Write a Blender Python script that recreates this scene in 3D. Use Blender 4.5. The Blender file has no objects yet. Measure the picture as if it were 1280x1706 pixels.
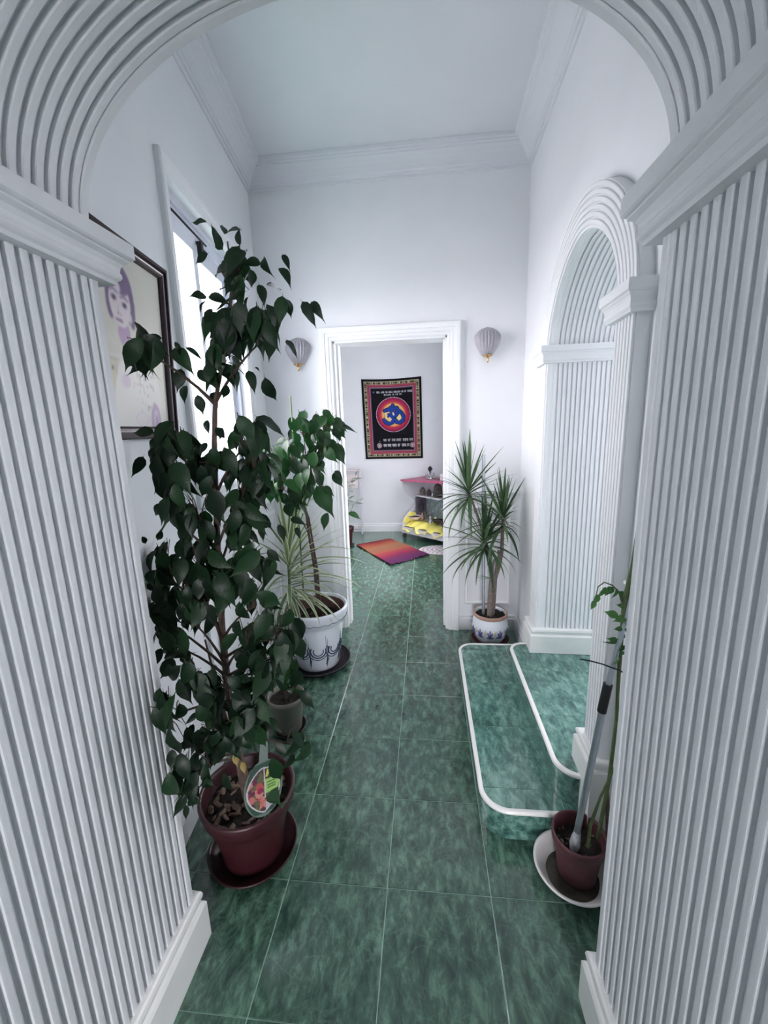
import bpy, bmesh, math, random
import numpy as np
from mathutils import Vector, Matrix
C = bpy.context.scene.collection
SC = bpy.context.scene
rnd = random.Random(11)
PI = math.pi

# ------------------------------------------------------------------ camera
def make_camera():
    f, pitch, yaw, roll = 686.078, -0.2003315, -0.1045785, -0.0314313
    cy, sy, cp, sp = math.cos(yaw), math.sin(yaw), math.cos(pitch), math.sin(pitch)
    F = Vector((sy * cp, cy * cp, sp)); R = Vector((cy, -sy, 0)); U = R.cross(F)
    c, s = math.cos(roll), math.sin(roll)
    R2 = c * R + s * U; U2 = -s * R + c * U
    M = Matrix(((R2.x, U2.x, -F.x, 0), (R2.y, U2.y, -F.y, 0), (R2.z, U2.z, -F.z, 1.464), (0, 0, 0, 1)))
    cd = bpy.data.cameras.new('camera'); cd.sensor_fit = 'VERTICAL'; cd.sensor_height = 24.0
    cd.lens = f / 1706 * 24.0; cd.clip_start = 0.02
    o = bpy.data.objects.new('camera', cd); C.objects.link(o); o.matrix_world = M; SC.camera = o
make_camera()

# ------------------------------------------------------------------ daylight and exposure
W = bpy.data.worlds.new('overcast_sky'); SC.world = W; W.use_nodes = True
bgn = W.node_tree.nodes['Background']
bgn.inputs[0].default_value = (0.985, 0.95, 1.0, 1); bgn.inputs[1].default_value = 27.0
def portal(loc, rot, sx, sy):
    l = bpy.data.lights.new('daylight_portal', 'AREA'); l.shape = 'RECTANGLE'; l.size = sx; l.size_y = sy
    l.cycles.is_portal = True
    o = bpy.data.objects.new('daylight_portal', l); C.objects.link(o); o.location = loc; o.rotation_euler = rot
portal((-1.20, 2.06, 1.80), (0, -PI / 2, 0.1166), 1.2, 1.0)      # hall window
portal((0.42, 4.15, 1.5), (0, PI / 2, 0), 1.4, 1.1)              # back-room window
portal((2.55, 2.98, 1.82), (-PI / 2, 0, 0), 1.1, 1.35)                # side-room window
portal((0.1, -2.75, 1.05), (PI / 2, 0, 0), 1.0, 1.7)              # window behind the viewpoint
vs = SC.view_settings
vs.view_transform = 'Standard'; vs.look = 'None'; vs.gamma = 1.0; vs.use_curve_mapping = False
vs.exposure = -0.2
SC.cycles.max_bounces = 10; SC.cycles.diffuse_bounces = 6; SC.cycles.glossy_bounces = 4
SC.cycles.transmission_bounces = 6; SC.cycles.transparent_max_bounces = 12
SC.cycles.caustics_reflective = False; SC.cycles.caustics_refractive = False
SC.cycles.sample_clamp_indirect = 8.0

# ------------------------------------------------------------------ mesh helpers
class MB:
    def __init__(s): s.v = []; s.f = []; s.M = None; s.sm = []; s.flat = False
    def add(s, vs_, fs, smooth=False):
        b = len(s.v)
        for p in vs_:
            p = Vector(p); s.v.append(tuple(s.M @ p) if s.M else tuple(p))
        for f in fs:
            s.f.append(tuple(b + i for i in f)); s.sm.append(smooth)
    def box(s, x0, x1, y0, y1, z0, z1, bev=0.0):
        if bev <= 0:
            s.add([(x0,y0,z0),(x1,y0,z0),(x1,y1,z0),(x0,y1,z0),(x0,y0,z1),(x1,y0,z1),(x1,y1,z1),(x0,y1,z1)],
                  [(3,2,1,0),(4,5,6,7),(0,1,5,4),(1,2,6,5),(2,3,7,6),(3,0,4,7)])
        else:
            b = min(bev, (x1-x0)/2.01, (y1-y0)/2.01, (z1-z0)/2.01)
            bm = bmesh.new(); bmesh.ops.create_cube(bm, size=1.0)
            for v in bm.verts: v.co = Vector(((x0+x1)/2+v.co.x*(x1-x0), (y0+y1)/2+v.co.y*(y1-y0), (z0+z1)/2+v.co.z*(z1-z0)))
            bmesh.ops.bevel(bm, geom=bm.edges[:], offset=b, segments=2, affect='EDGES', profile=0.5)
            bm.verts.index_update(); s.add([v.co[:] for v in bm.verts], [[v.index for v in f.verts] for f in bm.faces]); bm.free()
        return s
    def sweep(s, prof, stations, closed=False, caps=True, loop=False, smooth=False):
        n = len(prof); b = []
        for P, A, B in stations:
            P, A, B = Vector(P), Vector(A), Vector(B)
            b += [P + a * A + c * B for a, c in prof]
        m = len(stations); fs = []
        for i in range(m if loop else m - 1):
            j = (i + 1) % m
            for k in range(n if closed else n - 1):
                l = (k + 1) % n
                fs.append((i*n+k, i*n+l, j*n+l, j*n+k))
        s.add(b, fs, smooth)
        if caps and not loop and n > 2:
            s.add(b[:n], [tuple(range(n))[::-1]]); s.add(b[-n:], [tuple(range(n))])
        return s
    def tube(s, pts, r, seg=8, caps=True):
        pts = [Vector(p) for p in pts]; rs = r if isinstance(r, (list, tuple)) else [r] * len(pts)
        ring = []; up = None; base = []
        for i, p in enumerate(pts):
            t = (pts[min(i+1, len(pts)-1)] - pts[max(i-1, 0)]).normalized()
            if up is None:
                up = Vector((0, 0, 1)) if abs(t.z) < 0.9 else Vector((1, 0, 0))
            a = (up - t * up.dot(t)).normalized(); bb = t.cross(a); up = a
            base += [p + rs[i] * (math.cos(q*2*PI/seg) * a + math.sin(q*2*PI/seg) * bb) for q in range(seg)]
        fs = []
        for i in range(len(pts) - 1):
            for q in range(seg):
                w = (q + 1) % seg
                fs.append((i*seg+q, i*seg+w, (i+1)*seg+w, (i+1)*seg+q))
        s.add(base, fs, True)
        if caps:
            s.add(base[:seg], [tuple(range(seg))[::-1]]); s.add(base[-seg:], [tuple(range(seg))])
        return s
    def lathe(s, prof, c=(0, 0, 0), seg=40, sx=1.0, sy=1.0, flute=0, amp=0.0, smooth=True):
        vs_ = []
        for r, z in prof:
            for q in range(seg):
                a = q * 2 * PI / seg; rr = r * (1 + (amp * math.cos(flute * a) if flute else 0))
                vs_.append((c[0] + rr * math.cos(a) * sx, c[1] + rr * math.sin(a) * sy, c[2] + z))
        fs = []
        for i in range(len(prof) - 1):
            for q in range(seg):
                w = (q + 1) % seg
                fs.append((i*seg+q, i*seg+w, (i+1)*seg+w, (i+1)*seg+q))
        s.add(vs_, fs, smooth); return s
    def poly_prism(s, pts, z0, z1):
        n = len(pts)
        s.add([(x, y, z0) for x, y in pts] + [(x, y, z1) for x, y in pts],
              [tuple(range(n))[::-1], tuple(range(n, 2*n))] + [(i, (i+1) % n, n+(i+1) % n, n+i) for i in range(n)])
        return s
    def mould(s, path, prof, side=1, closed=False):
        """profile (offset, z) carried along a plan path with mitred corners; offset goes to the side's hand"""
        pts = [Vector((a, b)) for a, b in path]; n = len(pts); st = []
        for i in range(n):
            if closed: d0 = (pts[i]-pts[i-1]).normalized(); d1 = (pts[(i+1) % n]-pts[i]).normalized()
            else:
                d0 = (pts[i]-pts[i-1]).normalized() if i else (pts[1]-pts[0]).normalized()
                d1 = (pts[i+1]-pts[i]).normalized() if i < n-1 else d0
                if i == 0: d0 = d1
            n0 = Vector((d0.y, -d0.x)) * side; n1 = Vector((d1.y, -d1.x)) * side
            m = (n0 + n1); m = m / max(m.dot(n0), 1e-6)
            st.append(((pts[i].x, pts[i].y, 0), (m.x, m.y, 0), (0, 0, 1)))
        s.sweep(prof, st, closed=True, loop=closed); return s
    def mesh(s, name, mat):
        me = bpy.data.meshes.new(name); me.from_pydata(s.v, [], s.f)
        for p, q in zip(me.polygons, s.sm): p.use_smooth = q
        if mat: me.materials.append(mat)
        bm = bmesh.new(); bm.from_mesh(me); bmesh.ops.recalc_face_normals(bm, faces=bm.faces[:]); bm.to_mesh(me); bm.free()
        me.update(); return me
    def build(s, name, mat, parent=None):
        return link(name, s.mesh(name, mat), parent)
def link(name, me, parent=None):
    o = bpy.data.objects.new(name, me); C.objects.link(o)
    if parent: o.parent = parent; o.matrix_parent_inverse = Matrix.Translation(-parent.location)
    return o
def tag(o, label, cat=None, group=None, kind=None):
    o['label'] = label
    if cat: o['category'] = cat
    if group: o['group'] = group
    if kind: o['kind'] = kind
    return o
def thing(name, loc, label, cat, group=None):
    o = bpy.data.objects.new(name, None); C.objects.link(o); o.location = loc; o.empty_display_size = 0.05
    bpy.context.view_layer.update()
    return tag(o, label, cat, group)
def struct(o, label, cat):
    return tag(o, label, cat, None, 'structure')
def dup_tree(root, delta, label):
    r = root.copy(); C.objects.link(r); r.location = root.location + Vector(delta); r['label'] = label
    for ch in root.children:
        c = ch.copy(); C.objects.link(c); c.parent = r
        for g in ch.children:
            d = g.copy(); C.objects.link(d); d.parent = c
            d.matrix_parent_inverse = g.matrix_parent_inverse.copy()
        c.matrix_parent_inverse = ch.matrix_parent_inverse.copy()
    return r

# ------------------------------------------------------------------ materials
def lin(c):
    return tuple((x/255/12.92 if x/255 <= 0.04045 else ((x/255+0.055)/1.055)**2.4) for x in c)
def mat(name, rgb, rough=0.6, metal=0.0, var=0.0, scale=30.0, bump=0.0, bscale=200.0, spec=0.5, trans=0.0, coat=0.0):
    m = bpy.data.materials.new(name); m.use_nodes = True; nt = m.node_tree; N = nt.nodes; L = nt.links
    b = N['Principled BSDF']; col = lin(rgb)
    b.inputs['Roughness'].default_value = rough; b.inputs['Metallic'].default_value = metal
    b.inputs['Specular IOR Level'].default_value = spec
    b.inputs['Coat Weight'].default_value = coat
    tc = N.new('ShaderNodeTexCoord')
    n = N.new('ShaderNodeTexNoise'); n.inputs['Scale'].default_value = scale; n.inputs['Detail'].default_value = 4
    L.new(tc.outputs['Object'], n.inputs['Vector'])
    r = N.new('ShaderNodeValToRGB')
    lo = tuple(max(0, c*(1-var)) for c in col); hi = tuple(min(1, c*(1+var)) for c in col)
    r.color_ramp.elements[0].color = (*lo, 1); r.color_ramp.elements[1].color = (*hi, 1)
    r.color_ramp.elements[0].position = .3; r.color_ramp.elements[1].position = .7
    L.new(n.outputs['Fac'], r.inputs['Fac']); L.new(r.outputs['Color'], b.inputs['Base Color'])
    if bump > 0:
        n2 = N.new('ShaderNodeTexNoise'); n2.inputs['Scale'].default_value = bscale; n2.inputs['Detail'].default_value = 3
        L.new(tc.outputs['Object'], n2.inputs['Vector'])
        bp = N.new('ShaderNodeBump'); bp.inputs['Strength'].default_value = bump; bp.inputs['Distance'].default_value = 0.002
        L.new(n2.outputs['Fac'], bp.inputs['Height']); L.new(bp.outputs['Normal'], b.inputs['Normal'])
    if trans > 0:
        t = N.new('ShaderNodeBsdfTranslucent'); mx = N.new('ShaderNodeMixShader'); mx.inputs[0].default_value = trans
        L.new(r.outputs['Color'], t.inputs['Color']); L.new(b.outputs[0], mx.inputs[1]); L.new(t.outputs[0], mx.inputs[2])
        L.new(mx.outputs[0], N['Material Output'].inputs['Surface'])
    return m
def tile_mat(name, dark, light, mid):
    m = bpy.data.materials.new(name); m.use_nodes = True; nt = m.node_tree; N = nt.nodes; L = nt.links
    b = N['Principled BSDF']; tc = N.new('ShaderNodeTexCoord'); oi = N.new('ShaderNodeObjectInfo')
    ad = N.new('ShaderNodeVectorMath'); ad.operation = 'ADD'
    sc_ = N.new('ShaderNodeVectorMath'); sc_.operation = 'SCALE'; sc_.inputs['Scale'].default_value = 37.0
    cmb = N.new('ShaderNodeCombineXYZ')
    L.new(oi.outputs['Random'], cmb.inputs[0]); L.new(oi.outputs['Random'], cmb.inputs[2])
    L.new(cmb.outputs[0], sc_.inputs[0]); L.new(tc.outputs['Object'], ad.inputs[0]); L.new(sc_.outputs[0], ad.inputs[1])
    n1 = N.new('ShaderNodeTexNoise'); n1.inputs['Scale'].default_value = 34; n1.inputs['Detail'].default_value = 6
    n1.inputs['Roughness'].default_value = .66; n1.inputs['Distortion'].default_value = .35
    mp = N.new('ShaderNodeMapping'); mp.inputs['Rotation'].default_value = (0, 0, .7); mp.inputs['Scale'].default_value = (1.0, .45, 1.0)
    L.new(ad.outputs[0], mp.inputs['Vector']); L.new(mp.outputs[0], n1.inputs['Vector'])
    n2 = N.new('ShaderNodeTexNoise'); n2.inputs['Scale'].default_value = 5; n2.inputs['Detail'].default_value = 5
    n2.inputs['Distortion'].default_value = 2.5; L.new(ad.outputs[0], n2.inputs['Vector'])
    mth = N.new('ShaderNodeMath'); mth.operation = 'SUBTRACT'; mth.inputs[1].default_value = 0.5; L.new(n2.outputs['Fac'], mth.inputs[0])
    ab = N.new('ShaderNodeMath'); ab.operation = 'ABSOLUTE'; L.new(mth.outputs[0], ab.inputs[0])
    vein = N.new('ShaderNodeMapRange'); vein.inputs[1].default_value = 0.0; vein.inputs[2].default_value = .025; vein.inputs[3].default_value = .35; vein.inputs[4].default_value = 0
    L.new(ab.outputs[0], vein.inputs[0])
    r = N.new('ShaderNodeValToRGB'); e = r.color_ramp.elements
    e[0].position = .36; e[0].color = (*lin(dark), 1); e[1].position = .66; e[1].color = (*lin(light), 1)
    k = e.new(.5); k.color = (*lin(mid), 1)
    L.new(n1.outputs['Fac'], r.inputs['Fac'])
    mx = N.new('ShaderNodeMix'); mx.data_type = 'RGBA'; L.new(vein.outputs[0], mx.inputs[0]); L.new(r.outputs[0], mx.inputs[6])
    mx.inputs[7].default_value = (*lin(light), 1)
    L.new(mx.outputs[2], b.inputs['Base Color']); b.inputs['Roughness'].default_value = .24; b.inputs['Coat Weight'].default_value = .6; b.inputs['Coat Roughness'].default_value = .12
    bp = N.new('ShaderNodeBump'); bp.inputs['Strength'].default_value = .05; bp.inputs['Distance'].default_value = .002
    L.new(n1.outputs['Fac'], bp.inputs['Height']); L.new(bp.outputs['Normal'], b.inputs['Normal'])
    return m
def print_mat(name, rough=.7):
    m = bpy.data.materials.new(name); m.use_nodes = True; nt = m.node_tree
    a = nt.nodes.new('ShaderNodeAttribute'); a.attribute_name = 'print'
    nt.links.new(a.outputs['Color'], nt.nodes['Principled BSDF'].inputs['Base Color'])
    nt.nodes['Principled BSDF'].inputs['Roughness'].default_value = rough
    nt.nodes['Principled BSDF'].inputs['Specular IOR Level'].default_value = .15
    return m
def glass_mat(name, tint=(1, 1, 1), refl=.08):
    m = bpy.data.materials.new(name); m.use_nodes = True; N = m.node_tree.nodes; L = m.node_tree.links
    t = N.new('ShaderNodeBsdfTransparent'); t.inputs[0].default_value = (*tint, 1)
    g = N.new('ShaderNodeBsdfGlossy'); g.inputs['Roughness'].default_value = .03
    f = N.new('ShaderNodeFresnel'); f.inputs[0].default_value = 1.45
    ge = N.new('ShaderNodeNewGeometry'); iv = N.new('ShaderNodeMath'); iv.operation = 'SUBTRACT'; iv.inputs[0].default_value = 1.0; L.new(ge.outputs['Backfacing'], iv.inputs[1])
    mu = N.new('ShaderNodeMath'); mu.operation = 'MULTIPLY'; L.new(f.outputs[0], mu.inputs[0]); L.new(iv.outputs[0], mu.inputs[1])
    mx = N.new('ShaderNodeMixShader'); L.new(mu.outputs[0], mx.inputs[0]); L.new(t.outputs[0], mx.inputs[1]); L.new(g.outputs[0], mx.inputs[2])
    L.new(mx.outputs[0], N['Material Output'].inputs['Surface']); return m
M = {}
M['wall'] = mat('white_wall_paint', (228, 230, 233), .7, var=.02, scale=4, bump=.15, bscale=180)
M['ceil'] = mat('ceiling_paint', (216, 218, 223), .8, var=.02, scale=3, bump=.15, bscale=200)
M['near'] = mat('textured_white_plaster', (212, 214, 217), .6, var=.03, scale=14, bump=.25, bscale=420)
M['trim'] = mat('white_gloss_trim', (232, 234, 236), .4, var=.015, scale=8)
M['plinth'] = mat('white_plinth_paint', (230, 231, 229), .45, var=.03, scale=10, bump=.1, bscale=90)
M['tile'] = tile_mat('green_marbled_tile', (38, 64, 54), (98, 134, 114), (60, 91, 77))
M['steptile'] = tile_mat('green_step_tile', (52, 86, 80), (126, 166, 154), (80, 122, 112))
M['grout'] = mat('pale_green_grout', (146, 178, 164), .8, var=.1, scale=60)
M['nosing'] = mat('white_ceramic_nosing', (240, 239, 236), .25, var=.03, scale=20, coat=.3)
M['alu'] = mat('white_aluminium', (222, 226, 236), .35, var=.02)
M['dark'] = mat('black_rubber', (14, 16, 26), .5, var=.2)
M['track'] = mat('grey_track', (120, 132, 150), .4, var=.05)
M['glass'] = glass_mat('window_glass')
M['frame'] = mat('dark_mahogany', (40, 24, 29), .4, var=.35, scale=25, spec=.25)
M['gilt'] = mat('pale_frame_bead', (150, 146, 152), .35, metal=.6, var=.1)
M['greybark'] = mat('pale_grey_bark', (124, 112, 106), .85, var=.3, scale=60, bump=.5, bscale=90)
M['ground'] = mat('added_ground_grey', (166, 166, 166), .9, var=.1, scale=3)
M['bark'] = mat('grey_brown_bark', (82, 66, 58), .85, var=.35, scale=60, bump=.6, bscale=90)
M['twig'] = mat('thin_brown_twig', (66, 52, 44), .8, var=.3, scale=60)
M['maroon'] = mat('maroon_plastic', (54, 20, 26), .42, var=.12, scale=12, bump=.08, bscale=160)
M['maroon_dark'] = mat('maroon_saucer_plastic', (44, 18, 23), .4, var=.12, scale=12)
M['brownpot'] = mat('dark_maroon_clay', (84, 48, 54), .55, var=.15, scale=20)
M['soil'] = mat('dark_potting_soil', (34, 27, 24), .95, var=.6, scale=80, bump=1.0, bscale=120)
M['chip'] = mat('bark_chip_brown', (88, 70, 60), .9, var=.5, scale=40, bump=.5, bscale=80)
M['chip2'] = mat('pale_bark_chip', (116, 98, 84), .9, var=.4, scale=40, bump=.5, bscale=80)
M['whitepot'] = mat('white_glazed_pot', (226, 231, 240), .3, var=.03, scale=10, coat=.2)
M['claycol'] = mat('terracotta_inside', (112, 84, 80), .8, var=.2, scale=20)
M['line'] = mat('navy_brush_paint', (44, 56, 84), .5, var=.3, scale=60)
M['purple'] = mat('violet_pot_paint', (98, 88, 150), .45, var=.25, scale=70)
M['olive'] = mat('olive_pot_paint', (188, 184, 140), .5, var=.2, scale=70)
M['terra'] = mat('terracotta_rim', (176, 140, 124), .6, var=.1)
M['blacksaucer'] = mat('black_plastic_saucer', (30, 28, 32), .4, var=.15)
M['greypot'] = mat('taupe_plastic_pot', (128, 124, 116), .5, var=.06)
M['steel'] = mat('brushed_aluminium', (186, 192, 202), .32, metal=.85, var=.06, scale=40)
M['dish'] = mat('stained_white_enamel', (226, 224, 222), .35, var=.05, scale=12)
M['dirtwater'] = mat('dirty_residue', (56, 53, 46), .35, var=.7, scale=28, bump=.4, bscale=60)
M['vine'] = mat('green_vine_stem', (88, 104, 64), .6, var=.2, scale=40)
M['sconce'] = mat('smoky_ribbed_glass', (202, 199, 207), .25, var=.08, scale=20, trans=.3)
M['brass'] = mat('polished_brass', (200, 164, 110), .2, metal=1, var=.05)
M['pink'] = mat('magenta_laminate', (170, 74, 110), .4, var=.06)
M['laminate'] = mat('white_laminate', (214, 215, 222), .4, var=.02)
M['brownboard'] = mat('brown_board', (96, 82, 78), .6, var=.15)
M['yellow'] = mat('yellow_satin_cloth', (250, 238, 128), .45, var=.08, scale=14)
M['stone'] = mat('dark_carved_stone', (72, 66, 64), .6, var=.4, scale=60, bump=.6, bscale=70)
M['stone2'] = mat('grey_carved_stone', (104, 100, 96), .6, var=.4, scale=60, bump=.6, bscale=70)
M['silver'] = mat('silver_robe', (198, 200, 206), .25, metal=.7, var=.15, scale=60)
M['blackres'] = mat('black_resin', (22, 20, 26), .35, var=.2)
M['crystal'] = mat('blue_grey_mosaic', (150, 164, 172), .3, var=.6, scale=55, bump=.8, bscale=60)
M['carved'] = mat('violet_grey_carving', (98, 92, 104), .5, var=.4, scale=70, bump=.6, bscale=60)
M['paleware'] = mat('pale_pink_ware', (232, 214, 222), .35, var=.03)
M['rack'] = mat('white_coated_steel', (206, 206, 214), .4, var=.03)
M['rackpanel'] = mat('pale_pink_canvas', (218, 206, 208), .7, var=.05)
M['lace'] = mat('white_lace', (214, 208, 212), .9, var=.25, scale=90)
M['lacehole'] = mat('grey_lace_thread', (160, 150, 158), .9, var=.3, scale=90)
M['tagred'] = print_mat('printed_card', .35)
M['cloth'] = print_mat('printed_cotton', .85)
M['photo'] = print_mat('faded_photo_paper', .35)
M['rug'] = print_mat('woven_stripes', .95)
M['tagplastic'] = mat('dark_green_plastic', (16, 58, 44), .35, var=.1)
M['collar'] = mat('black_grip', (20, 20, 24), .5, var=.2)
M['foil'] = mat('clear_tape', (188, 190, 196), .2, var=.3, scale=50, bump=.6, bscale=70)
def leaf_mat(name, dark, light, trans, rough=.42, margin=None):
    m = bpy.data.materials.new(name); m.use_nodes = True; nt = m.node_tree; N = nt.nodes; L = nt.links
    b = N['Principled BSDF']; oi = N.new('ShaderNodeObjectInfo'); r = N.new('ShaderNodeValToRGB')
    r.color_ramp.elements[0].color = (*lin(dark), 1); r.color_ramp.elements[1].color = (*lin(light), 1)
    L.new(oi.outputs['Random'], r.inputs['Fac']); src = r.outputs['Color']
    tc = N.new('ShaderNodeTexCoord')
    if margin:
        a = N.new('ShaderNodeAttribute'); a.attribute_name = 'edge'
        mx = N.new('ShaderNodeMix'); mx.data_type = 'RGBA'; L.new(a.outputs['Fac'], mx.inputs[0]); L.new(src, mx.inputs[6])
        mx.inputs[7].default_value = (*lin(margin), 1); src = mx.outputs[2]
    n = N.new('ShaderNodeTexNoise'); n.inputs['Scale'].default_value = 25; L.new(tc.outputs['Object'], n.inputs['Vector'])
    bp = N.new('ShaderNodeBump'); bp.inputs['Strength'].default_value = .25; bp.inputs['Distance'].default_value = .004
    L.new(n.outputs['Fac'], bp.inputs['Height']); L.new(bp.outputs['Normal'], b.inputs['Normal'])
    L.new(src, b.inputs['Base Color']); b.inputs['Roughness'].default_value = rough; b.inputs['Specular IOR Level'].default_value = .3
    t = N.new('ShaderNodeBsdfTranslucent'); mx2 = N.new('ShaderNodeMixShader'); mx2.inputs[0].default_value = trans
    g = N.new('ShaderNodeHueSaturation'); g.inputs['Saturation'].default_value = 1.2; g.inputs['Value'].default_value = 1.3
    L.new(src, g.inputs['Color']); L.new(g.outputs[0], t.inputs['Color'])
    L.new(b.outputs[0], mx2.inputs[1]); L.new(t.outputs[0], mx2.inputs[2]); L.new(mx2.outputs[0], N['Material Output'].inputs['Surface'])
    return m
M['leaf'] = leaf_mat('fig_leaf_green', (16, 34, 22), (34, 62, 36), .2)
M['leaf2'] = leaf_mat('bright_fig_leaf', (20, 44, 26), (42, 80, 42), .22)
M['leafyellow'] = mat('yellowing_leaf', (140, 122, 50), .5, var=.2, trans=.2)
M['strap'] = leaf_mat('dracaena_green', (46, 72, 50), (96, 124, 86), .15, .4)
M['strapv'] = leaf_mat('variegated_green', (84, 108, 76), (130, 150, 108), .15, .45, margin=(222, 224, 204))
M['paleleaf'] = leaf_mat('pale_dusty_leaf', (112, 124, 112), (150, 156, 146), .15, .6)
M['vineleaf'] = leaf_mat('fresh_vine_leaf', (52, 92, 48), (92, 136, 80), .2, .5)

# ------------------------------------------------------------------ frames of the two long walls
def frame(x, y, ang): return Matrix.Translation((x, y, 0)) @ Matrix.Rotation(ang, 4, 'Z')
ML = frame(-.905, 1.2, .1161)       # left wall: plane X=0, the hall at X>0, Y along the wall
MR = frame(.592, 1.2, -.026)       # right wall: plane X=0, the hall at X<0
XLW = lambda y: -.905 - .1166 * (y - 1.2)
XRW = lambda y: .592 + .026 * (y - 1.2)
YB, YB2, YF = 2.844, 2.99, 5.775
# ------------------------------------------------------------------ floor: grout bed and single tiles
T, TX0, TY0 = .33, -.1387, 1.0603
fl = MB(); fl.box(-2.6, .70, -2.9, 6.0, -.06, -.0016); floor = fl.build('floor', M['grout'])
struct(floor, 'green marbled tile floor running from the arch through the doorway', 'floor')
tm = MB(); tm.box(-.1637, .1637, -.1637, .1637, -.006, 0, .0015); tile_me = tm.mesh('tile', M['tile'])
for j in range(-9, 15):
    y = TY0 + (j + .5) * T
    for i in range(-6, 3):
        x = TX0 + (i + .5) * T
        if y < .2 and not -3 < i < 2: continue
        if y < 2.7 and (x < -1.3 or x > .7): continue
        if y > 5.9 or x > .6: continue
        o = link('tile', tile_me, floor); o.location = (x, y, 0)
# ------------------------------------------------------------------ arches
def arch_curve(c, a, zs, h, n=2.15, N=48):
    P = []
    for k in range(N + 1):
        t = PI - PI * k / N; co, si = math.cos(t), math.sin(t)
        P.append((c + a * math.copysign(abs(co) ** (2/n), co), zs + h * abs(si) ** (2/n)))
    return P
def arch_normals(P):
    out = []
    for i in range(len(P)):
        if i == 0: out.append(Vector((1, 0))); continue
        if i == len(P) - 1: out.append(Vector((-1, 0))); continue
        d = Vector(P[i+1]) - Vector(P[i-1]); d.normalize(); out.append(Vector((d.y, -d.x)))
    return out                                             # pointing into the opening
def reed_prof(w, d):
    h = w / 2
    return [(-h, 0), (-h, d*.72), (-h*.80, d*.97), (-h*.5, d), (h*.5, d), (h*.80, d*.97), (h, d*.72), (h, 0)]
# --- near arch (the photograph is taken just behind it)
NC, NA, NZ, NH = -.136, .536, 1.862, .330
yfar = lambda x: .832 - .0525 * x
mb = MB(); y0 = .25
def skewbox(mb, x0, x1, z0, z1):
    mb.add([(x0,y0,z0),(x1,y0,z0),(x1,yfar(x1),z0),(x0,yfar(x0),z0),(x0,y0,z1),(x1,y0,z1),(x1,yfar(x1),z1),(x0,yfar(x0),z1)],
           [(3,2,1,0),(4,5,6,7),(0,1,5,4),(1,2,6,5),(2,3,7,6),(3,0,4,7)])
AO = NA + .0120
skewbox(mb, -2.1, NC - AO, 0, 3.2); skewbox(mb, NC + AO, 2.4, 0, 3.2)
cur = arch_curve(NC, AO, NZ, NH + .0120)
for (xa, za), (xb, zb) in zip(cur, cur[1:]):
    v = [(xa,y0,za),(xb,y0,zb),(xb,yfar(xb),zb),(xa,yfar(xa),za),(xa,y0,3.2),(xb,y0,3.2),(xb,yfar(xb),3.2),(xa,yfar(xa),3.2)]
    mb.add(v, [(0,1,2,3),(7,6,5,4),(0,4,5,1),(3,2,6,7)])
near = mb.build('wall_near', M['near']); struct(near, 'thick white plaster wall with the reeded foreground archway', 'wall')
RP = .0253
def vreed(name, w, d, z0, z1, mtl):
    m = MB(); m.sweep(reed_prof(w, d), [((0,0,z0),(0,1,0),(1,0,0)), ((0,0,z1),(0,1,0),(1,0,0))]); return m.mesh(name, mtl)
reedL = vreed('reed', .0152, .0100, .16, 1.80, M['near'])
n = 24
for k in range(n):
    o = link('reed', reedL, near); o.location = (NC - AO, .8335 + .03 - .0265 - k * RP, 0)
    o = link('reed', reedL, near); o.location = (NC + AO, .8335 - .021 - .0265 - k * RP, 0); o.rotation_euler = (0, 0, PI)
cv = arch_curve(NC, AO, NZ, NH + .0120); nr = arch_normals(cv)
m = MB(); m.sweep(reed_prof(.0152, .0100), [((x, -.0525 * x, z), (0, 1, 0), (q.x, 0, q.y)) for (x, z), q in zip(cv, nr)])
archreed = m.mesh('reed', M['near'])
for k in range(n):
    o = link('reed', archreed, near); o.location = (0, .832 - .0265 - k * RP, 0)
m = MB()                                                   # plain edge fillet down both jambs and round the arch
path = [(NC - AO, .16)] + cv + [(NC + AO, .16)]; nn = [Vector((1, 0))] + nr + [Vector((-1, 0))]
m.sweep([(-.018, -.002), (-.018, .0110), (-.015, .0125), (0, .0125), (0.001, 0), (0.001, -.002)], [((x, .832 - .0525 * x, z), (0, 1, 0), (q.x, 0, q.y)) for (x, z), q in zip(path, nn)])
m.build('edge_fillet', M['near'], near)
def cap_prof(z0, h, p, r=.012):
    q = [(-r,0),(.50,0),(.54,.08),(.62,.13),(.66,.18),(.65,.26),(.62,.30),(.64,.40),(.72,.50),(.82,.55),(.86,.57),(.86,.61),(.94,.63),(1.0,.67),(1.0,1),(-r/p,1)]
    q[0] = (-r/p, 0)
    return [(a * p, z0 + b * h) for a, b in q]
PL, PRt = (NC - AO), (NC + AO)
m = MB(); m.mould([(PL, .25), (PL, yfar(PL)), (PL - .25, yfar(PL - .25))], cap_prof(1.780, .085, .062)); m.build('capital', M['near'], near)
m = MB(); m.mould([(PRt + .25, yfar(PRt + .25)), (PRt, yfar(PRt)), (PRt, .25)], cap_prof(1.762, .090, .059)); m.build('capital', M['near'], near)
def plinth_prof(z0, h, p=.03):
    q = [(-.4,0),(1,0),(1,.71),(.86,.755),(.62,.775),(.62,.82),(.78,.86),(.84,.91),(.76,.975),(.6,1.0),(-.4,1.0)]
    return [(a * p, z0 + b * h) for a, b in q]
m = MB(); m.mould([(PL, .25), (PL, yfar(PL)), (PL - .25, yfar(PL - .25))], plinth_prof(0, .17, .031)); m.build('plinth', M['plinth'], near)
m = MB(); m.mould([(PRt + .25, yfar(PRt + .25)), (PRt, yfar(PRt)), (PRt, .25)], plinth_prof(0, .17, .031)); m.build('plinth', M['plinth'], near)

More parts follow.
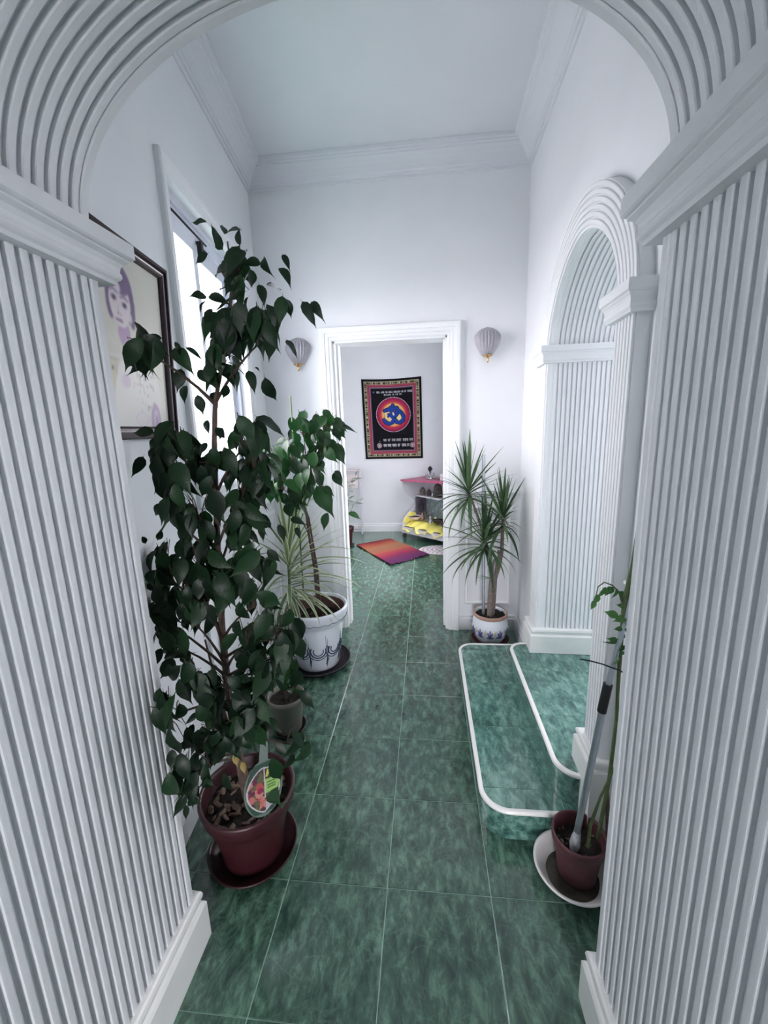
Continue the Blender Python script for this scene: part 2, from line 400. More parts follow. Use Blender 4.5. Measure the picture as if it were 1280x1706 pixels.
# --- right wall with its reeded archway
RC, RA, RZ, RH, RD = .535, .383, 1.805, .325, .50
mb = MB(); mb.M = MR
AOr = RA + .007
mb.box(0, RD, -.41, RC - AOr, 0, 3.2); mb.box(0, RD, RC + AOr, 1.70, 0, 3.2)
cv = arch_curve(RC, AOr, RZ, RH + .007, 1.76)
for (sa, za), (sb, zb) in zip(cv, cv[1:]):
    mb.add([(0,sa,za),(0,sb,zb),(RD,sb,zb),(RD,sa,za),(0,sa,3.2),(0,sb,3.2),(RD,sb,3.2),(RD,sa,3.2)], [(0,1,2,3),(7,6,5,4),(0,4,5,1),(3,2,6,7)])
wr = mb.build('wall_right', M['wall']); struct(wr, 'white right-hand wall with the reeded archway above the green steps', 'wall')
XA = -.042                                                # face of the architrave
BW = .128
# architrave band: backing plus six reeds round jambs and arch
def band(off0, off1, d0, d1, name, mtl, prof=None):
    m = MB(); m.M = MR; pr = prof or [(off0, d0), (off0, d1), (off1, d1), (off1, d0)]
    a = arch_curve(RC, RA, RZ, RH, 1.76); na = arch_normals(a)
    st = [((0, RC - RA, .0), (0, -1, 0), (-1, 0, 0))]
    for (s, z), q in zip(a, na): st.append(((0, s, z), (0, -q.x, -q.y), (-1, 0, 0)))
    st.append(((0, RC + RA, .0), (0, 1, 0), (-1, 0, 0)))
    m.sweep(pr, st, closed=prof is None, smooth=False); return m.build(name, mtl, wr)
band(0, BW, -.002, -XA - .006, 'architrave', M['trim'])
for k in range(6):
    c = .014 + k * (BW - .008) / 6 + .003
    band(0, 0, 0, 0, 'reed', M['trim'], [(c + a, -XA - .006 + b) for a, b in reed_prof(.0150, .0075)])
# reeded reveal
rr = MB(); rr.sweep(reed_prof(.0140, .0080), [((0,0,.30),(1,0,0),(0,-1,0)), ((0,0,1.80),(1,0,0),(0,-1,0))]); rev_me = rr.mesh('reed', M['trim'])
a = arch_curve(RC, AOr, RZ, RH + .007, 1.76); na = arch_normals(a)
rr = MB(); rr.sweep(reed_prof(.0140, .0080), [((0, s, z), (1, 0, 0), (0, q.x, q.y)) for (s, z), q in zip(a, na)]); reva_me = rr.mesh('reed', M['trim'])
for k in range(23):
    X = XA + .022 + k * .0215
    o = link('reed', rev_me, wr); o.matrix_basis = MR @ Matrix.Translation((X, RC + AOr, 0))
    o = link('reed', reva_me, wr); o.matrix_basis = MR @ Matrix.Translation((X, 0, 0))
    if k < 23:
        o = link('reed', rev_me, wr); o.matrix_basis = MR @ Matrix.Translation((X, RC - AOr, 0)) @ Matrix.Rotation(PI, 4, 'Z')
s0, s1 = RC - RA, RC + RA
farp = [(RD, s1), (XA, s1), (XA, s1 + BW), (0, s1 + BW)]; nearp = [(0, s0 - BW), (XA, s0 - BW), (XA, s0), (RD, s0)]
for pth, h0, z0, hp in ((farp, 1.74, .252, .135), (nearp, 1.742, 0, .38)):
    m = MB(); m.M = MR; m.mould(pth, cap_prof(h0, .077, .034), side=-1); m.build('capital', M['trim'], wr)
    m = MB(); m.M = MR
    if z0: m.mould(pth, plinth_prof(z0, hp, .026), side=-1)
    else:
        q = plinth_prof(.25, .13, .026); q[0] = (q[0][0], 0); q[1] = (q[1][0], 0); m.mould(pth, q, side=-1)
    m.build('plinth', M['plinth'], wr)
# ------------------------------------------------------------------ left wall, window
mb = MB(); mb.M = ML
ws0, ws1, wz0, wz1 = .463, 1.285, 1.215, 2.42
mb.box(-.16, 0, -.40, ws0, 0, 3.2); mb.box(-.16, 0, ws1, 1.70, 0, 3.2); mb.box(-.16, 0, ws0, ws1, 0, wz0); mb.box(-.16, 0, ws0, ws1, wz1, 3.2)
wl = mb.build('wall_left', M['wall']); struct(wl, 'white left-hand wall with the tall bright window', 'wall')
def rect_frame(mb, s0, s1, z0, z1, prof):
    """picture-frame moulding in a wall's local YZ plane; prof (offset outward, height off the wall in +X)"""
    P = [(s0, z0), (s0, z1), (s1, z1), (s1, z0)]; N = [(-1, -1), (-1, 1), (1, 1), (1, -1)]
    mb.sweep(prof, [((0, s, z), (0, a, b), (1, 0, 0)) for (s, z), (a, b) in zip(P, N)], closed=True, loop=True); return mb
win = MB(); win.M = ML
rect_frame(win, ws0 + .004, ws1 - .004, wz0 + .004, wz1 - .004, [(-.002, -.02), (-.002, .010), (.012, .014), (.034, .016), (.038, .022), (.055, .024), (.06, .018), (.06, -.001), (0, -.001)])
window = win.build('window_1', M['trim']); struct(window, 'tall white aluminium sliding window, overexposed by daylight', 'window')
m = MB(); m.M = ML; rect_frame(m, ws0 + .022, ws1 - .022, wz0 + .022, wz1 - .022, [(0, -.11), (0, -.045), (.024, -.045), (.024, -.11)]); m.build('window_frame', M['alu'], window)
m = MB(); m.M = ML
m.box(-.105, -.060, ws0 + .02, ws1 - .02, 2.355, 2.398); m.build('top_track', M['alu'], window)
m = MB(); m.M = ML; m.box(-.06, -.052, ws0 + .021, ws1 - .3, 2.374, 2.379); m.box(-.06, -.052, ws0 + .021, ws1 - .3, 2.338, 2.345); m.build('track_gap', M['dark'], window)
for a, b, X in ((ws0 + .022, .835, -.075), (.80, ws1 - .022, -.10)):
    m = MB(); m.M = ML; m.box(X, X + .025, a, a + .04, wz0 + .02, 2.36); m.box(X, X + .025, b - .045, b, wz0 + .02, 2.36)
    m.box(X, X + .025, a + .04, b - .045, 2.285, 2.36); m.box(X, X + .025, a + .04, b - .045, wz0 + .02, wz0 + .07)
    s = m.build('sash', M['alu'], window)
    m = MB(); m.M = ML; m.box(X + .010, X + .014, a + .035, b - .04, wz0 + .065, 2.29); m.build('pane', M['glass'], s)
m = MB(); m.M = ML; m.box(-.05, -.028, .845, .873, 2.285, 2.345, .003); m.build('buffer', M['dark'], window)
m = MB(); m.M = ML; m.box(-.001, .045, ws0 - .07, ws1 + .07, wz0 - .085, wz0 - .058, .006); m.build('window_sill', M['trim'], window)
m = MB(); m.box(-25, 25, -25, 25, -.30, -.07); struct(m.build('added_ground', M['ground']), 'unseen grey ground added outside to lower the light from below', 'ground')  # unseen ground, added so less light rises to the ceilings
# eave of the house outside
m = MB(); m.M = ML; m.box(-.55, -.17, -.8, 3.2, 2.62, 2.80); ev = m.build('exterior_eave', M['trim']); struct(ev, 'white eave overhanging outside the hall window', 'eave')
# ------------------------------------------------------------------ back wall with doorway
mb = MB(); dx0, dx1, dz = -.605, .145, 2.035
mb.box(-1.35, dx0, YB, YB2, 0, 3.2); mb.box(dx1, .70, YB, YB2, 0, 3.2); mb.box(dx0, dx1, YB, YB2, dz, 3.2)
wb = mb.build('wall_back', M['wall']); struct(wb, 'white end wall of the hall around the open doorway', 'wall')
CP = [(0, 0), (0, .012), (.008, .018), (.022, .018), (.025, .023), (.046, .023), (.049, .028), (.068, .031), (.080, .031), (.085, .024), (.085, 0)]
def casing(yw, sgn, name, label):
    root = thing(name, ((dx0 + dx1) / 2, yw, 0), label, 'trim'); root['kind'] = 'structure'
    fr = (0, sgn, 0)
    m = MB(); m.sweep(CP, [((dx0, yw, 0), (-1, 0, 0), fr), ((dx0, yw, dz), (-1, 0, 1), fr)], closed=True); m.build('casing_side', M['trim'], root)
    m = MB(); m.sweep(CP, [((dx0, yw, dz), (-1, 0, 1), fr), ((dx1, yw, dz), (1, 0, 1), fr)], closed=True); m.build('casing_head', M['trim'], root)
    m = MB(); m.sweep(CP, [((dx1, yw, dz), (1, 0, 1), fr), ((dx1, yw, 0), (1, 0, 0), fr)], closed=True); m.build('casing_side', M['trim'], root)
casing(YB, -1, 'trim_1', 'stepped white casing around the doorway')
m = MB(); m.box(dx0, dx0 + .012, YB - .004, YB2, 0, dz); m.box(dx1 - .012, dx1, YB - .004, YB2, 0, dz); m.box(dx0, dx1, YB - .004, YB2, dz - .012, dz)
m.box(dx0 + .012, dx0 + .024, YB + .05, YB2 - .02, 0, dz - .012); m.box(dx1 - .024, dx1 - .012, YB + .05, YB2 - .02, 0, dz - .012)
struct(m.build('trim_2', M['trim']), 'white door lining inside the doorway opening', 'trim')
# ------------------------------------------------------------------ cornice, dado rails, skirting, panel mouldings
crown = [(-.01,2.938),(.009,2.938),(.013,2.947),(.012,2.953),(.021,2.955),(.025,2.966),(.032,2.970),(.040,2.985),(.055,3.004),(.074,3.021),(.088,3.030),(.090,3.037),(.101,3.040),(.103,3.047),(.113,3.050),(.117,3.060),(.117,3.075),(-.01,3.075)]
m = MB(); m.mould([(XLW(.86), .86), (XLW(YB), YB), (XRW(YB), YB), (XRW(.81), .81)], crown); struct(m.build('trim_3', M['ceil']), 'white moulded cornice running under the hall ceiling', 'cornice')
rail = lambda z: [(-.005, z - .022), (.008, z - .022), (.012, z - .012), (.020, z - .006), (.022, z + .006), (.030, z + .012), (.030, z + .02), (-.005, z + .02)]
skirt = [(-.005, 0), (.016, 0), (.016, .085), (.012, .092), (.006, .094), (.007, .100), (.012, .106), (.011, .114), (.005, .12), (-.005, .12)]
def lrun(prof, pts, name, label, cat, Mx=None, side=1, mtl='trim'):
    m = MB(); m.M = Mx; m.mould(pts, prof, side); struct(m.build(name, M[mtl]), label, cat)
lrun(rail(1.0), [(XLW(.87), .87), (XLW(YB), YB), (dx0 - .085, YB)], 'trim_4', 'white dado rail along the left wall', 'dado rail')
lrun(rail(1.0), [(dx1 + .085, YB), (XRW(YB) - .02, YB)], 'trim_5', 'short white dado rail right of the doorway', 'dado rail')
lrun(rail(.995), [(0, -.02), (0, -.41)], 'trim_6', 'white dado rail beside the right archway', 'dado rail', MR)
lrun(skirt, [(XLW(.87), .87), (XLW(YB), YB), (dx0 - .085, YB)], 'baseboard_left', 'white skirting board along the left wall', 'baseboard')
lrun(skirt, [(dx1 + .085, YB), (XRW(YB), YB), (XRW(2.24), 2.24)], 'baseboard_right', 'white skirting board behind the dracaena pot', 'baseboard')
lrun(skirt, [(0, -.02), (0, -.41)], 'baseboard_near', 'white skirting board behind the right front pot', 'baseboard', MR)
lrun(skirt, [(-2.4, YF), (.30, YF)], 'baseboard_back', 'white skirting board under the tapestry', 'baseboard')
pm = [(0, 0), (0, .010), (.006, .014), (.016, .012), (.022, .006), (.022, 0)]
m = MB(); m.M = ML
for a, b in ((-.2, .35), (.48, 1.02), (1.12, 1.6)): rect_frame(m, a, b, .24, .90, pm)
struct(m.build('trim_7', M['trim']), 'raised panel mouldings on the left wall below the dado', 'panel moulding')
m = MB(); m.M = frame(.43, YB, -PI / 2); rect_frame(m, -.14, .14, .22, .90, pm); struct(m.build('trim_8', M['trim']), 'raised panel moulding behind the dracaena', 'panel moulding')
# ------------------------------------------------------------------ ceiling and the rooms around
m = MB(); m.box(-1.4, 1.2, .82, YB, 3.068, 3.2); struct(m.build('ceiling', M['ceil']), 'white hall ceiling', 'ceiling')
def shell(name, label, boxes, mtl='wall', cat='wall'):
    m = MB()
    for b in boxes: m.box(*b)
    return struct(m.build(name, M[mtl]), label, cat)
shell('wall_far', 'white far wall of the room beyond the doorway', [(-2.6, .5, YF, YF + .12, 0, 3.0)])
shell('wall_far_left', 'white left wall of the room beyond the doorway', [(-2.6, -2.5, YB2, YF, 0, 3.0), (-2.6, -1.35, YB + .08, YB2, 0, 3.0)])
shell('wall_far_right', 'white right wall of the room beyond the doorway with its window', [(.32, .42, YB2, 3.6, 0, 3.0), (.32, .42, 4.7, YF, 0, 3.0), (.32, .42, 3.6, 4.7, 0, .8), (.32, .42, 3.6, 4.7, 2.2, 3.0)])
shell('ceiling_far', 'white ceiling of the room beyond the doorway', [(-2.6, .5, YB2, YF + .1, 2.9, 3.0)], 'ceil', 'ceiling')
shell('wall_side', 'white walls of the room up the steps', [(3.2, 3.3, -.2, .9, .25, 3.0), (3.2, 3.3, .9, 2.95, .25, 3.0), (1.10, 2.0, 2.85, 2.95, .25, 3.0), (3.1, 3.3, 2.85, 2.95, .25, 3.0), (2.0, 3.1, 2.85, 2.95, .25, 1.15), (2.0, 3.1, 2.85, 2.95, 2.5, 3.0), (1.10, 3.3, .90, 1.0, .25, 3.0)])
shell('ceiling_side', 'white ceiling of the room up the steps', [(1.05, 3.3, .9, 2.95, 2.8, 2.9)], 'ceil', 'ceiling')
shell('wall_rear', 'unseen white walls added behind the viewpoint to limit the rear light', [(-2.0, -1.9, -2.8, .25, 0, 2.9), (2.3, 2.4, -2.8, .25, 0, 2.9), (-2.0, -.4, -2.8, -2.7, 0, 2.9), (.6, 2.4, -2.8, -2.7, 0, 2.9), (-.4, .6, -2.8, -2.7, 0, .2), (-.4, .6, -2.8, -2.7, 1.9, 2.9)])  # unseen walls, added to cut daylight reaching the jambs from behind
shell('ceiling_rear', 'unseen white ceiling added behind the viewpoint to limit the rear light', [(-2.0, 2.4, -2.8, .25, 2.8, 2.9)], 'ceil', 'ceiling')  # unseen ceiling, added with the rear walls to reduce light from behind
shell('floor_rear', 'green floor of the room behind the viewpoint', [(-2.6, 2.6, -2.9, -1.95, -.06, 0), (.7, 2.6, -2.9, .8, -.06, 0)], 'steptile', 'floor')
# ------------------------------------------------------------------ two-tier tiled steps
def rounded(x0, x1, ya, yb, ra, rb):
    """open outline from the near wall end, round the near and far left corners, to the far wall end"""
    P = [(x1, ya)]
    for k in range(11):
        t = -PI/2 - (PI/2) * k / 10; P.append((x0 + ra + ra * math.cos(t), ya + ra + ra * math.sin(t)))
    for k in range(11):
        t = PI - (PI/2) * k / 10; P.append((x0 + rb + rb * math.cos(t), yb - rb + rb * math.sin(t)))
    P.append((x1, yb)); return P
def clip(poly, x0, x1, y0, y1):
    def cut(P, f):
        out = []
        for i in range(len(P)):
            a, b = P[i], P[(i+1) % len(P)]; fa, fb = f(a), f(b)
            if fa >= 0: out.append(a)
            if (fa >= 0) != (fb >= 0):
                t = fa / (fa - fb); out.append((a[0] + t*(b[0]-a[0]), a[1] + t*(b[1]-a[1])))
        return out
    for f in (lambda p: p[0]-x0, lambda p: x1-p[0], lambda p: p[1]-y0, lambda p: y1-p[1]):
        poly = cut(poly, f)
        if len(poly) < 3: return []
    return poly
def inset(P, d):
    out = []
    for i, (x, y) in enumerate(P):
        a = Vector(P[max(i-1, 0)]); b = Vector(P[min(i+1, len(P)-1)]); t = (b - a).normalized()
        nrm = Vector((-t.y, t.x)) * -1; out.append((x + nrm.x * d, y + nrm.y * d))
    return out
def step(name, label, P, z0, z1, xs, ys, riser_cuts):
    core = MB(); Q = inset(P, .012); core.poly_prism(Q[::-1], z0, z1 - .0015); root = core.build(name, M['grout']); tag(root, label, 'step'); root['kind'] = 'structure'
    TP = inset(P, .008)[::-1]
    for xa, xb in zip(xs, xs[1:]):
        for ya, yb in zip(ys, ys[1:]):
            q = clip(TP, xa + .0015, xb - .0015, ya + .0015, yb - .0015)
            if len(q) >= 3:
                m = MB(); m.poly_prism(q, z1 - .006, z1); m.build('tile', M['steptile'], root)
    # riser tiles follow the outline
    R = []
    for a, b in zip(P, P[1:]):
        L_ = (Vector(b) - Vector(a)).length; k = max(1, int(L_ / .02))
        R += [(a[0] + (b[0]-a[0]) * q / k, a[1] + (b[1]-a[1]) * q / k) for q in range(k)]
    R.append(P[-1]); acc = 0; cur_ = [R[0]]; nxt = riser_cuts
    pieces = []
    for a, b in zip(R, R[1:]):
        acc += (Vector(b) - Vector(a)).length; cur_.append(b)
        if acc >= nxt: pieces.append(cur_); cur_ = [b]; nxt += .33
    if len(cur_) > 1: pieces.append(cur_)
    for pc in pieces:
        if len(pc) < 2: continue
        d0 = (Vector(pc[1]) - Vector(pc[0])).normalized() * .0012; pc[0] = (pc[0][0] + d0.x, pc[0][1] + d0.y)
        m = MB(); m.mould(pc, [(.0, z0 + .001), (.0, z1 - .010), (-.014, z1 - .010), (-.014, z0 + .001)], side=-1); m.build('riser_tile', M['steptile'], root)
    m = MB(); z = z1
    m.mould(P, [(-.010, z - .012), (.003, z - .012), (.0065, z - .008), (.0075, z - .002), (.005, z + .003), (.0, z + .0045), (-.010, z + .003)], side=-1)
    m.build('nosing', M['nosing'], root); return root
low = rounded(.193, .588, 1.253, 2.41, .095, .085)
step('lower_step', 'low green tiled step with a rounded white nosing, nearest the hall floor', low, 0, .12, [.19, .476, .80], [1.02, 1.35, 1.68, 2.01, 2.34, 2.67], .17)
up = rounded(.457, .752, 1.285, 2.195, .085, .075)
step('upper_step', 'upper green tiled step with white nosing leading under the right archway', up, .12, .25, [.452, .752, 1.08], [1.27, 1.60, 1.93, 2.26], .15)
m = MB(); m.box(.752, 1.12, 1.32, 2.15, .10, .2485); m.box(1.12, 3.3, .9, 2.9, .10, .2485); fs = m.build('floor_side', M['grout']); struct(fs, 'raised green tile floor beyond the right archway', 'floor')
for i in range(8):
    for j in range(-1, 5):
        xa, xb, ya, yb = .752 + i * .33 - .33 * 0, .752 + (i + 1) * .33, 1.27 + j * .33, 1.60 + j * .33
        if i == 0: ya, yb = max(ya, 1.34), min(yb, 2.13)
        if yb - ya < .03: continue
        m = MB(); m.box(xa + .0015, xb - .0015, ya + .0015, yb - .0015, .244, .25); m.build('tile', M['steptile'], fs)
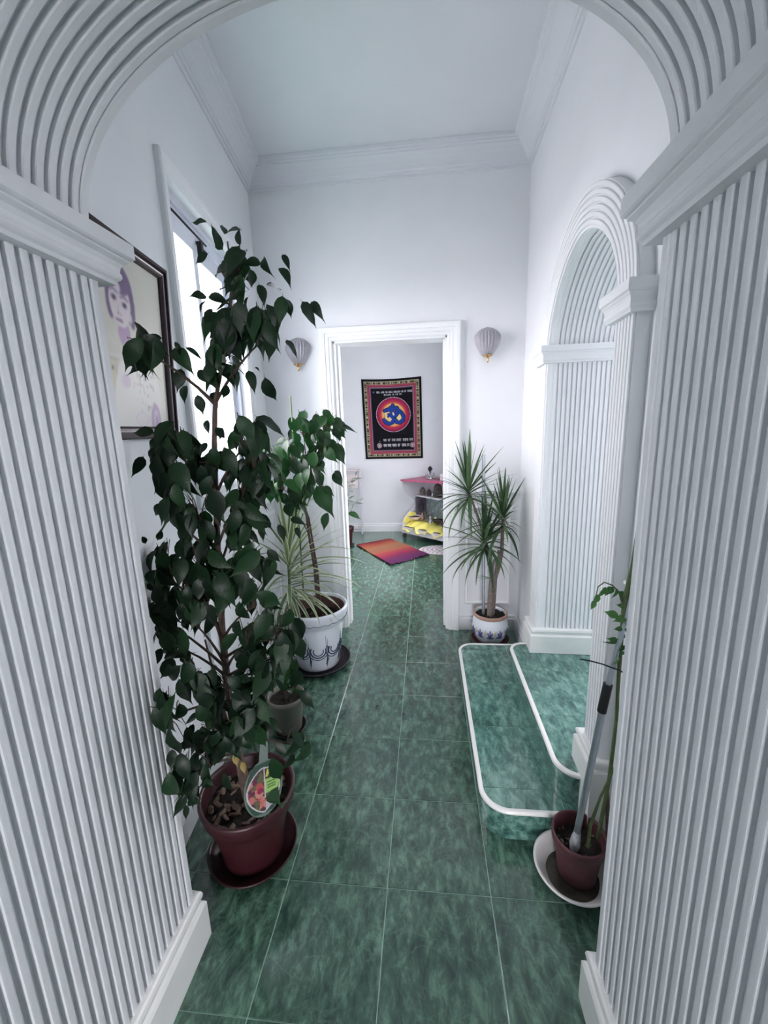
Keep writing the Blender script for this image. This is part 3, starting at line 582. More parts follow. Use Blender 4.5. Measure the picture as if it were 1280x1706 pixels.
FIG_LEAVES="-434,1017,1164,-514,967,1091,-27;-406,922,530,-425,946,392,36;-452,1082,1495,-450,1047,1381,-26;-709,1102,1715,-821,1157,1772,-47;-512,1045,1249,-560,1089,1148,66;-623,1070,1093,-692,1094,986,-5;-512,1055,1232,-583,1098,1145,87;-358,908,993,-352,925,885,11;-576,1052,1330,-559,1047,1211,-19;-442,1102,1401,-414,1059,1296,47;-495,1057,1758,-507,1088,1646,1;-336,918,1048,-382,927,956,-43;-529,1089,1745,-480,1121,1640,-14;-652,1010,1401,-590,977,1308,-9;-485,1159,1513,-385,1127,1451,-40;-560,1026,1105,-533,983,999,8;-554,836,903,-599,892,821,36;-452,1058,1363,-469,1107,1267,-6;-527,1145,1399,-544,1167,1283,-73;-451,942,1117,-465,929,1015,-45;-551,916,782,-590,897,671,42;-470,1091,1364,-455,1146,1267,-79;-402,937,928,-377,959,825,55;-459,1121,1117,-457,1054,1020,-20;-386,889,923,-437,911,834,-107;-516,1079,1153,-483,1077,1042,38;-421,913,620,-409,939,501,-8;-410,958,1033,-423,953,929,-5;-522,1141,1309,-436,1087,1250,-61;-392,959,1016,-447,917,937,19;-410,1058,1778,-412,1045,1670,-9;-503,1128,1796,-500,1106,1681,10;-525,1087,1644,-566,1035,1554,58;-640,1102,1236,-637,1110,1118,-17;-645,1042,1129,-583,1024,1033,55;-671,998,1703,-738,985,1615,-17;-409,944,1063,-414,971,966,-57;-471,1116,1753,-420,1041,1684,-89;-647,846,755,-632,854,639,44;-640,817,660,-643,823,542,1;-405,1057,1768,-417,1024,1668,32;-460,1090,1377,-461,1044,1280,-14;-385,974,922,-360,904,846,-37;-704,1020,1044,-637,1016,947,-50;-641,1120,1434,-637,1088,1323,63;-425,970,872,-469,971,773,24;-439,1091,1817,-516,1040,1757,78;-497,1096,1785,-504,1047,1685,9;-471,1142,1948,-530,1148,1845,-28;-617,1023,1262,-669,1042,1169,34;-684,1131,1482,-663,1157,1369,8;-737,1097,1718,-792,1093,1612,-59;-547,1213,1316,-554,1190,1200,11;-521,1109,1148,-529,1086,1039,-34;-744,1069,1273,-686,1080,1173,-115;-554,1150,1693,-582,1092,1598,0;-404,1141,1764,-493,1128,1700,32;-664,1078,1503,-721,1024,1423,28;-658,1053,1323,-713,1050,1228,1;-504,927,815,-458,894,721,6;-362,945,977,-329,885,906,36;-619,1152,1411,-660,1130,1306,29;-544,856,873,-550,865,771,-1;-491,1146,1400,-429,1127,1312,-40;-472,913,748,-429,846,674,41;-453,988,996,-428,985,895,5;-489,1166,1792,-488,1115,1690,56;-456,1013,1189,-513,1015,1107,-26;-614,1000,1020,-671,1040,936,33;-514,1210,1484,-448,1181,1395,-2;-641,1205,1412,-553,1177,1338,20;-545,1192,1319,-482,1201,1224,9;-569,1063,1048,-590,1020,948,-20;-436,940,1073,-374,979,1012,-2;-407,926,878,-435,861,806,-9;-416,1125,1799,-388,1145,1697,-37;-361,993,932,-340,1010,834,0;-557,1134,1659,-493,1114,1571,-59;-458,1152,1386,-401,1086,1324,-58;-737,1101,1237,-679,1113,1138,-33;-663,1111,1108,-696,1068,1006,-33;-384,1043,962,-350,1043,863,-24;-437,891,785,-489,845,708,4;-503,1147,1112,-429,1129,1029,40;-574,1224,1725,-651,1243,1636,34;-607,1048,1152,-521,1021,1094,26;-790,1098,1724,-775,1139,1614,17;-441,955,970,-488,938,884,-46;-507,1203,1348,-541,1165,1247,-24;-634,1136,1293,-573,1097,1207,4;-458,1124,1504,-443,1074,1414,-19;-532,924,847,-458,958,780,7;-440,1110,1472,-446,1048,1391,6;-540,1173,1306,-492,1154,1207,-22;-727,1129,1323,-728,1115,1209,8;-533,1064,1432,-500,1050,1337,-2;-631,1096,1178,-646,1062,1074,20;-438,1100,1912,-491,1051,1832,6;-466,919,713,-440,938,610,-9;-798,1099,1080,-857,1129,981,29;-472,1145,1422,-441,1117,1325,-51;-655,1013,1014,-656,1048,911,13;-719,1094,1397,-728,1101,1286,-1;-542,936,768,-546,901,665,62;-662,1000,1313,-711,1006,1223,26;-636,835,834,-647,815,732,21;-712,1048,1425,-734,1058,1320,31;-674,1080,1309,-712,1115,1214,25;-365,978,962,-352,935,875,28;-511,1002,822,-539,987,717,50;-459,1072,1797,-468,1083,1696,5;-490,1015,1281,-516,1006,1189,-12;-732,1198,1266,-720,1141,1162,23;-490,1053,1285,-420,1045,1216,31;-580,1055,1093,-644,1048,1009,9;-764,1090,1406,-738,1136,1308,7;-743,1149,1329,-752,1181,1218,13;-467,1067,1155,-533,1047,1081,-21;-402,1149,1789,-471,1136,1711,7;-632,985,1354,-628,997,1257,15;-563,1124,1045,-631,1087,966,19;-597,1037,1083,-555,1047,988,-12;-469,1018,1515,-437,1046,1432,14;-571,1166,1231,-589,1130,1129,39;-496,980,766,-506,940,667,-36;-481,1108,928,-472,1055,833,-5;-637,1138,1129,-585,1102,1038,41;-732,1090,1728,-700,1051,1630,-15;-599,827,866,-605,764,792,50;-762,1118,1354,-758,1149,1247,26;-424,1060,959,-369,1022,880,-49;-678,1156,1464,-663,1134,1357,-42;-647,1201,1385,-691,1207,1282,-16;-561,1189,1800,-626,1166,1713,16;-451,849,779,-502,890,708,24;-511,908,734,-526,941,637,-20;-565,1196,1273,-570,1142,1178,11;-589,900,856,-553,856,773,66;-492,1043,1136,-454,1042,1046,-25;-663,1024,1474,-653,1060,1382,49;-500,937,761,-475,931,660,-28;-438,1153,1751,-428,1115,1656,8;-517,1131,1309,-535,1082,1222,-32;-445,998,888,-482,944,812,35;-518,1009,1117,-468,1005,1035,-8;-450,1087,1861,-478,1117,1769,24;-416,1051,899,-417,1051,797,10;-568,1117,1281,-551,1112,1180,-65;-684,1131,1073,-633,1072,994,6;-618,894,910,-608,890,812,-31;-664,1062,1466,-638,1094,1375,-21;-628,959,828,-575,983,740,-30;-678,1125,1408,-669,1155,1307,-8;-398,1001,882,-404,1017,785,-42;-698,1133,1240,-719,1157,1137,-73;-488,1147,1345,-437,1172,1263,-9;-656,1097,1064,-618,1077,967,-19;-655,1044,1348,-692,990,1275,69;-605,927,654,-598,961,551,22;-562,839,946,-585,831,860,-24;-421,1112,856,-471,1053,785,-51;-603,1089,1392,-599,1059,1298,-40;-722,1088,1471,-714,1070,1370,-4;-712,1135,1424,-663,1086,1345,79;-559,1173,1181,-614,1173,1092,-18;-537,1080,1699,-524,1059,1605,16;-579,1187,1274,-562,1214,1174,45;-530,1047,1007,-517,1071,912,26;-517,1092,1319,-572,1061,1247,-43;-496,964,838,-542,981,753,-24;-353,915,971,-371,879,895,1;-716,1086,1714,-721,1072,1611,46;-698,1030,926,-695,1013,822,21;-687,1133,1701,-622,1115,1621,-2;-560,1079,868,-513,1086,774,74;-573,1063,1361,-627,1069,1284,-13;-770,1169,1390,-801,1128,1293,0;-738,1174,1495,-781,1188,1396,-11;-578,872,924,-567,876,833,68;-663,1021,1694,-643,973,1612,-53;-451,921,791,-411,910,705,9;-700,1074,1127,-697,1028,1035,-14;-630,1065,1115,-579,1092,1034,22;-636,1038,1285,-625,1043,1191,16;-642,1115,1138,-617,1101,1039,-10;-423,1103,1615,-414,1155,1539,29;-657,805,835,-607,816,756,-20;-670,1051,1009,-726,1035,925,-3;-493,1034,876,-482,1075,786,-19;-458,1071,1372,-474,1064,1283,-11;-872,1239,1093,-871,1194,982,61;-418,1148,1792,-385,1134,1701,-10;-396,986,905,-398,925,835,8;-848,1206,1076,-863,1187,961,-20;-817,1149,1071,-839,1121,964,-57;-581,1143,1108,-600,1152,1008,19;-539,1178,1400,-548,1158,1303,-27;-373,1016,1729,-349,1015,1647,29;-642,908,606,-640,829,532,-54;-532,1017,1080,-520,988,993,26;-498,1071,928,-538,1034,844,3;-516,1048,1292,-469,1049,1215,5;-547,1195,1452,-508,1210,1361,5;-482,1030,879,-512,969,810,20;-499,1175,1940,-459,1158,1846,25;-497,1153,1422,-506,1153,1326,-7;-587,1225,1761,-581,1205,1657,-15;-454,1048,1058,-504,1009,990,-71;-427,986,940,-492,1009,883,56;-327,934,683,-383,884,622,-25;-654,1059,1163,-721,1091,1100,52;-498,1064,1226,-499,1016,1148,-31;-532,1172,1774,-521,1143,1678,-24;-585,1024,628,-543,969,543,-51;-490,1093,1388,-504,1095,1298,34;-399,999,924,-366,998,839,42;-563,959,635,-602,924,544,3;-588,885,797,-566,903,706,5;-484,1050,1255,-424,1034,1191,-17;-767,1195,1718,-785,1136,1628,-37;-340,937,976,-345,906,899,-19;-577,1239,1757,-634,1223,1670,-3;-733,1171,1279,-786,1176,1189,-25;-412,1061,1737,-395,1100,1660,103;-749,1178,1383,-732,1133,1290,-66;-452,975,1094,-462,935,1019,-51;-575,849,693,-587,846,598,29;-453,1068,1385,-463,1089,1301,-35;-581,883,720,-623,864,634,55;-491,1006,952,-499,988,862,112;-635,1037,1485,-633,1061,1396,-34;-594,965,637,-624,939,540,-16;-630,1069,1407,-642,1084,1316,23;-619,900,865,-563,872,796,-95;-476,1083,1736,-523,1066,1661,34;-471,1170,1405,-403,1163,1340,-49;-713,1140,1095,-761,1169,1008,-19;-453,969,819,-518,956,754,21;-523,1060,1219,-526,1033,1134,53;-549,1261,1908,-510,1209,1822,-17;-737,1176,1046,-778,1191,948,27;-589,1001,732,-568,956,643,44;-584,857,896,-523,855,832,-4;-562,855,653,-552,842,557,29;-414,1042,912,-363,1003,844,-4;-487,954,994,-491,966,908,40;-725,1146,945,-765,1179,850,40;-452,1077,1738,-433,1060,1653,-29;-708,1122,1174,-757,1124,1086,-21;-509,964,787,-518,955,692,-9;-508,1070,1149,-554,1091,1074,-12;-615,1189,1413,-666,1132,1350,-15;-707,1126,1219,-729,1130,1121,16;-616,1194,1418,-571,1153,1339,-7;-515,1215,1307,-566,1167,1238,-13;-610,1024,758,-602,984,665,35;-649,906,575,-618,845,495,-12;-763,1175,1074,-702,1144,993,46;-613,1015,1016,-640,970,939,-9;-448,1120,1360,-457,1142,1275,10;-404,954,914,-390,951,830,54;-555,1078,1653,-540,1061,1566,26;-863,1135,1049,-855,1176,949,14;-646,835,643,-632,825,547,-21;-545,1067,1092,-559,1023,1013,11;-522,1020,916,-584,992,853,36;-517,1040,1065,-554,1022,986,40;-631,818,887,-639,833,802,19;-758,1011,934,-775,979,841,74;-549,823,631,-600,851,557,-47;-530,1170,1481,-582,1170,1403,-24;-791,1089,981,-721,1045,919,17;-506,1205,1783,-555,1195,1700,-32;-691,906,546,-668,927,445,5;-818,1097,976,-796,1068,877,-20;-676,1120,1030,-673,1114,930,-3;-564,1090,802,-581,1133,712,2;-478,1167,1747,-497,1100,1686,12;-645,1128,1252,-671,1155,1164,-15;-457,1063,1116,-474,1111,1046,-46;-776,1215,1431,-825,1175,1348,10;-647,935,563,-680,932,464,19;-786,1177,1240,-824,1141,1151,-87;-625,834,870,-608,830,786,58;-709,935,571,-768,924,484,-16;-543,885,884,-576,895,806,36;-496,1156,1438,-497,1157,1348,1;-380,1072,1754,-429,1051,1689,4;-362,1122,1814,-374,1110,1727,6;-576,1086,1438,-589,1114,1356,0;-412,955,953,-376,938,880,-93;-748,1174,1048,-685,1151,969,16;-781,1116,1135,-808,1119,1039,-7;-751,1003,931,-713,1007,842,-12;-536,1123,1287,-508,1114,1203,4;-347,1025,581,-400,983,509,-29;-750,1177,1074,-739,1168,972,-20;-705,1084,1444,-689,1054,1359,-9;-866,1236,1103,-861,1234,994,62;-634,917,882,-693,917,815,11;-658,1025,797,-595,981,736,70;-509,1113,1356,-556,1079,1291,57;-446,939,753,-480,931,671,47;-599,1047,1392,-615,1068,1310,-31;-728,1047,1698,-727,1021,1610,71;-900,1201,999,-839,1190,906,-32;-586,1162,1032,-551,1115,956,-32;-781,1052,856,-702,1077,797,33;-495,945,899,-495,972,818,-26;-529,1189,1304,-524,1206,1214,-24;-662,1119,1055,-655,1086,966,-2;-728,1142,1299,-752,1141,1207,58;-387,1077,1714,-390,1057,1634,-11;-535,896,891,-543,857,818,12;-880,1227,1062,-870,1226,953,-66;-617,975,643,-699,986,587,-30;-501,1096,986,-428,1116,937,42;-482,977,764,-466,915,700,8;-861,1186,1095,-817,1171,1000,66;-672,1027,1262,-639,999,1187,-43;-550,1007,736,-553,1030,645,11;-647,1051,1111,-665,1016,1031,-50;-482,949,841,-499,973,760,-100;-793,1195,1445,-858,1205,1370,-15;-740,1147,1055,-698,1165,967,40;-583,999,728,-536,1009,646,53;-461,1102,1869,-500,1074,1796,17;-591,799,727,-566,773,649,-6;-684,1118,945,-704,1074,861,37;-540,1108,861,-532,1103,766,41;-571,1231,1805,-620,1206,1726,-33;-690,1107,1444,-740,1103,1369,-23;-701,979,799,-659,965,716,2;-810,1108,970,-818,1152,880,-2;-602,1028,632,-607,1015,532,55;-598,1033,588,-547,984,514,4;-669,1162,1164,-717,1129,1090,-29;-727,1147,1149,-726,1115,1058,-28;-714,1075,986,-703,1076,892,9;-683,1058,1488,-715,1065,1409,12;-744,1093,1712,-753,1056,1628,-14;-717,1084,797,-776,1124,726,-22;-544,955,737,-472,900,725,-13;-541,1092,1681,-551,1126,1604,-67;-512,1194,1785,-459,1179,1712,21;-786,1066,994,-820,1088,906,-15;-311,1100,1791,-282,1141,1727,-11;-480,1139,1347,-446,1117,1273,-42;-503,1075,1118,-568,1072,1064,17;-436,1082,907,-408,1059,827,-3;-697,1154,1290,-691,1166,1199,77;-687,1121,1358,-648,1107,1278,41;-570,1184,1259,-498,1171,1206,-46;-393,958,984,-436,948,920,0;-524,1151,1081,-472,1122,1014,-66;-638,1018,1360,-670,1017,1286,-19;-621,1191,1388,-649,1152,1312,29;-525,856,849,-565,890,790,10;-790,1098,793,-842,1093,706,-25;-484,1093,1017,-436,1115,950,31;-625,1026,1264,-623,1004,1185,7;-412,971,914,-465,986,856,-56;-469,1087,1871,-475,1116,1792,-55;-432,1136,1750,-372,1142,1692,-60;-843,1131,962,-773,1127,889,-45;-531,1108,1229,-515,1070,1157,-4;-659,1019,1370,-630,981,1303,-63;-509,937,775,-438,890,773,-13;-379,960,926,-426,975,866,18;-537,1079,1690,-541,1053,1612,39;-486,1114,1238,-425,1080,1194,-37;-575,963,827,-615,984,755,-55;-680,1063,1043,-646,1071,962,-12;-632,824,871,-634,820,792,-15;-831,1145,917,-806,1144,820,-4;-534,1185,1734,-583,1193,1662,-25;-457,852,852,-489,886,793,9;-707,1143,1252,-707,1150,1163,51;-448,1010,873,-409,1018,801,83;-455,1004,874,-394,970,830,-79;-331,867,749,-304,858,677,45;-505,1127,1914,-498,1132,1828,22;-434,966,884,-481,953,821,-40;-804,1103,1076,-758,1120,996,28;-847,1228,1135,-873,1195,1045,85;-603,1038,742,-640,1000,667,-4;-692,1013,1711,-637,1038,1656,4;-600,988,624,-540,950,564,1;-406,950,825,-345,901,818,44;-841,1173,1118,-855,1124,1037,44;-658,1046,1023,-665,1028,940,65;-580,1164,1666,-531,1178,1598,20;-606,1007,1010,-589,1014,930,-54;-702,1041,1376,-705,1038,1295,-41;-691,1192,900,-721,1158,816,-36;-780,1154,1724,-821,1174,1644,-5;-656,1196,1124,-637,1182,1036,44;-615,1218,1429,-591,1188,1350,-43;-797,1187,1434,-847,1204,1359,44;-658,1014,804,-605,972,746,16;-605,850,686,-608,809,613,86;-617,992,642,-665,1004,565,-57;-518,1144,1927,-555,1155,2004,-57;-634,875,802,-641,890,722,-26;-624,862,701,-643,900,629,-7;-491,1070,740,-477,1034,660,51;-425,912,850,-406,940,782,16;-558,1162,1363,-590,1144,1289,7;-538,1200,1335,-533,1204,1251,19;-702,940,768,-670,911,692,47;-441,945,901,-410,899,849,31;-491,1172,1727,-490,1124,1660,21;-722,1119,1232,-711,1108,1147,-48;-745,1136,1420,-811,1142,1364,105;-896,1208,959,-842,1163,886,59;-546,1174,1767,-589,1137,1705,45;-841,1118,968,-865,1123,877,31;-734,1095,975,-707,1124,895,-45;-858,1233,1089,-868,1184,1006,-18;-420,1086,951,-417,1083,871,-15;-586,1229,1671,-514,1212,1625,-75;-571,1014,786,-517,981,730,-30;-582,918,704,-527,932,641,-30;-866,1269,1118,-871,1210,1039,29;-521,1030,712,-531,1010,629,52;-711,1119,1458,-716,1070,1391,-26;-654,1121,1420,-650,1141,1341,7;-721,1070,1364,-681,1088,1296,45;-721,1160,1038,-735,1118,960,40;-829,1143,1094,-769,1120,1030,49;-601,1196,1674,-645,1191,1602,38;-547,917,676,-541,919,594,-7;-773,1118,1009,-767,1107,921,16;-599,976,634,-634,940,562,24;-756,1121,969,-700,1122,899,76;-483,1061,879,-493,1038,802,21;-776,1147,1471,-862,1152,1475,11;-495,1117,1873,-565,1155,1876,1;-357,947,845,-301,900,841,12;-561,1160,1178,-495,1160,1130,-28;-405,1041,863,-401,1050,786,31;-628,1185,1413,-648,1152,1340,-16;-635,1034,1076,-634,1017,1000,-9;-646,901,505,-656,918,417,5;-558,939,771,-627,913,742,-33;-508,1109,1505,-528,1151,1446,-8;-563,1253,1697,-558,1214,1621,-57;-496,1090,919,-541,1071,855,47;-649,1158,1015,-700,1177,950,-31;-555,835,768,-534,875,709,58;-537,1026,870,-529,1033,791,5;-677,991,607,-662,999,519,19;-624,1027,1076,-593,1054,1012,-12;-661,999,636,-651,989,549,-5;-798,1145,797,-733,1104,744,21;-616,924,602,-643,900,525,-13;-613,1026,641,-586,1029,558,6;-890,1234,1115,-851,1236,1029,29;-807,1082,1033,-775,1061,956,16;-616,970,604,-614,930,528,-2;-440,1132,1881,-489,1141,1822,62;-572,982,620,-506,990,568,-20;-821,1234,1087,-863,1220,1007,-20;-336,933,806,-289,913,757,-7;-516,1154,1972,-451,1107,1964,-13;-758,1172,1089,-813,1192,1026,-23;-617,979,638,-594,944,564,14;-553,890,721,-563,881,646,-21;-501,1184,1932,-474,1210,1860,5;-679,1195,1195,-657,1159,1124,-20;-477,1127,1635,-460,1125,1564,-26;-745,1109,1271,-811,1114,1227,11;-521,1102,995,-524,1101,919,-19;-762,1099,984,-756,1125,905,-71;-667,1133,1649,-684,1119,1575,-6;-644,904,709,-637,878,635,-41;-884,1188,859,-851,1154,779,6;-459,1036,762,-493,1036,693,21;-604,976,661,-580,999,587,55;-658,1022,1062,-667,1013,988,0;-861,1186,863,-849,1206,774,-10;-778,1166,1699,-798,1152,1620,1;-458,952,689,-416,965,627,-36;-563,1008,654,-539,961,592,-44;-616,832,693,-615,823,620,29;-775,1076,937,-765,1030,870,38;-416,1154,1844,-357,1118,1820,-61;-499,1160,1497,-458,1151,1438,26;-570,988,772,-573,959,701,46;-594,1028,767,-634,993,710,28;-821,1142,1411,-855,1117,1344,-43;-298,1149,1798,-259,1129,1743,18;-835,1197,1044,-861,1204,963,-11;-725,1003,881,-757,1020,813,-37;-639,994,609,-671,952,545,21;-859,1225,832,-868,1252,744,-31;-509,977,718,-495,992,646,15;-618,921,608,-634,911,532,-27;-675,991,785,-639,997,718,-37;-696,1158,1480,-647,1138,1426,52;-621,902,624,-634,889,549,63;-485,1012,645,-502,972,581,-18;-610,882,591,-637,834,538,-18;-682,1127,949,-710,1121,876,-20;-837,1246,1056,-882,1287,995,43;-538,1150,1632,-511,1108,1584,6;-676,923,528,-625,897,472,19;-517,1077,1068,-510,1120,1015,25;-416,1092,1214,-394,1079,1155,-27;-614,1039,650,-598,1014,578,56;-365,1124,1705,-331,1114,1650,-39;-409,1137,1907,-387,1108,1850,51;-871,1221,1017,-855,1213,936,-68;-568,1119,1816,-503,1129,1797,-2;-636,1141,1579,-635,1160,1513,4;-813,1134,822,-863,1131,760,-32;-614,854,876,-570,816,854,14;-383,1159,1889,-344,1152,1834,-16;-443,1105,1228,-479,1127,1183,11;-770,1063,860,-765,1058,786,-38;-459,1096,1138,-421,1109,1089,3;-439,1156,1854,-424,1157,1790,-13;-495,1106,1827,-543,1145,1844,14;-352,904,672,-308,937,641,27;-580,938,528,-526,891,517,13;-443,1112,1879,-455,1156,1835,-24;-884,1297,951,-875,1255,880,4;-496,929,672,-478,922,609,9;-818,1093,825,-833,1051,765,8;-369,943,614,-381,882,594,-36;-514,1107,1223,-513,1116,1162,-23;-860,1200,960,-857,1171,888,60;-628,1140,1641,-585,1128,1594,15;-585,1108,1153,-527,1113,1127,15;-590,1148,1640,-557,1121,1592,-33;-447,1112,1811,-470,1145,1766,57;-867,1165,985,-836,1134,925,7;-489,1101,1781,-526,1103,1734,26;-631,868,907,-625,810,905,-46;-385,1103,1223,-331,1090,1208,-7;-435,945,709,-387,920,679,4;-639,1105,1599,-664,1109,1543,14;-350,949,604,-323,896,624,10;-687,1073,976,-664,1078,1036,-6;-584,1159,1829,-608,1101,1816,-8;-505,1126,1395,-510,1099,1445,-14;-655,955,494,-599,914,501,-19;-821,1123,899,-854,1116,837,12;-635,857,546,-652,811,503,-20;-596,1159,1583,-576,1132,1533,7;-552,1122,1790,-593,1135,1749,5;-459,957,681,-429,925,638,-3;-647,1120,1697,-611,1155,1664,-36;-420,1148,1897,-463,1108,1883,-15;-564,1080,1484,-555,1120,1446,-3;-762,1147,1459,-815,1146,1424,-13;-428,960,621,-384,949,579,-2;-446,903,844,-496,924,845,8;-532,1083,1171,-495,1111,1140,-5;-633,946,628,-635,888,654,-25;-723,1157,1729,-781,1139,1726,-3;-351,1118,1802,-348,1136,1752,7;-839,1204,1082,-858,1190,1020,38;-842,1208,876,-865,1172,822,38;-527,1106,1595,-556,1126,1554,-32;-479,923,808,-446,888,786,8;-645,842,692,-634,811,646,-9;-576,1145,1816,-613,1151,1773,44;-538,1101,1912,-588,1113,1892,-9;-376,1076,1294,-388,1104,1256,-1;-550,1137,1996,-606,1145,2004,17;-648,945,681,-642,898,649,12;-798,1146,1409,-782,1122,1360,-35;-486,1119,1197,-466,1109,1152,-24;-729,1082,934,-712,1072,882,14;-366,1092,1202,-346,1072,1168,-8;-622,1141,1443,-639,1118,1404,4;-546,1124,1447,-518,1109,1413,-53;-566,1117,1227,-553,1105,1183,-13;-355,1113,1902,-334,1113,1860,1;-495,1102,1949,-509,1128,1987,34;-608,1130,1506,-606,1120,1460,17;-474,1098,1120,-472,1084,1077,-5;-610,955,585,-620,915,553,-33;-378,926,879,-387,929,840,19;-466,1128,1929,-462,1115,1973,-31;-568,1129,1485,-573,1117,1442,3;-634,865,564,-613,822,559,4;-663,1105,1711,-657,1120,1669,-43;-783,1121,1189,-809,1122,1149,-20;-624,1127,1184,-611,1128,1141,-18;-625,933,727,-644,898,707,-12;-639,852,512,-629,830,480,-26;-846,1111,1174,-847,1129,1138,-30;-360,920,825,-346,915,797,19;-481,1131,1859,-510,1147,1873,19;-629,1107,1153,-605,1091,1134,1;-466,1144,1639,-452,1157,1627,-30"
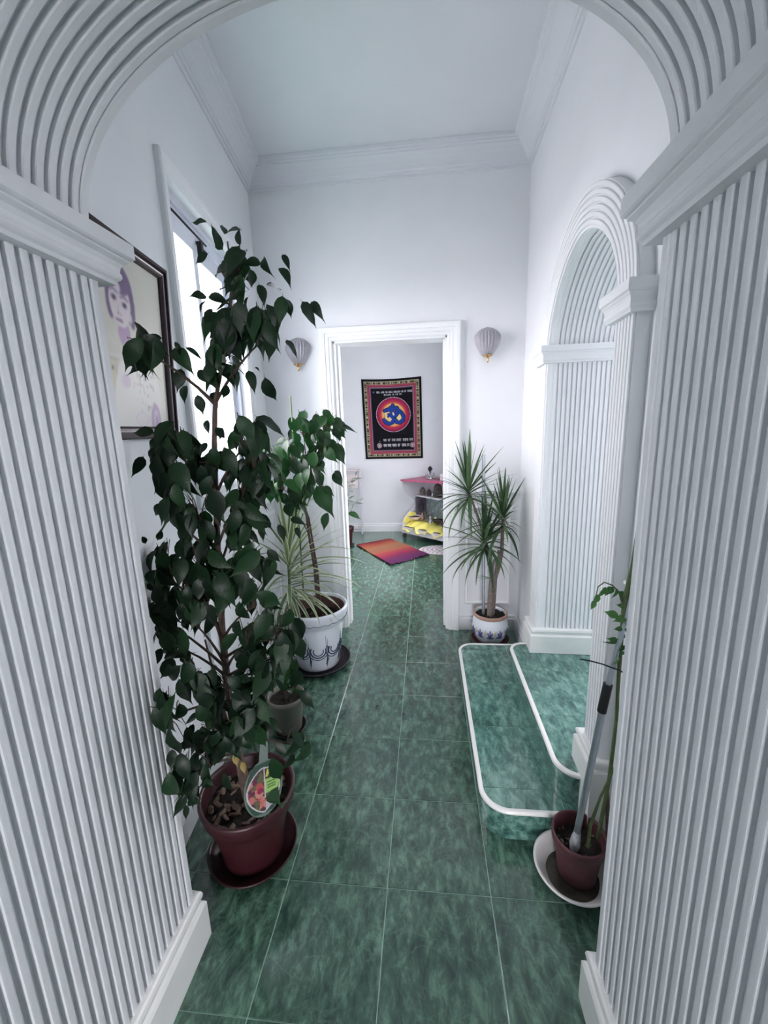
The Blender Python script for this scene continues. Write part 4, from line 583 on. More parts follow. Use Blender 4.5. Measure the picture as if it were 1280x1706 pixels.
FIG_TWIGS="b,-534,1140,1726,-514,1145,1821,-494,1150,1856;t,-498,1149,1849,-438,1100,1912;t,-499,1149,1847,-439,1091,1817;t,-496,1149,1852,-549,1261,1908;t,-497,1149,1850,-505,1127,1914;t,-494,1150,1856,-499,1175,1940;t,-497,1149,1850,-501,1184,1932;t,-496,1149,1852,-461,1102,1869;t,-501,1148,1843,-450,1087,1861;t,-495,1150,1854,-471,1142,1948;t,-496,1149,1852,-469,1087,1871;b,-575,1140,1583,-550,1145,1687,-524,1150,1731;t,-534,1148,1714,-534,1185,1734;t,-529,1149,1722,-506,1205,1783;t,-528,1149,1724,-495,1057,1758;t,-526,1150,1728,-478,1167,1747;t,-533,1148,1716,-546,1174,1767;t,-532,1149,1718,-532,1172,1774;t,-533,1148,1716,-489,1166,1792;t,-527,1150,1726,-476,1083,1736;t,-532,1148,1718,-452,1077,1738;t,-531,1149,1719,-561,1189,1800;t,-527,1149,1726,-512,1194,1785;t,-526,1150,1728,-497,1096,1785;t,-530,1149,1720,-577,1239,1757;t,-534,1148,1714,-459,1072,1797;t,-530,1149,1721,-503,1128,1796;t,-525,1150,1730,-471,1116,1753;t,-532,1148,1718,-571,1231,1805;t,-528,1149,1724,-529,1089,1745;t,-532,1148,1717,-491,1172,1727;t,-529,1149,1722,-587,1225,1761;b,-585,1140,1549,-497,1120,1657,-409,1100,1704;t,-443,1108,1686,-387,1077,1714;t,-430,1105,1693,-416,1125,1799;t,-420,1102,1698,-380,1072,1754;t,-440,1107,1687,-432,1136,1750;t,-428,1104,1694,-402,1149,1789;t,-430,1105,1693,-412,1061,1737;t,-418,1102,1699,-438,1153,1751;t,-429,1105,1693,-405,1057,1768;t,-430,1105,1693,-418,1148,1792;t,-416,1102,1701,-373,1016,1729;t,-439,1107,1688,-404,1141,1764;t,-416,1102,1701,-410,1058,1778;b,-591,1140,1509,-576,1145,1604,-560,1150,1639;t,-566,1148,1626,-580,1164,1666;t,-563,1149,1634,-563,1253,1697;t,-563,1149,1634,-601,1196,1674;t,-562,1149,1635,-574,1224,1725;t,-565,1148,1628,-557,1134,1659;t,-562,1150,1636,-554,1150,1693;t,-561,1150,1638,-541,1092,1681;t,-563,1149,1632,-525,1087,1644;t,-566,1148,1626,-555,1078,1653;t,-566,1148,1626,-537,1080,1699;t,-563,1149,1634,-537,1079,1690;t,-566,1148,1625,-586,1229,1671;b,-586,1140,1545,-659,1110,1641,-733,1080,1678;t,-721,1085,1672,-744,1093,1712;t,-729,1082,1676,-692,1013,1711;t,-710,1089,1667,-778,1166,1699;t,-722,1084,1672,-767,1195,1718;t,-729,1082,1676,-737,1097,1718;t,-709,1090,1666,-671,998,1703;t,-705,1091,1664,-663,1021,1694;t,-728,1082,1676,-790,1098,1724;t,-708,1090,1666,-732,1090,1728;t,-730,1081,1677,-716,1086,1714;t,-714,1088,1669,-780,1154,1724;t,-727,1082,1675,-728,1047,1698;b,-616,1140,1276,-658,1130,1370,-701,1120,1404;t,-691,1122,1396,-654,1121,1420;t,-700,1120,1403,-678,1125,1408;t,-687,1123,1393,-663,1024,1474;t,-686,1124,1392,-630,1069,1407;t,-694,1122,1398,-705,1084,1444;t,-691,1122,1396,-683,1058,1488;t,-688,1123,1394,-664,1062,1466;t,-691,1123,1396,-635,1037,1485;t,-700,1120,1404,-664,1078,1503;t,-700,1120,1403,-678,1156,1464;t,-686,1124,1392,-641,1120,1434;t,-699,1120,1403,-690,1107,1444;t,-684,1124,1391,-793,1195,1445;t,-692,1122,1397,-722,1088,1471;t,-685,1124,1391,-684,1131,1482;t,-697,1121,1401,-776,1215,1431;t,-699,1121,1402,-745,1136,1420;t,-699,1120,1403,-712,1135,1424;t,-690,1123,1395,-711,1119,1458;t,-694,1122,1398,-797,1187,1434;t,-687,1123,1393,-712,1048,1425;t,-689,1123,1395,-738,1174,1495;b,-626,1140,1150,-670,1110,1258,-713,1080,1307;t,-705,1086,1297,-721,1070,1364;t,-706,1085,1299,-743,1149,1329;t,-708,1084,1301,-702,1041,1376;t,-709,1083,1302,-719,1094,1397;t,-705,1086,1297,-659,1019,1370;t,-701,1089,1293,-762,1118,1354;t,-707,1084,1300,-652,1010,1401;t,-710,1082,1304,-632,985,1354;t,-700,1089,1292,-687,1121,1358;t,-706,1085,1299,-764,1090,1406;t,-700,1089,1292,-770,1169,1390;t,-711,1082,1304,-728,1142,1299;t,-708,1084,1300,-655,1044,1348;t,-705,1086,1297,-638,1018,1360;t,-709,1083,1302,-749,1178,1383;t,-712,1081,1305,-662,1000,1313;b,-622,1140,1193,-612,1140,1305,-602,1140,1357;t,-605,1140,1344,-647,1201,1385;t,-603,1140,1351,-533,1064,1432;t,-603,1140,1355,-621,1191,1388;t,-603,1140,1355,-573,1063,1361;t,-605,1140,1340,-616,1194,1418;t,-605,1140,1344,-619,1152,1411;t,-603,1140,1354,-603,1089,1392;t,-602,1140,1356,-599,1047,1392;t,-606,1140,1340,-628,1185,1413;t,-603,1140,1355,-615,1218,1429;t,-605,1140,1342,-641,1205,1412;t,-603,1140,1352,-576,1086,1438;t,-604,1140,1347,-615,1189,1413;b,-615,1140,1286,-552,1130,1393,-489,1120,1441;t,-513,1124,1423,-530,1170,1481;t,-501,1122,1432,-440,1110,1472;t,-492,1120,1439,-452,1082,1495;t,-494,1121,1437,-514,1210,1484;t,-508,1123,1427,-469,1018,1515;t,-491,1120,1439,-458,1124,1504;t,-497,1121,1434,-547,1195,1452;b,-621,1140,1205,-547,1130,1306,-472,1120,1348;t,-472,1120,1348,-507,1203,1348;t,-478,1121,1345,-460,1090,1377;t,-474,1120,1347,-491,1146,1400;t,-488,1122,1339,-480,1139,1347;t,-491,1123,1337,-472,1145,1422;t,-487,1122,1340,-448,1120,1360;t,-491,1122,1338,-453,1068,1385;t,-486,1122,1340,-442,1102,1401;t,-487,1122,1340,-488,1147,1345;t,-500,1124,1333,-497,1153,1422;t,-487,1122,1340,-496,1156,1438;t,-502,1124,1332,-539,1178,1400;t,-476,1121,1346,-538,1200,1335;t,-485,1122,1341,-527,1145,1399;t,-493,1123,1336,-471,1170,1405;t,-481,1121,1343,-458,1152,1386;b,-627,1140,1130,-575,1130,1235,-523,1120,1280;t,-542,1124,1264,-529,1189,1304;t,-530,1121,1274,-517,1092,1319;t,-529,1121,1275,-490,1093,1388;t,-530,1121,1274,-490,1053,1285;t,-540,1123,1266,-515,1215,1307;t,-535,1122,1270,-522,1141,1309;t,-539,1123,1266,-517,1131,1309;t,-537,1123,1268,-516,1048,1292;t,-530,1121,1274,-509,1113,1356;t,-525,1120,1279,-536,1123,1287;t,-532,1122,1272,-452,1058,1363;t,-532,1122,1272,-458,1071,1372;t,-529,1121,1275,-470,1091,1364;t,-529,1121,1275,-545,1192,1319;t,-531,1121,1273,-558,1162,1363;t,-541,1124,1264,-579,1187,1274;t,-528,1121,1276,-540,1173,1306;t,-539,1123,1266,-547,1213,1316;b,-631,1140,1083,-643,1120,1188,-654,1100,1233;t,-653,1102,1227,-679,1195,1195;t,-650,1106,1219,-674,1080,1309;t,-651,1105,1221,-634,1136,1293;t,-651,1105,1221,-625,1026,1264;t,-651,1105,1222,-576,1052,1330;t,-653,1102,1228,-697,1154,1290;t,-651,1105,1222,-707,1126,1219;t,-652,1104,1224,-727,1129,1323;t,-651,1105,1223,-722,1119,1232;t,-650,1106,1219,-645,1128,1252;t,-650,1106,1219,-707,1143,1252;t,-653,1102,1229,-658,1053,1323;t,-651,1105,1221,-733,1171,1279;t,-650,1107,1218,-636,1038,1285;t,-650,1107,1217,-698,1133,1240;t,-649,1108,1215,-640,1102,1236;t,-652,1104,1224,-617,1023,1262;b,-635,1140,1040,-587,1120,1153,-540,1100,1205;t,-553,1105,1191,-512,1055,1232;t,-544,1102,1201,-559,1173,1181;t,-550,1104,1194,-490,1015,1281;t,-542,1101,1203,-568,1117,1281;t,-553,1106,1191,-561,1160,1178;t,-544,1102,1201,-571,1166,1231;t,-553,1105,1191,-484,1050,1255;t,-545,1102,1200,-523,1060,1219;t,-553,1106,1191,-512,1045,1249;t,-545,1102,1200,-498,1064,1226;t,-545,1102,1200,-531,1108,1229;t,-545,1102,1200,-570,1184,1259;t,-548,1103,1197,-565,1196,1273;b,-632,1140,1078,-674,1110,1179,-716,1080,1220;t,-703,1089,1207,-744,1069,1273;t,-708,1086,1212,-786,1177,1240;t,-712,1083,1216,-732,1198,1266;t,-706,1087,1210,-672,1027,1262;t,-710,1085,1214,-737,1101,1237;b,-640,1140,939,-557,1095,1057,-474,1050,1114;t,-482,1054,1109,-503,1075,1118;t,-479,1053,1111,-492,1043,1136;t,-493,1060,1101,-516,1079,1153;t,-482,1054,1109,-467,1067,1155;t,-486,1057,1106,-456,1013,1189;t,-490,1059,1103,-508,1070,1149;t,-486,1057,1106,-434,1017,1164;t,-496,1062,1099,-524,1151,1081;t,-496,1062,1099,-457,1063,1116;t,-476,1051,1113,-503,1147,1112;t,-488,1058,1104,-459,1121,1117;t,-485,1056,1107,-521,1109,1148;b,-640,1140,940,-656,1120,1044,-672,1100,1088;t,-666,1108,1071,-607,1048,1152;t,-667,1106,1074,-630,1065,1115;t,-668,1105,1076,-713,1140,1095;t,-668,1105,1076,-642,1115,1138;t,-670,1102,1083,-727,1147,1149;t,-671,1102,1084,-645,1042,1129;t,-668,1105,1077,-647,1051,1111;t,-668,1106,1076,-737,1176,1046;t,-672,1100,1087,-669,1162,1164;t,-669,1104,1080,-663,1111,1108;t,-672,1101,1086,-654,1059,1163;t,-667,1106,1075,-684,1131,1073;t,-672,1101,1086,-631,1096,1178;t,-667,1107,1073,-656,1196,1124;t,-667,1106,1074,-758,1172,1089;t,-672,1100,1087,-637,1138,1129;t,-669,1104,1079,-708,1122,1174;b,-644,1140,849,-751,1170,966,-857,1200,1023;t,-840,1195,1013,-866,1269,1118;t,-829,1192,1008,-880,1227,1062;t,-828,1192,1007,-847,1228,1135;t,-822,1190,1004,-837,1246,1056;t,-844,1196,1016,-866,1236,1103;t,-849,1198,1019,-858,1233,1089;t,-835,1194,1011,-798,1099,1080;t,-840,1195,1013,-804,1103,1076;t,-849,1198,1018,-829,1143,1094;t,-849,1198,1018,-848,1206,1076;t,-841,1196,1014,-841,1173,1118;t,-842,1196,1015,-835,1197,1044;t,-816,1188,1001,-839,1204,1082;t,-818,1189,1002,-817,1149,1071;t,-822,1190,1004,-871,1221,1017;t,-825,1191,1006,-781,1116,1135;t,-834,1194,1011,-890,1234,1115;t,-837,1194,1012,-900,1201,999;t,-832,1193,1009,-884,1297,951;t,-841,1195,1014,-861,1186,1095;t,-826,1191,1006,-821,1234,1087;t,-836,1194,1012,-863,1135,1049;t,-839,1195,1013,-872,1239,1093;b,-644,1140,862,-610,1110,976,-576,1080,1031;t,-581,1084,1024,-545,1067,1092;t,-588,1091,1011,-649,1158,1015;t,-582,1085,1022,-518,1009,1117;t,-587,1089,1014,-586,1162,1032;t,-583,1086,1020,-563,1124,1045;t,-581,1084,1024,-597,1037,1083;t,-589,1092,1010,-560,1026,1105;t,-578,1082,1028,-517,1040,1065;t,-587,1089,1014,-581,1143,1108;t,-584,1087,1019,-569,1063,1048;t,-587,1089,1014,-580,1055,1093;t,-579,1083,1026,-532,1017,1080;b,-644,1140,859,-692,1120,961,-740,1100,1003;t,-727,1105,991,-750,1177,1074;t,-731,1104,994,-763,1175,1074;t,-723,1107,988,-756,1121,969;t,-729,1105,993,-773,1118,1009;t,-723,1107,987,-748,1174,1048;t,-740,1100,1002,-762,1099,984;t,-737,1101,1000,-740,1147,1055;t,-732,1103,996,-700,1074,1127;t,-737,1101,1000,-658,1046,1023;t,-736,1102,998,-721,1160,1038;t,-730,1104,993,-680,1063,1043;t,-729,1105,993,-704,1020,1044;b,-646,1140,726,-755,1145,837,-865,1150,889;t,-832,1149,873,-842,1208,876;t,-848,1149,881,-831,1145,917;t,-827,1148,871,-807,1082,1033;t,-842,1149,878,-896,1208,959;t,-859,1150,886,-859,1225,832;t,-823,1148,869,-841,1118,968;t,-838,1149,876,-861,1186,863;t,-849,1149,881,-818,1097,976;t,-830,1148,872,-867,1165,985;t,-853,1149,883,-843,1131,962;t,-844,1149,879,-786,1066,994;t,-864,1150,888,-884,1188,859;t,-859,1150,886,-791,1089,981;t,-822,1148,868,-860,1200,960;t,-856,1150,884,-821,1123,899;t,-863,1150,888,-810,1108,970;b,-645,1140,827,-559,1080,940,-473,1020,994;t,-489,1031,984,-501,1096,986;t,-473,1020,994,-521,1102,995;t,-494,1035,981,-530,1047,1007;t,-475,1022,993,-452,975,1094;t,-476,1022,993,-484,1093,1017;t,-480,1025,990,-451,942,1117;t,-504,1041,975,-436,940,1073;t,-503,1041,976,-409,944,1063;t,-487,1030,985,-454,1048,1058;b,-646,1140,761,-525,1070,864,-405,1000,908;t,-409,1002,906,-424,1060,959;t,-431,1015,898,-416,1051,899;t,-434,1017,897,-421,1112,856;t,-430,1014,899,-392,959,1016;t,-410,1003,906,-420,1086,951;t,-419,1008,902,-336,918,1048;t,-414,1005,904,-414,1042,912;t,-429,1014,899,-358,908,993;t,-433,1016,897,-402,937,928;t,-439,1020,895,-481,1108,928;t,-445,1023,893,-405,1041,863;t,-415,1006,904,-393,958,984;t,-445,1023,893,-412,955,953;t,-449,1026,891,-384,1043,962;t,-415,1006,904,-404,954,914;t,-437,1019,896,-427,986,940;t,-450,1026,891,-412,971,914;t,-413,1005,905,-410,958,1033;t,-436,1018,896,-436,1082,907;t,-414,1006,904,-385,974,922;b,-646,1140,719,-576,1085,829,-506,1030,880;t,-515,1037,873,-560,1079,868;t,-507,1030,879,-491,1006,952;t,-523,1043,867,-487,954,994;t,-511,1034,876,-522,1020,916;t,-518,1039,871,-540,1108,861;t,-516,1038,872,-441,955,970;t,-510,1033,877,-564,1090,802;t,-531,1049,862,-483,1061,879;t,-513,1036,874,-453,988,996;t,-524,1044,867,-496,1090,919;t,-515,1037,873,-482,1030,879;t,-511,1034,876,-537,1026,870;t,-511,1034,876,-493,1034,876;t,-518,1040,871,-498,1071,928;b,-646,1140,735,-670,1110,851,-694,1080,906;t,-687,1088,891,-613,1015,1016;t,-690,1084,899,-684,1118,945;t,-693,1081,904,-734,1095,975;t,-685,1091,887,-714,1075,986;t,-686,1089,889,-725,1146,945;b,-647,1140,694,-713,1110,795,-780,1080,835;t,-757,1090,821,-725,1003,881;t,-763,1088,825,-698,1030,926;t,-766,1086,827,-798,1145,797;t,-769,1085,828,-818,1093,825;t,-761,1089,823,-775,1076,937;t,-755,1091,820,-751,1003,931;t,-764,1087,825,-770,1063,860;t,-773,1083,831,-813,1134,822;t,-754,1092,819,-781,1052,856;t,-769,1085,828,-758,1011,934;b,-647,1140,669,-550,1055,772,-452,970,816;t,-476,991,805,-491,1070,740;t,-490,1003,799,-425,970,872;t,-454,971,815,-459,1036,762;t,-474,989,807,-455,1004,874;t,-486,999,801,-495,945,899;t,-457,974,814,-441,945,901;t,-471,986,808,-386,889,923;t,-458,975,814,-511,1002,822;t,-480,994,804,-434,966,884;t,-459,976,813,-448,1010,873;t,-477,991,805,-396,986,905;t,-474,989,806,-407,926,878;t,-461,977,812,-453,969,819;t,-452,970,816,-482,949,841;t,-491,1004,799,-445,998,888;t,-462,979,812,-496,964,838;b,-648,1140,608,-594,1045,725,-540,950,781;t,-548,964,773,-575,963,827;t,-561,987,759,-535,896,891;t,-549,965,772,-525,856,849;t,-548,963,774,-594,1028,767;t,-559,982,762,-571,1014,786;t,-546,960,775,-570,988,772;t,-541,951,780,-543,885,884;t,-554,974,767,-603,1038,742;t,-544,957,777,-532,924,847;t,-553,973,768,-610,1024,758;t,-555,976,765,-544,856,873;t,-560,985,760,-583,999,728;b,-647,1140,654,-639,1030,765,-630,920,816;t,-633,959,798,-675,991,785;t,-633,962,797,-618,894,910;t,-631,933,810,-578,872,924;t,-631,935,810,-619,900,865;t,-630,927,813,-701,979,799;t,-633,955,800,-554,836,903;t,-631,929,812,-658,1014,804;t,-631,936,809,-562,839,946;t,-631,931,811,-634,917,882;t,-632,949,803,-589,900,856;t,-633,962,797,-628,959,828;t,-633,955,800,-658,1025,797;b,-647,1140,694,-511,1060,810,-376,980,866;t,-415,1003,850,-399,999,924;t,-382,984,864,-365,978,962;t,-402,995,856,-362,945,977;t,-389,988,861,-361,993,932;t,-409,999,853,-398,1001,882;t,-427,1010,845,-340,937,976;t,-380,982,864,-379,960,926;t,-424,1008,846,-353,915,971;b,-642,1140,457,-497,1045,565,-352,950,613;t,-402,983,596,-331,867,749;t,-404,984,596,-347,1025,581;t,-382,970,603,-327,934,683;b,-644,1140,512,-605,1030,612,-566,920,652;t,-579,957,638,-605,927,654;t,-569,928,649,-598,1033,588;t,-572,937,646,-585,1024,628;t,-566,921,651,-639,994,609;t,-572,938,645,-617,992,642;t,-571,936,646,-553,890,721;t,-579,956,639,-572,982,620;t,-568,927,649,-604,976,661;t,-573,940,645,-555,835,768;t,-572,939,645,-599,976,634;b,-640,1140,411,-645,1000,523,-651,860,575;t,-650,891,564,-709,935,571;t,-651,876,569,-610,882,591;t,-650,895,562,-605,850,686;t,-649,912,556,-642,908,606;t,-651,869,572,-649,906,575;t,-651,870,571,-676,923,528;t,-651,863,574,-591,799,727;t,-649,915,555,-691,906,546;b,-646,1140,544,-558,1040,641,-470,940,677;t,-470,940,677,-509,977,718;t,-479,951,673,-437,891,785;t,-476,946,675,-485,1012,645;t,-503,978,663,-458,952,689;t,-486,958,671,-466,919,713;t,-482,954,672,-472,913,748;t,-480,951,673,-446,939,753;b,-648,1140,600,-650,990,715,-652,840,770;t,-651,885,754,-634,875,802;t,-652,857,764,-624,862,701;t,-652,852,766,-657,805,835;t,-652,846,768,-599,827,866;t,-652,841,770,-636,835,834;t,-651,879,756,-644,904,709;t,-651,861,762,-702,940,768;t,-651,862,762,-625,834,870;b,-645,1140,801,-653,1120,908,-661,1100,955;t,-660,1102,951,-670,1051,1009;t,-660,1102,950,-682,1127,949;t,-658,1108,937,-624,1027,1076;t,-660,1102,952,-658,1022,1062;t,-659,1105,944,-662,1119,1055;t,-661,1100,955,-691,1192,900;t,-659,1105,943,-655,1013,1014;t,-659,1104,946,-676,1120,1030;t,-660,1101,952,-614,1000,1020;t,-658,1106,942,-606,1007,1010;t,-658,1106,942,-635,1034,1076;t,-659,1105,944,-656,1097,1064;b,-638,1140,379,-625,1030,498,-611,920,558;t,-613,936,549,-562,855,653;t,-613,930,552,-618,921,608;t,-613,930,552,-621,902,624;t,-616,962,535,-616,924,602;t,-615,947,543,-575,849,693;t,-614,942,545,-616,970,604;t,-615,946,544,-549,823,631;b,-643,1140,484,-621,1045,596,-599,950,648;t,-602,962,641,-563,959,635;t,-603,969,637,-588,885,797;t,-607,984,629,-617,979,638;t,-600,952,646,-614,1039,650;t,-606,979,632,-677,991,607;t,-599,951,647,-617,975,643;t,-602,963,641,-613,1026,641;t,-601,957,644,-602,1028,632;t,-600,956,644,-589,1001,732;t,-604,971,636,-563,1008,654;t,-603,965,639,-582,918,704;t,-600,954,645,-600,988,624;t,-602,963,641,-594,965,637;t,-601,957,644,-581,883,720;t,-603,967,638,-547,917,676;t,-607,983,630,-661,999,636;b,-648,1140,594,-570,1040,685,-492,940,717;t,-512,967,709,-451,849,779;t,-522,979,705,-504,927,815;t,-500,951,714,-550,1007,736;t,-521,977,705,-451,921,791;t,-509,962,710,-496,980,766;t,-500,951,714,-509,964,787;t,-494,943,716,-457,852,852;t,-503,954,713,-521,1030,712;t,-506,958,711,-500,937,761;t,-520,976,706,-482,977,764"
FIG2_LEAVES="-498,2243,1486,-364,2282,1448,-47;-704,2249,1520,-601,2233,1439,14;-513,2289,1402,-442,2252,1266,17;-556,2250,1580,-505,2280,1503,5;-556,2288,1459,-515,2246,1392,9;-582,2289,1415,-544,2258,1336,9;-697,2238,1408,-671,2249,1328,-35;-634,2262,1406,-622,2276,1302,-3;-514,2257,1244,-464,2280,1184,-14;-634,2236,1306,-549,2249,1222,-31;-748,2247,1398,-867,2282,1400,27;-722,2271,1293,-689,2238,1197,-28;-711,2231,1509,-609,2235,1494,-20;-635,2299,1168,-519,2246,970,7;-584,2277,1158,-515,2259,1093,19;-562,2289,1007,-599,2269,884,42;-740,2269,1196,-784,2247,1121,-33;-797,2293,1160,-745,2289,1056,-25;-525,2288,1235,-460,2252,1143,9;-618,2254,1251,-572,2273,1148,-5;-680,2283,1283,-721,2278,1183,-30;-769,2264,1095,-800,2243,1054,-26;-587,2237,1565,-601,2237,1447,-15;-482,2261,1545,-464,2241,1424,10;-628,2325,1540,-634,2319,1430,4;-515,2191,1544,-578,2151,1456,6;-568,2214,1485,-565,2219,1385,-2;-533,2283,1477,-485,2313,1401,-46;-556,2130,1528,-607,2162,1426,-10;-498,2336,1519,-442,2359,1446,7;-572,2354,1539,-639,2368,1469,-76;-563,2349,1519,-549,2333,1413,9;-504,2278,1475,-455,2215,1399,-18;-503,2285,1518,-445,2315,1405,29;-492,2228,1554,-536,2278,1467,1;-504,2254,1461,-446,2203,1406,-6;-687,2343,1488,-637,2286,1393,41;-692,2261,1580,-700,2283,1467,-56;-656,2201,1539,-599,2157,1430,-49;-667,2154,1537,-705,2196,1442,-3;-697,2329,1548,-744,2293,1468,-26;-597,2177,1469,-571,2154,1379,76;-646,2238,1580,-660,2186,1479,16;-664,2370,1478,-670,2410,1361,-22;-765,2361,1556,-771,2358,1447,-20;-643,2316,1476,-572,2272,1426,50;-685,2282,1527,-643,2307,1414,1;-740,2357,1488,-797,2360,1402,3;-739,2270,1470,-730,2293,1361,-49;-676,2299,1465,-638,2283,1339,-17;-733,2285,1424,-707,2323,1338,1;-679,2153,1465,-686,2173,1364,-34;-728,2203,1407,-671,2198,1299,14;-853,2340,1302,-892,2367,1192,-46;-806,2306,1285,-828,2327,1168,-32;-771,2310,1359,-746,2246,1251,-57;-736,2185,1430,-733,2129,1342,51;-720,2213,1328,-702,2210,1222,17;-678,2205,1322,-618,2146,1213,25;-798,2305,1319,-768,2269,1225,13;-742,2328,1424,-731,2319,1321,60;-781,2357,1250,-683,2379,1165,-27;-803,2306,1362,-835,2247,1294,24;-758,2272,1317,-699,2223,1204,19;-753,2318,1419,-745,2344,1305,22;-670,2223,1353,-676,2197,1217,-45;-744,2179,1399,-753,2186,1303,-9;-715,2313,1369,-715,2238,1300,15;-761,2272,1336,-802,2199,1225,-27;-659,2347,1364,-686,2360,1246,-22;-587,2249,1468,-545,2273,1349,78;-576,2261,1366,-590,2231,1271,-7;-603,2360,1384,-589,2313,1283,-53;-615,2385,1303,-613,2321,1212,-12;-539,2199,1444,-526,2200,1345,-35;-570,2221,1398,-533,2263,1309,67;-599,2303,1433,-579,2335,1314,8;-571,2231,1403,-657,2222,1337,-74;-549,2216,1388,-470,2192,1282,40;-550,2258,1440,-575,2225,1351,7;-593,2271,1337,-614,2214,1242,-4;-547,2374,1422,-520,2331,1326,-7;-789,2316,1182,-751,2289,1068,-4;-751,2134,1147,-732,2077,1064,113;-857,2248,1276,-775,2260,1167,40;-822,2198,1249,-806,2220,1134,2;-842,2223,1122,-751,2256,1036,-22;-868,2287,1197,-953,2243,1098,13;-801,2168,1206,-800,2122,1114,59;-825,2305,1231,-858,2341,1140,3;-937,2299,1176,-964,2335,1052,11;-811,2152,1160,-814,2178,1064,-19;-782,2105,1251,-748,2144,1170,-53;-767,2153,1216,-663,2120,1128,-27;-834,2135,1204,-847,2140,1067,-2;-843,2270,1189,-881,2240,1105,-92;-807,2286,1143,-763,2226,1069,-72;-856,2277,1191,-831,2240,1074,-46;-732,2279,1155,-690,2303,1059,2;-682,2223,1224,-690,2221,1114,8;-703,2208,1124,-665,2264,1023,60;-690,2210,1227,-719,2242,1123,5;-634,2197,1191,-635,2163,1085,-42;-699,2247,1241,-722,2195,1137,10;-690,2185,1224,-616,2161,1130,-3;-696,2314,1205,-650,2317,1112,-2;-659,2253,1176,-693,2260,1054,-44;-695,2218,1165,-760,2169,1055,-6;-676,2173,1254,-665,2118,1142,21;-727,2259,1224,-695,2227,1105,-48;-864,2346,1325,-816,2272,1251,-33;-847,2244,1390,-751,2228,1303,34;-865,2231,1348,-877,2195,1234,16;-868,2281,1320,-804,2243,1261,-17;-862,2172,1417,-911,2155,1289,4;-868,2285,1315,-962,2320,1241,-12;-825,2114,1341,-819,2105,1221,-49;-856,2338,1350,-914,2281,1240,-19;-842,2155,1417,-912,2168,1330,5;-855,2127,1331,-844,2157,1232,85;-576,2122,1369,-604,2144,1249,17;-609,2151,1277,-649,2122,1161,42;-604,2128,1293,-587,2174,1170,-49;-636,2270,1264,-622,2237,1145,3;-637,2301,1239,-570,2276,1157,-28;-619,2182,1278,-574,2185,1194,-40;-613,2215,1235,-566,2203,1139,-29;-632,2275,1324,-557,2263,1253,-5;-665,2319,1286,-750,2268,1201,73;-691,2144,1083,-646,2147,991,-48;-738,2187,1121,-689,2224,1007,8;-773,2246,1069,-733,2210,960,12;-748,2186,1102,-736,2193,1001,44;-721,2100,1113,-748,2135,986,12"
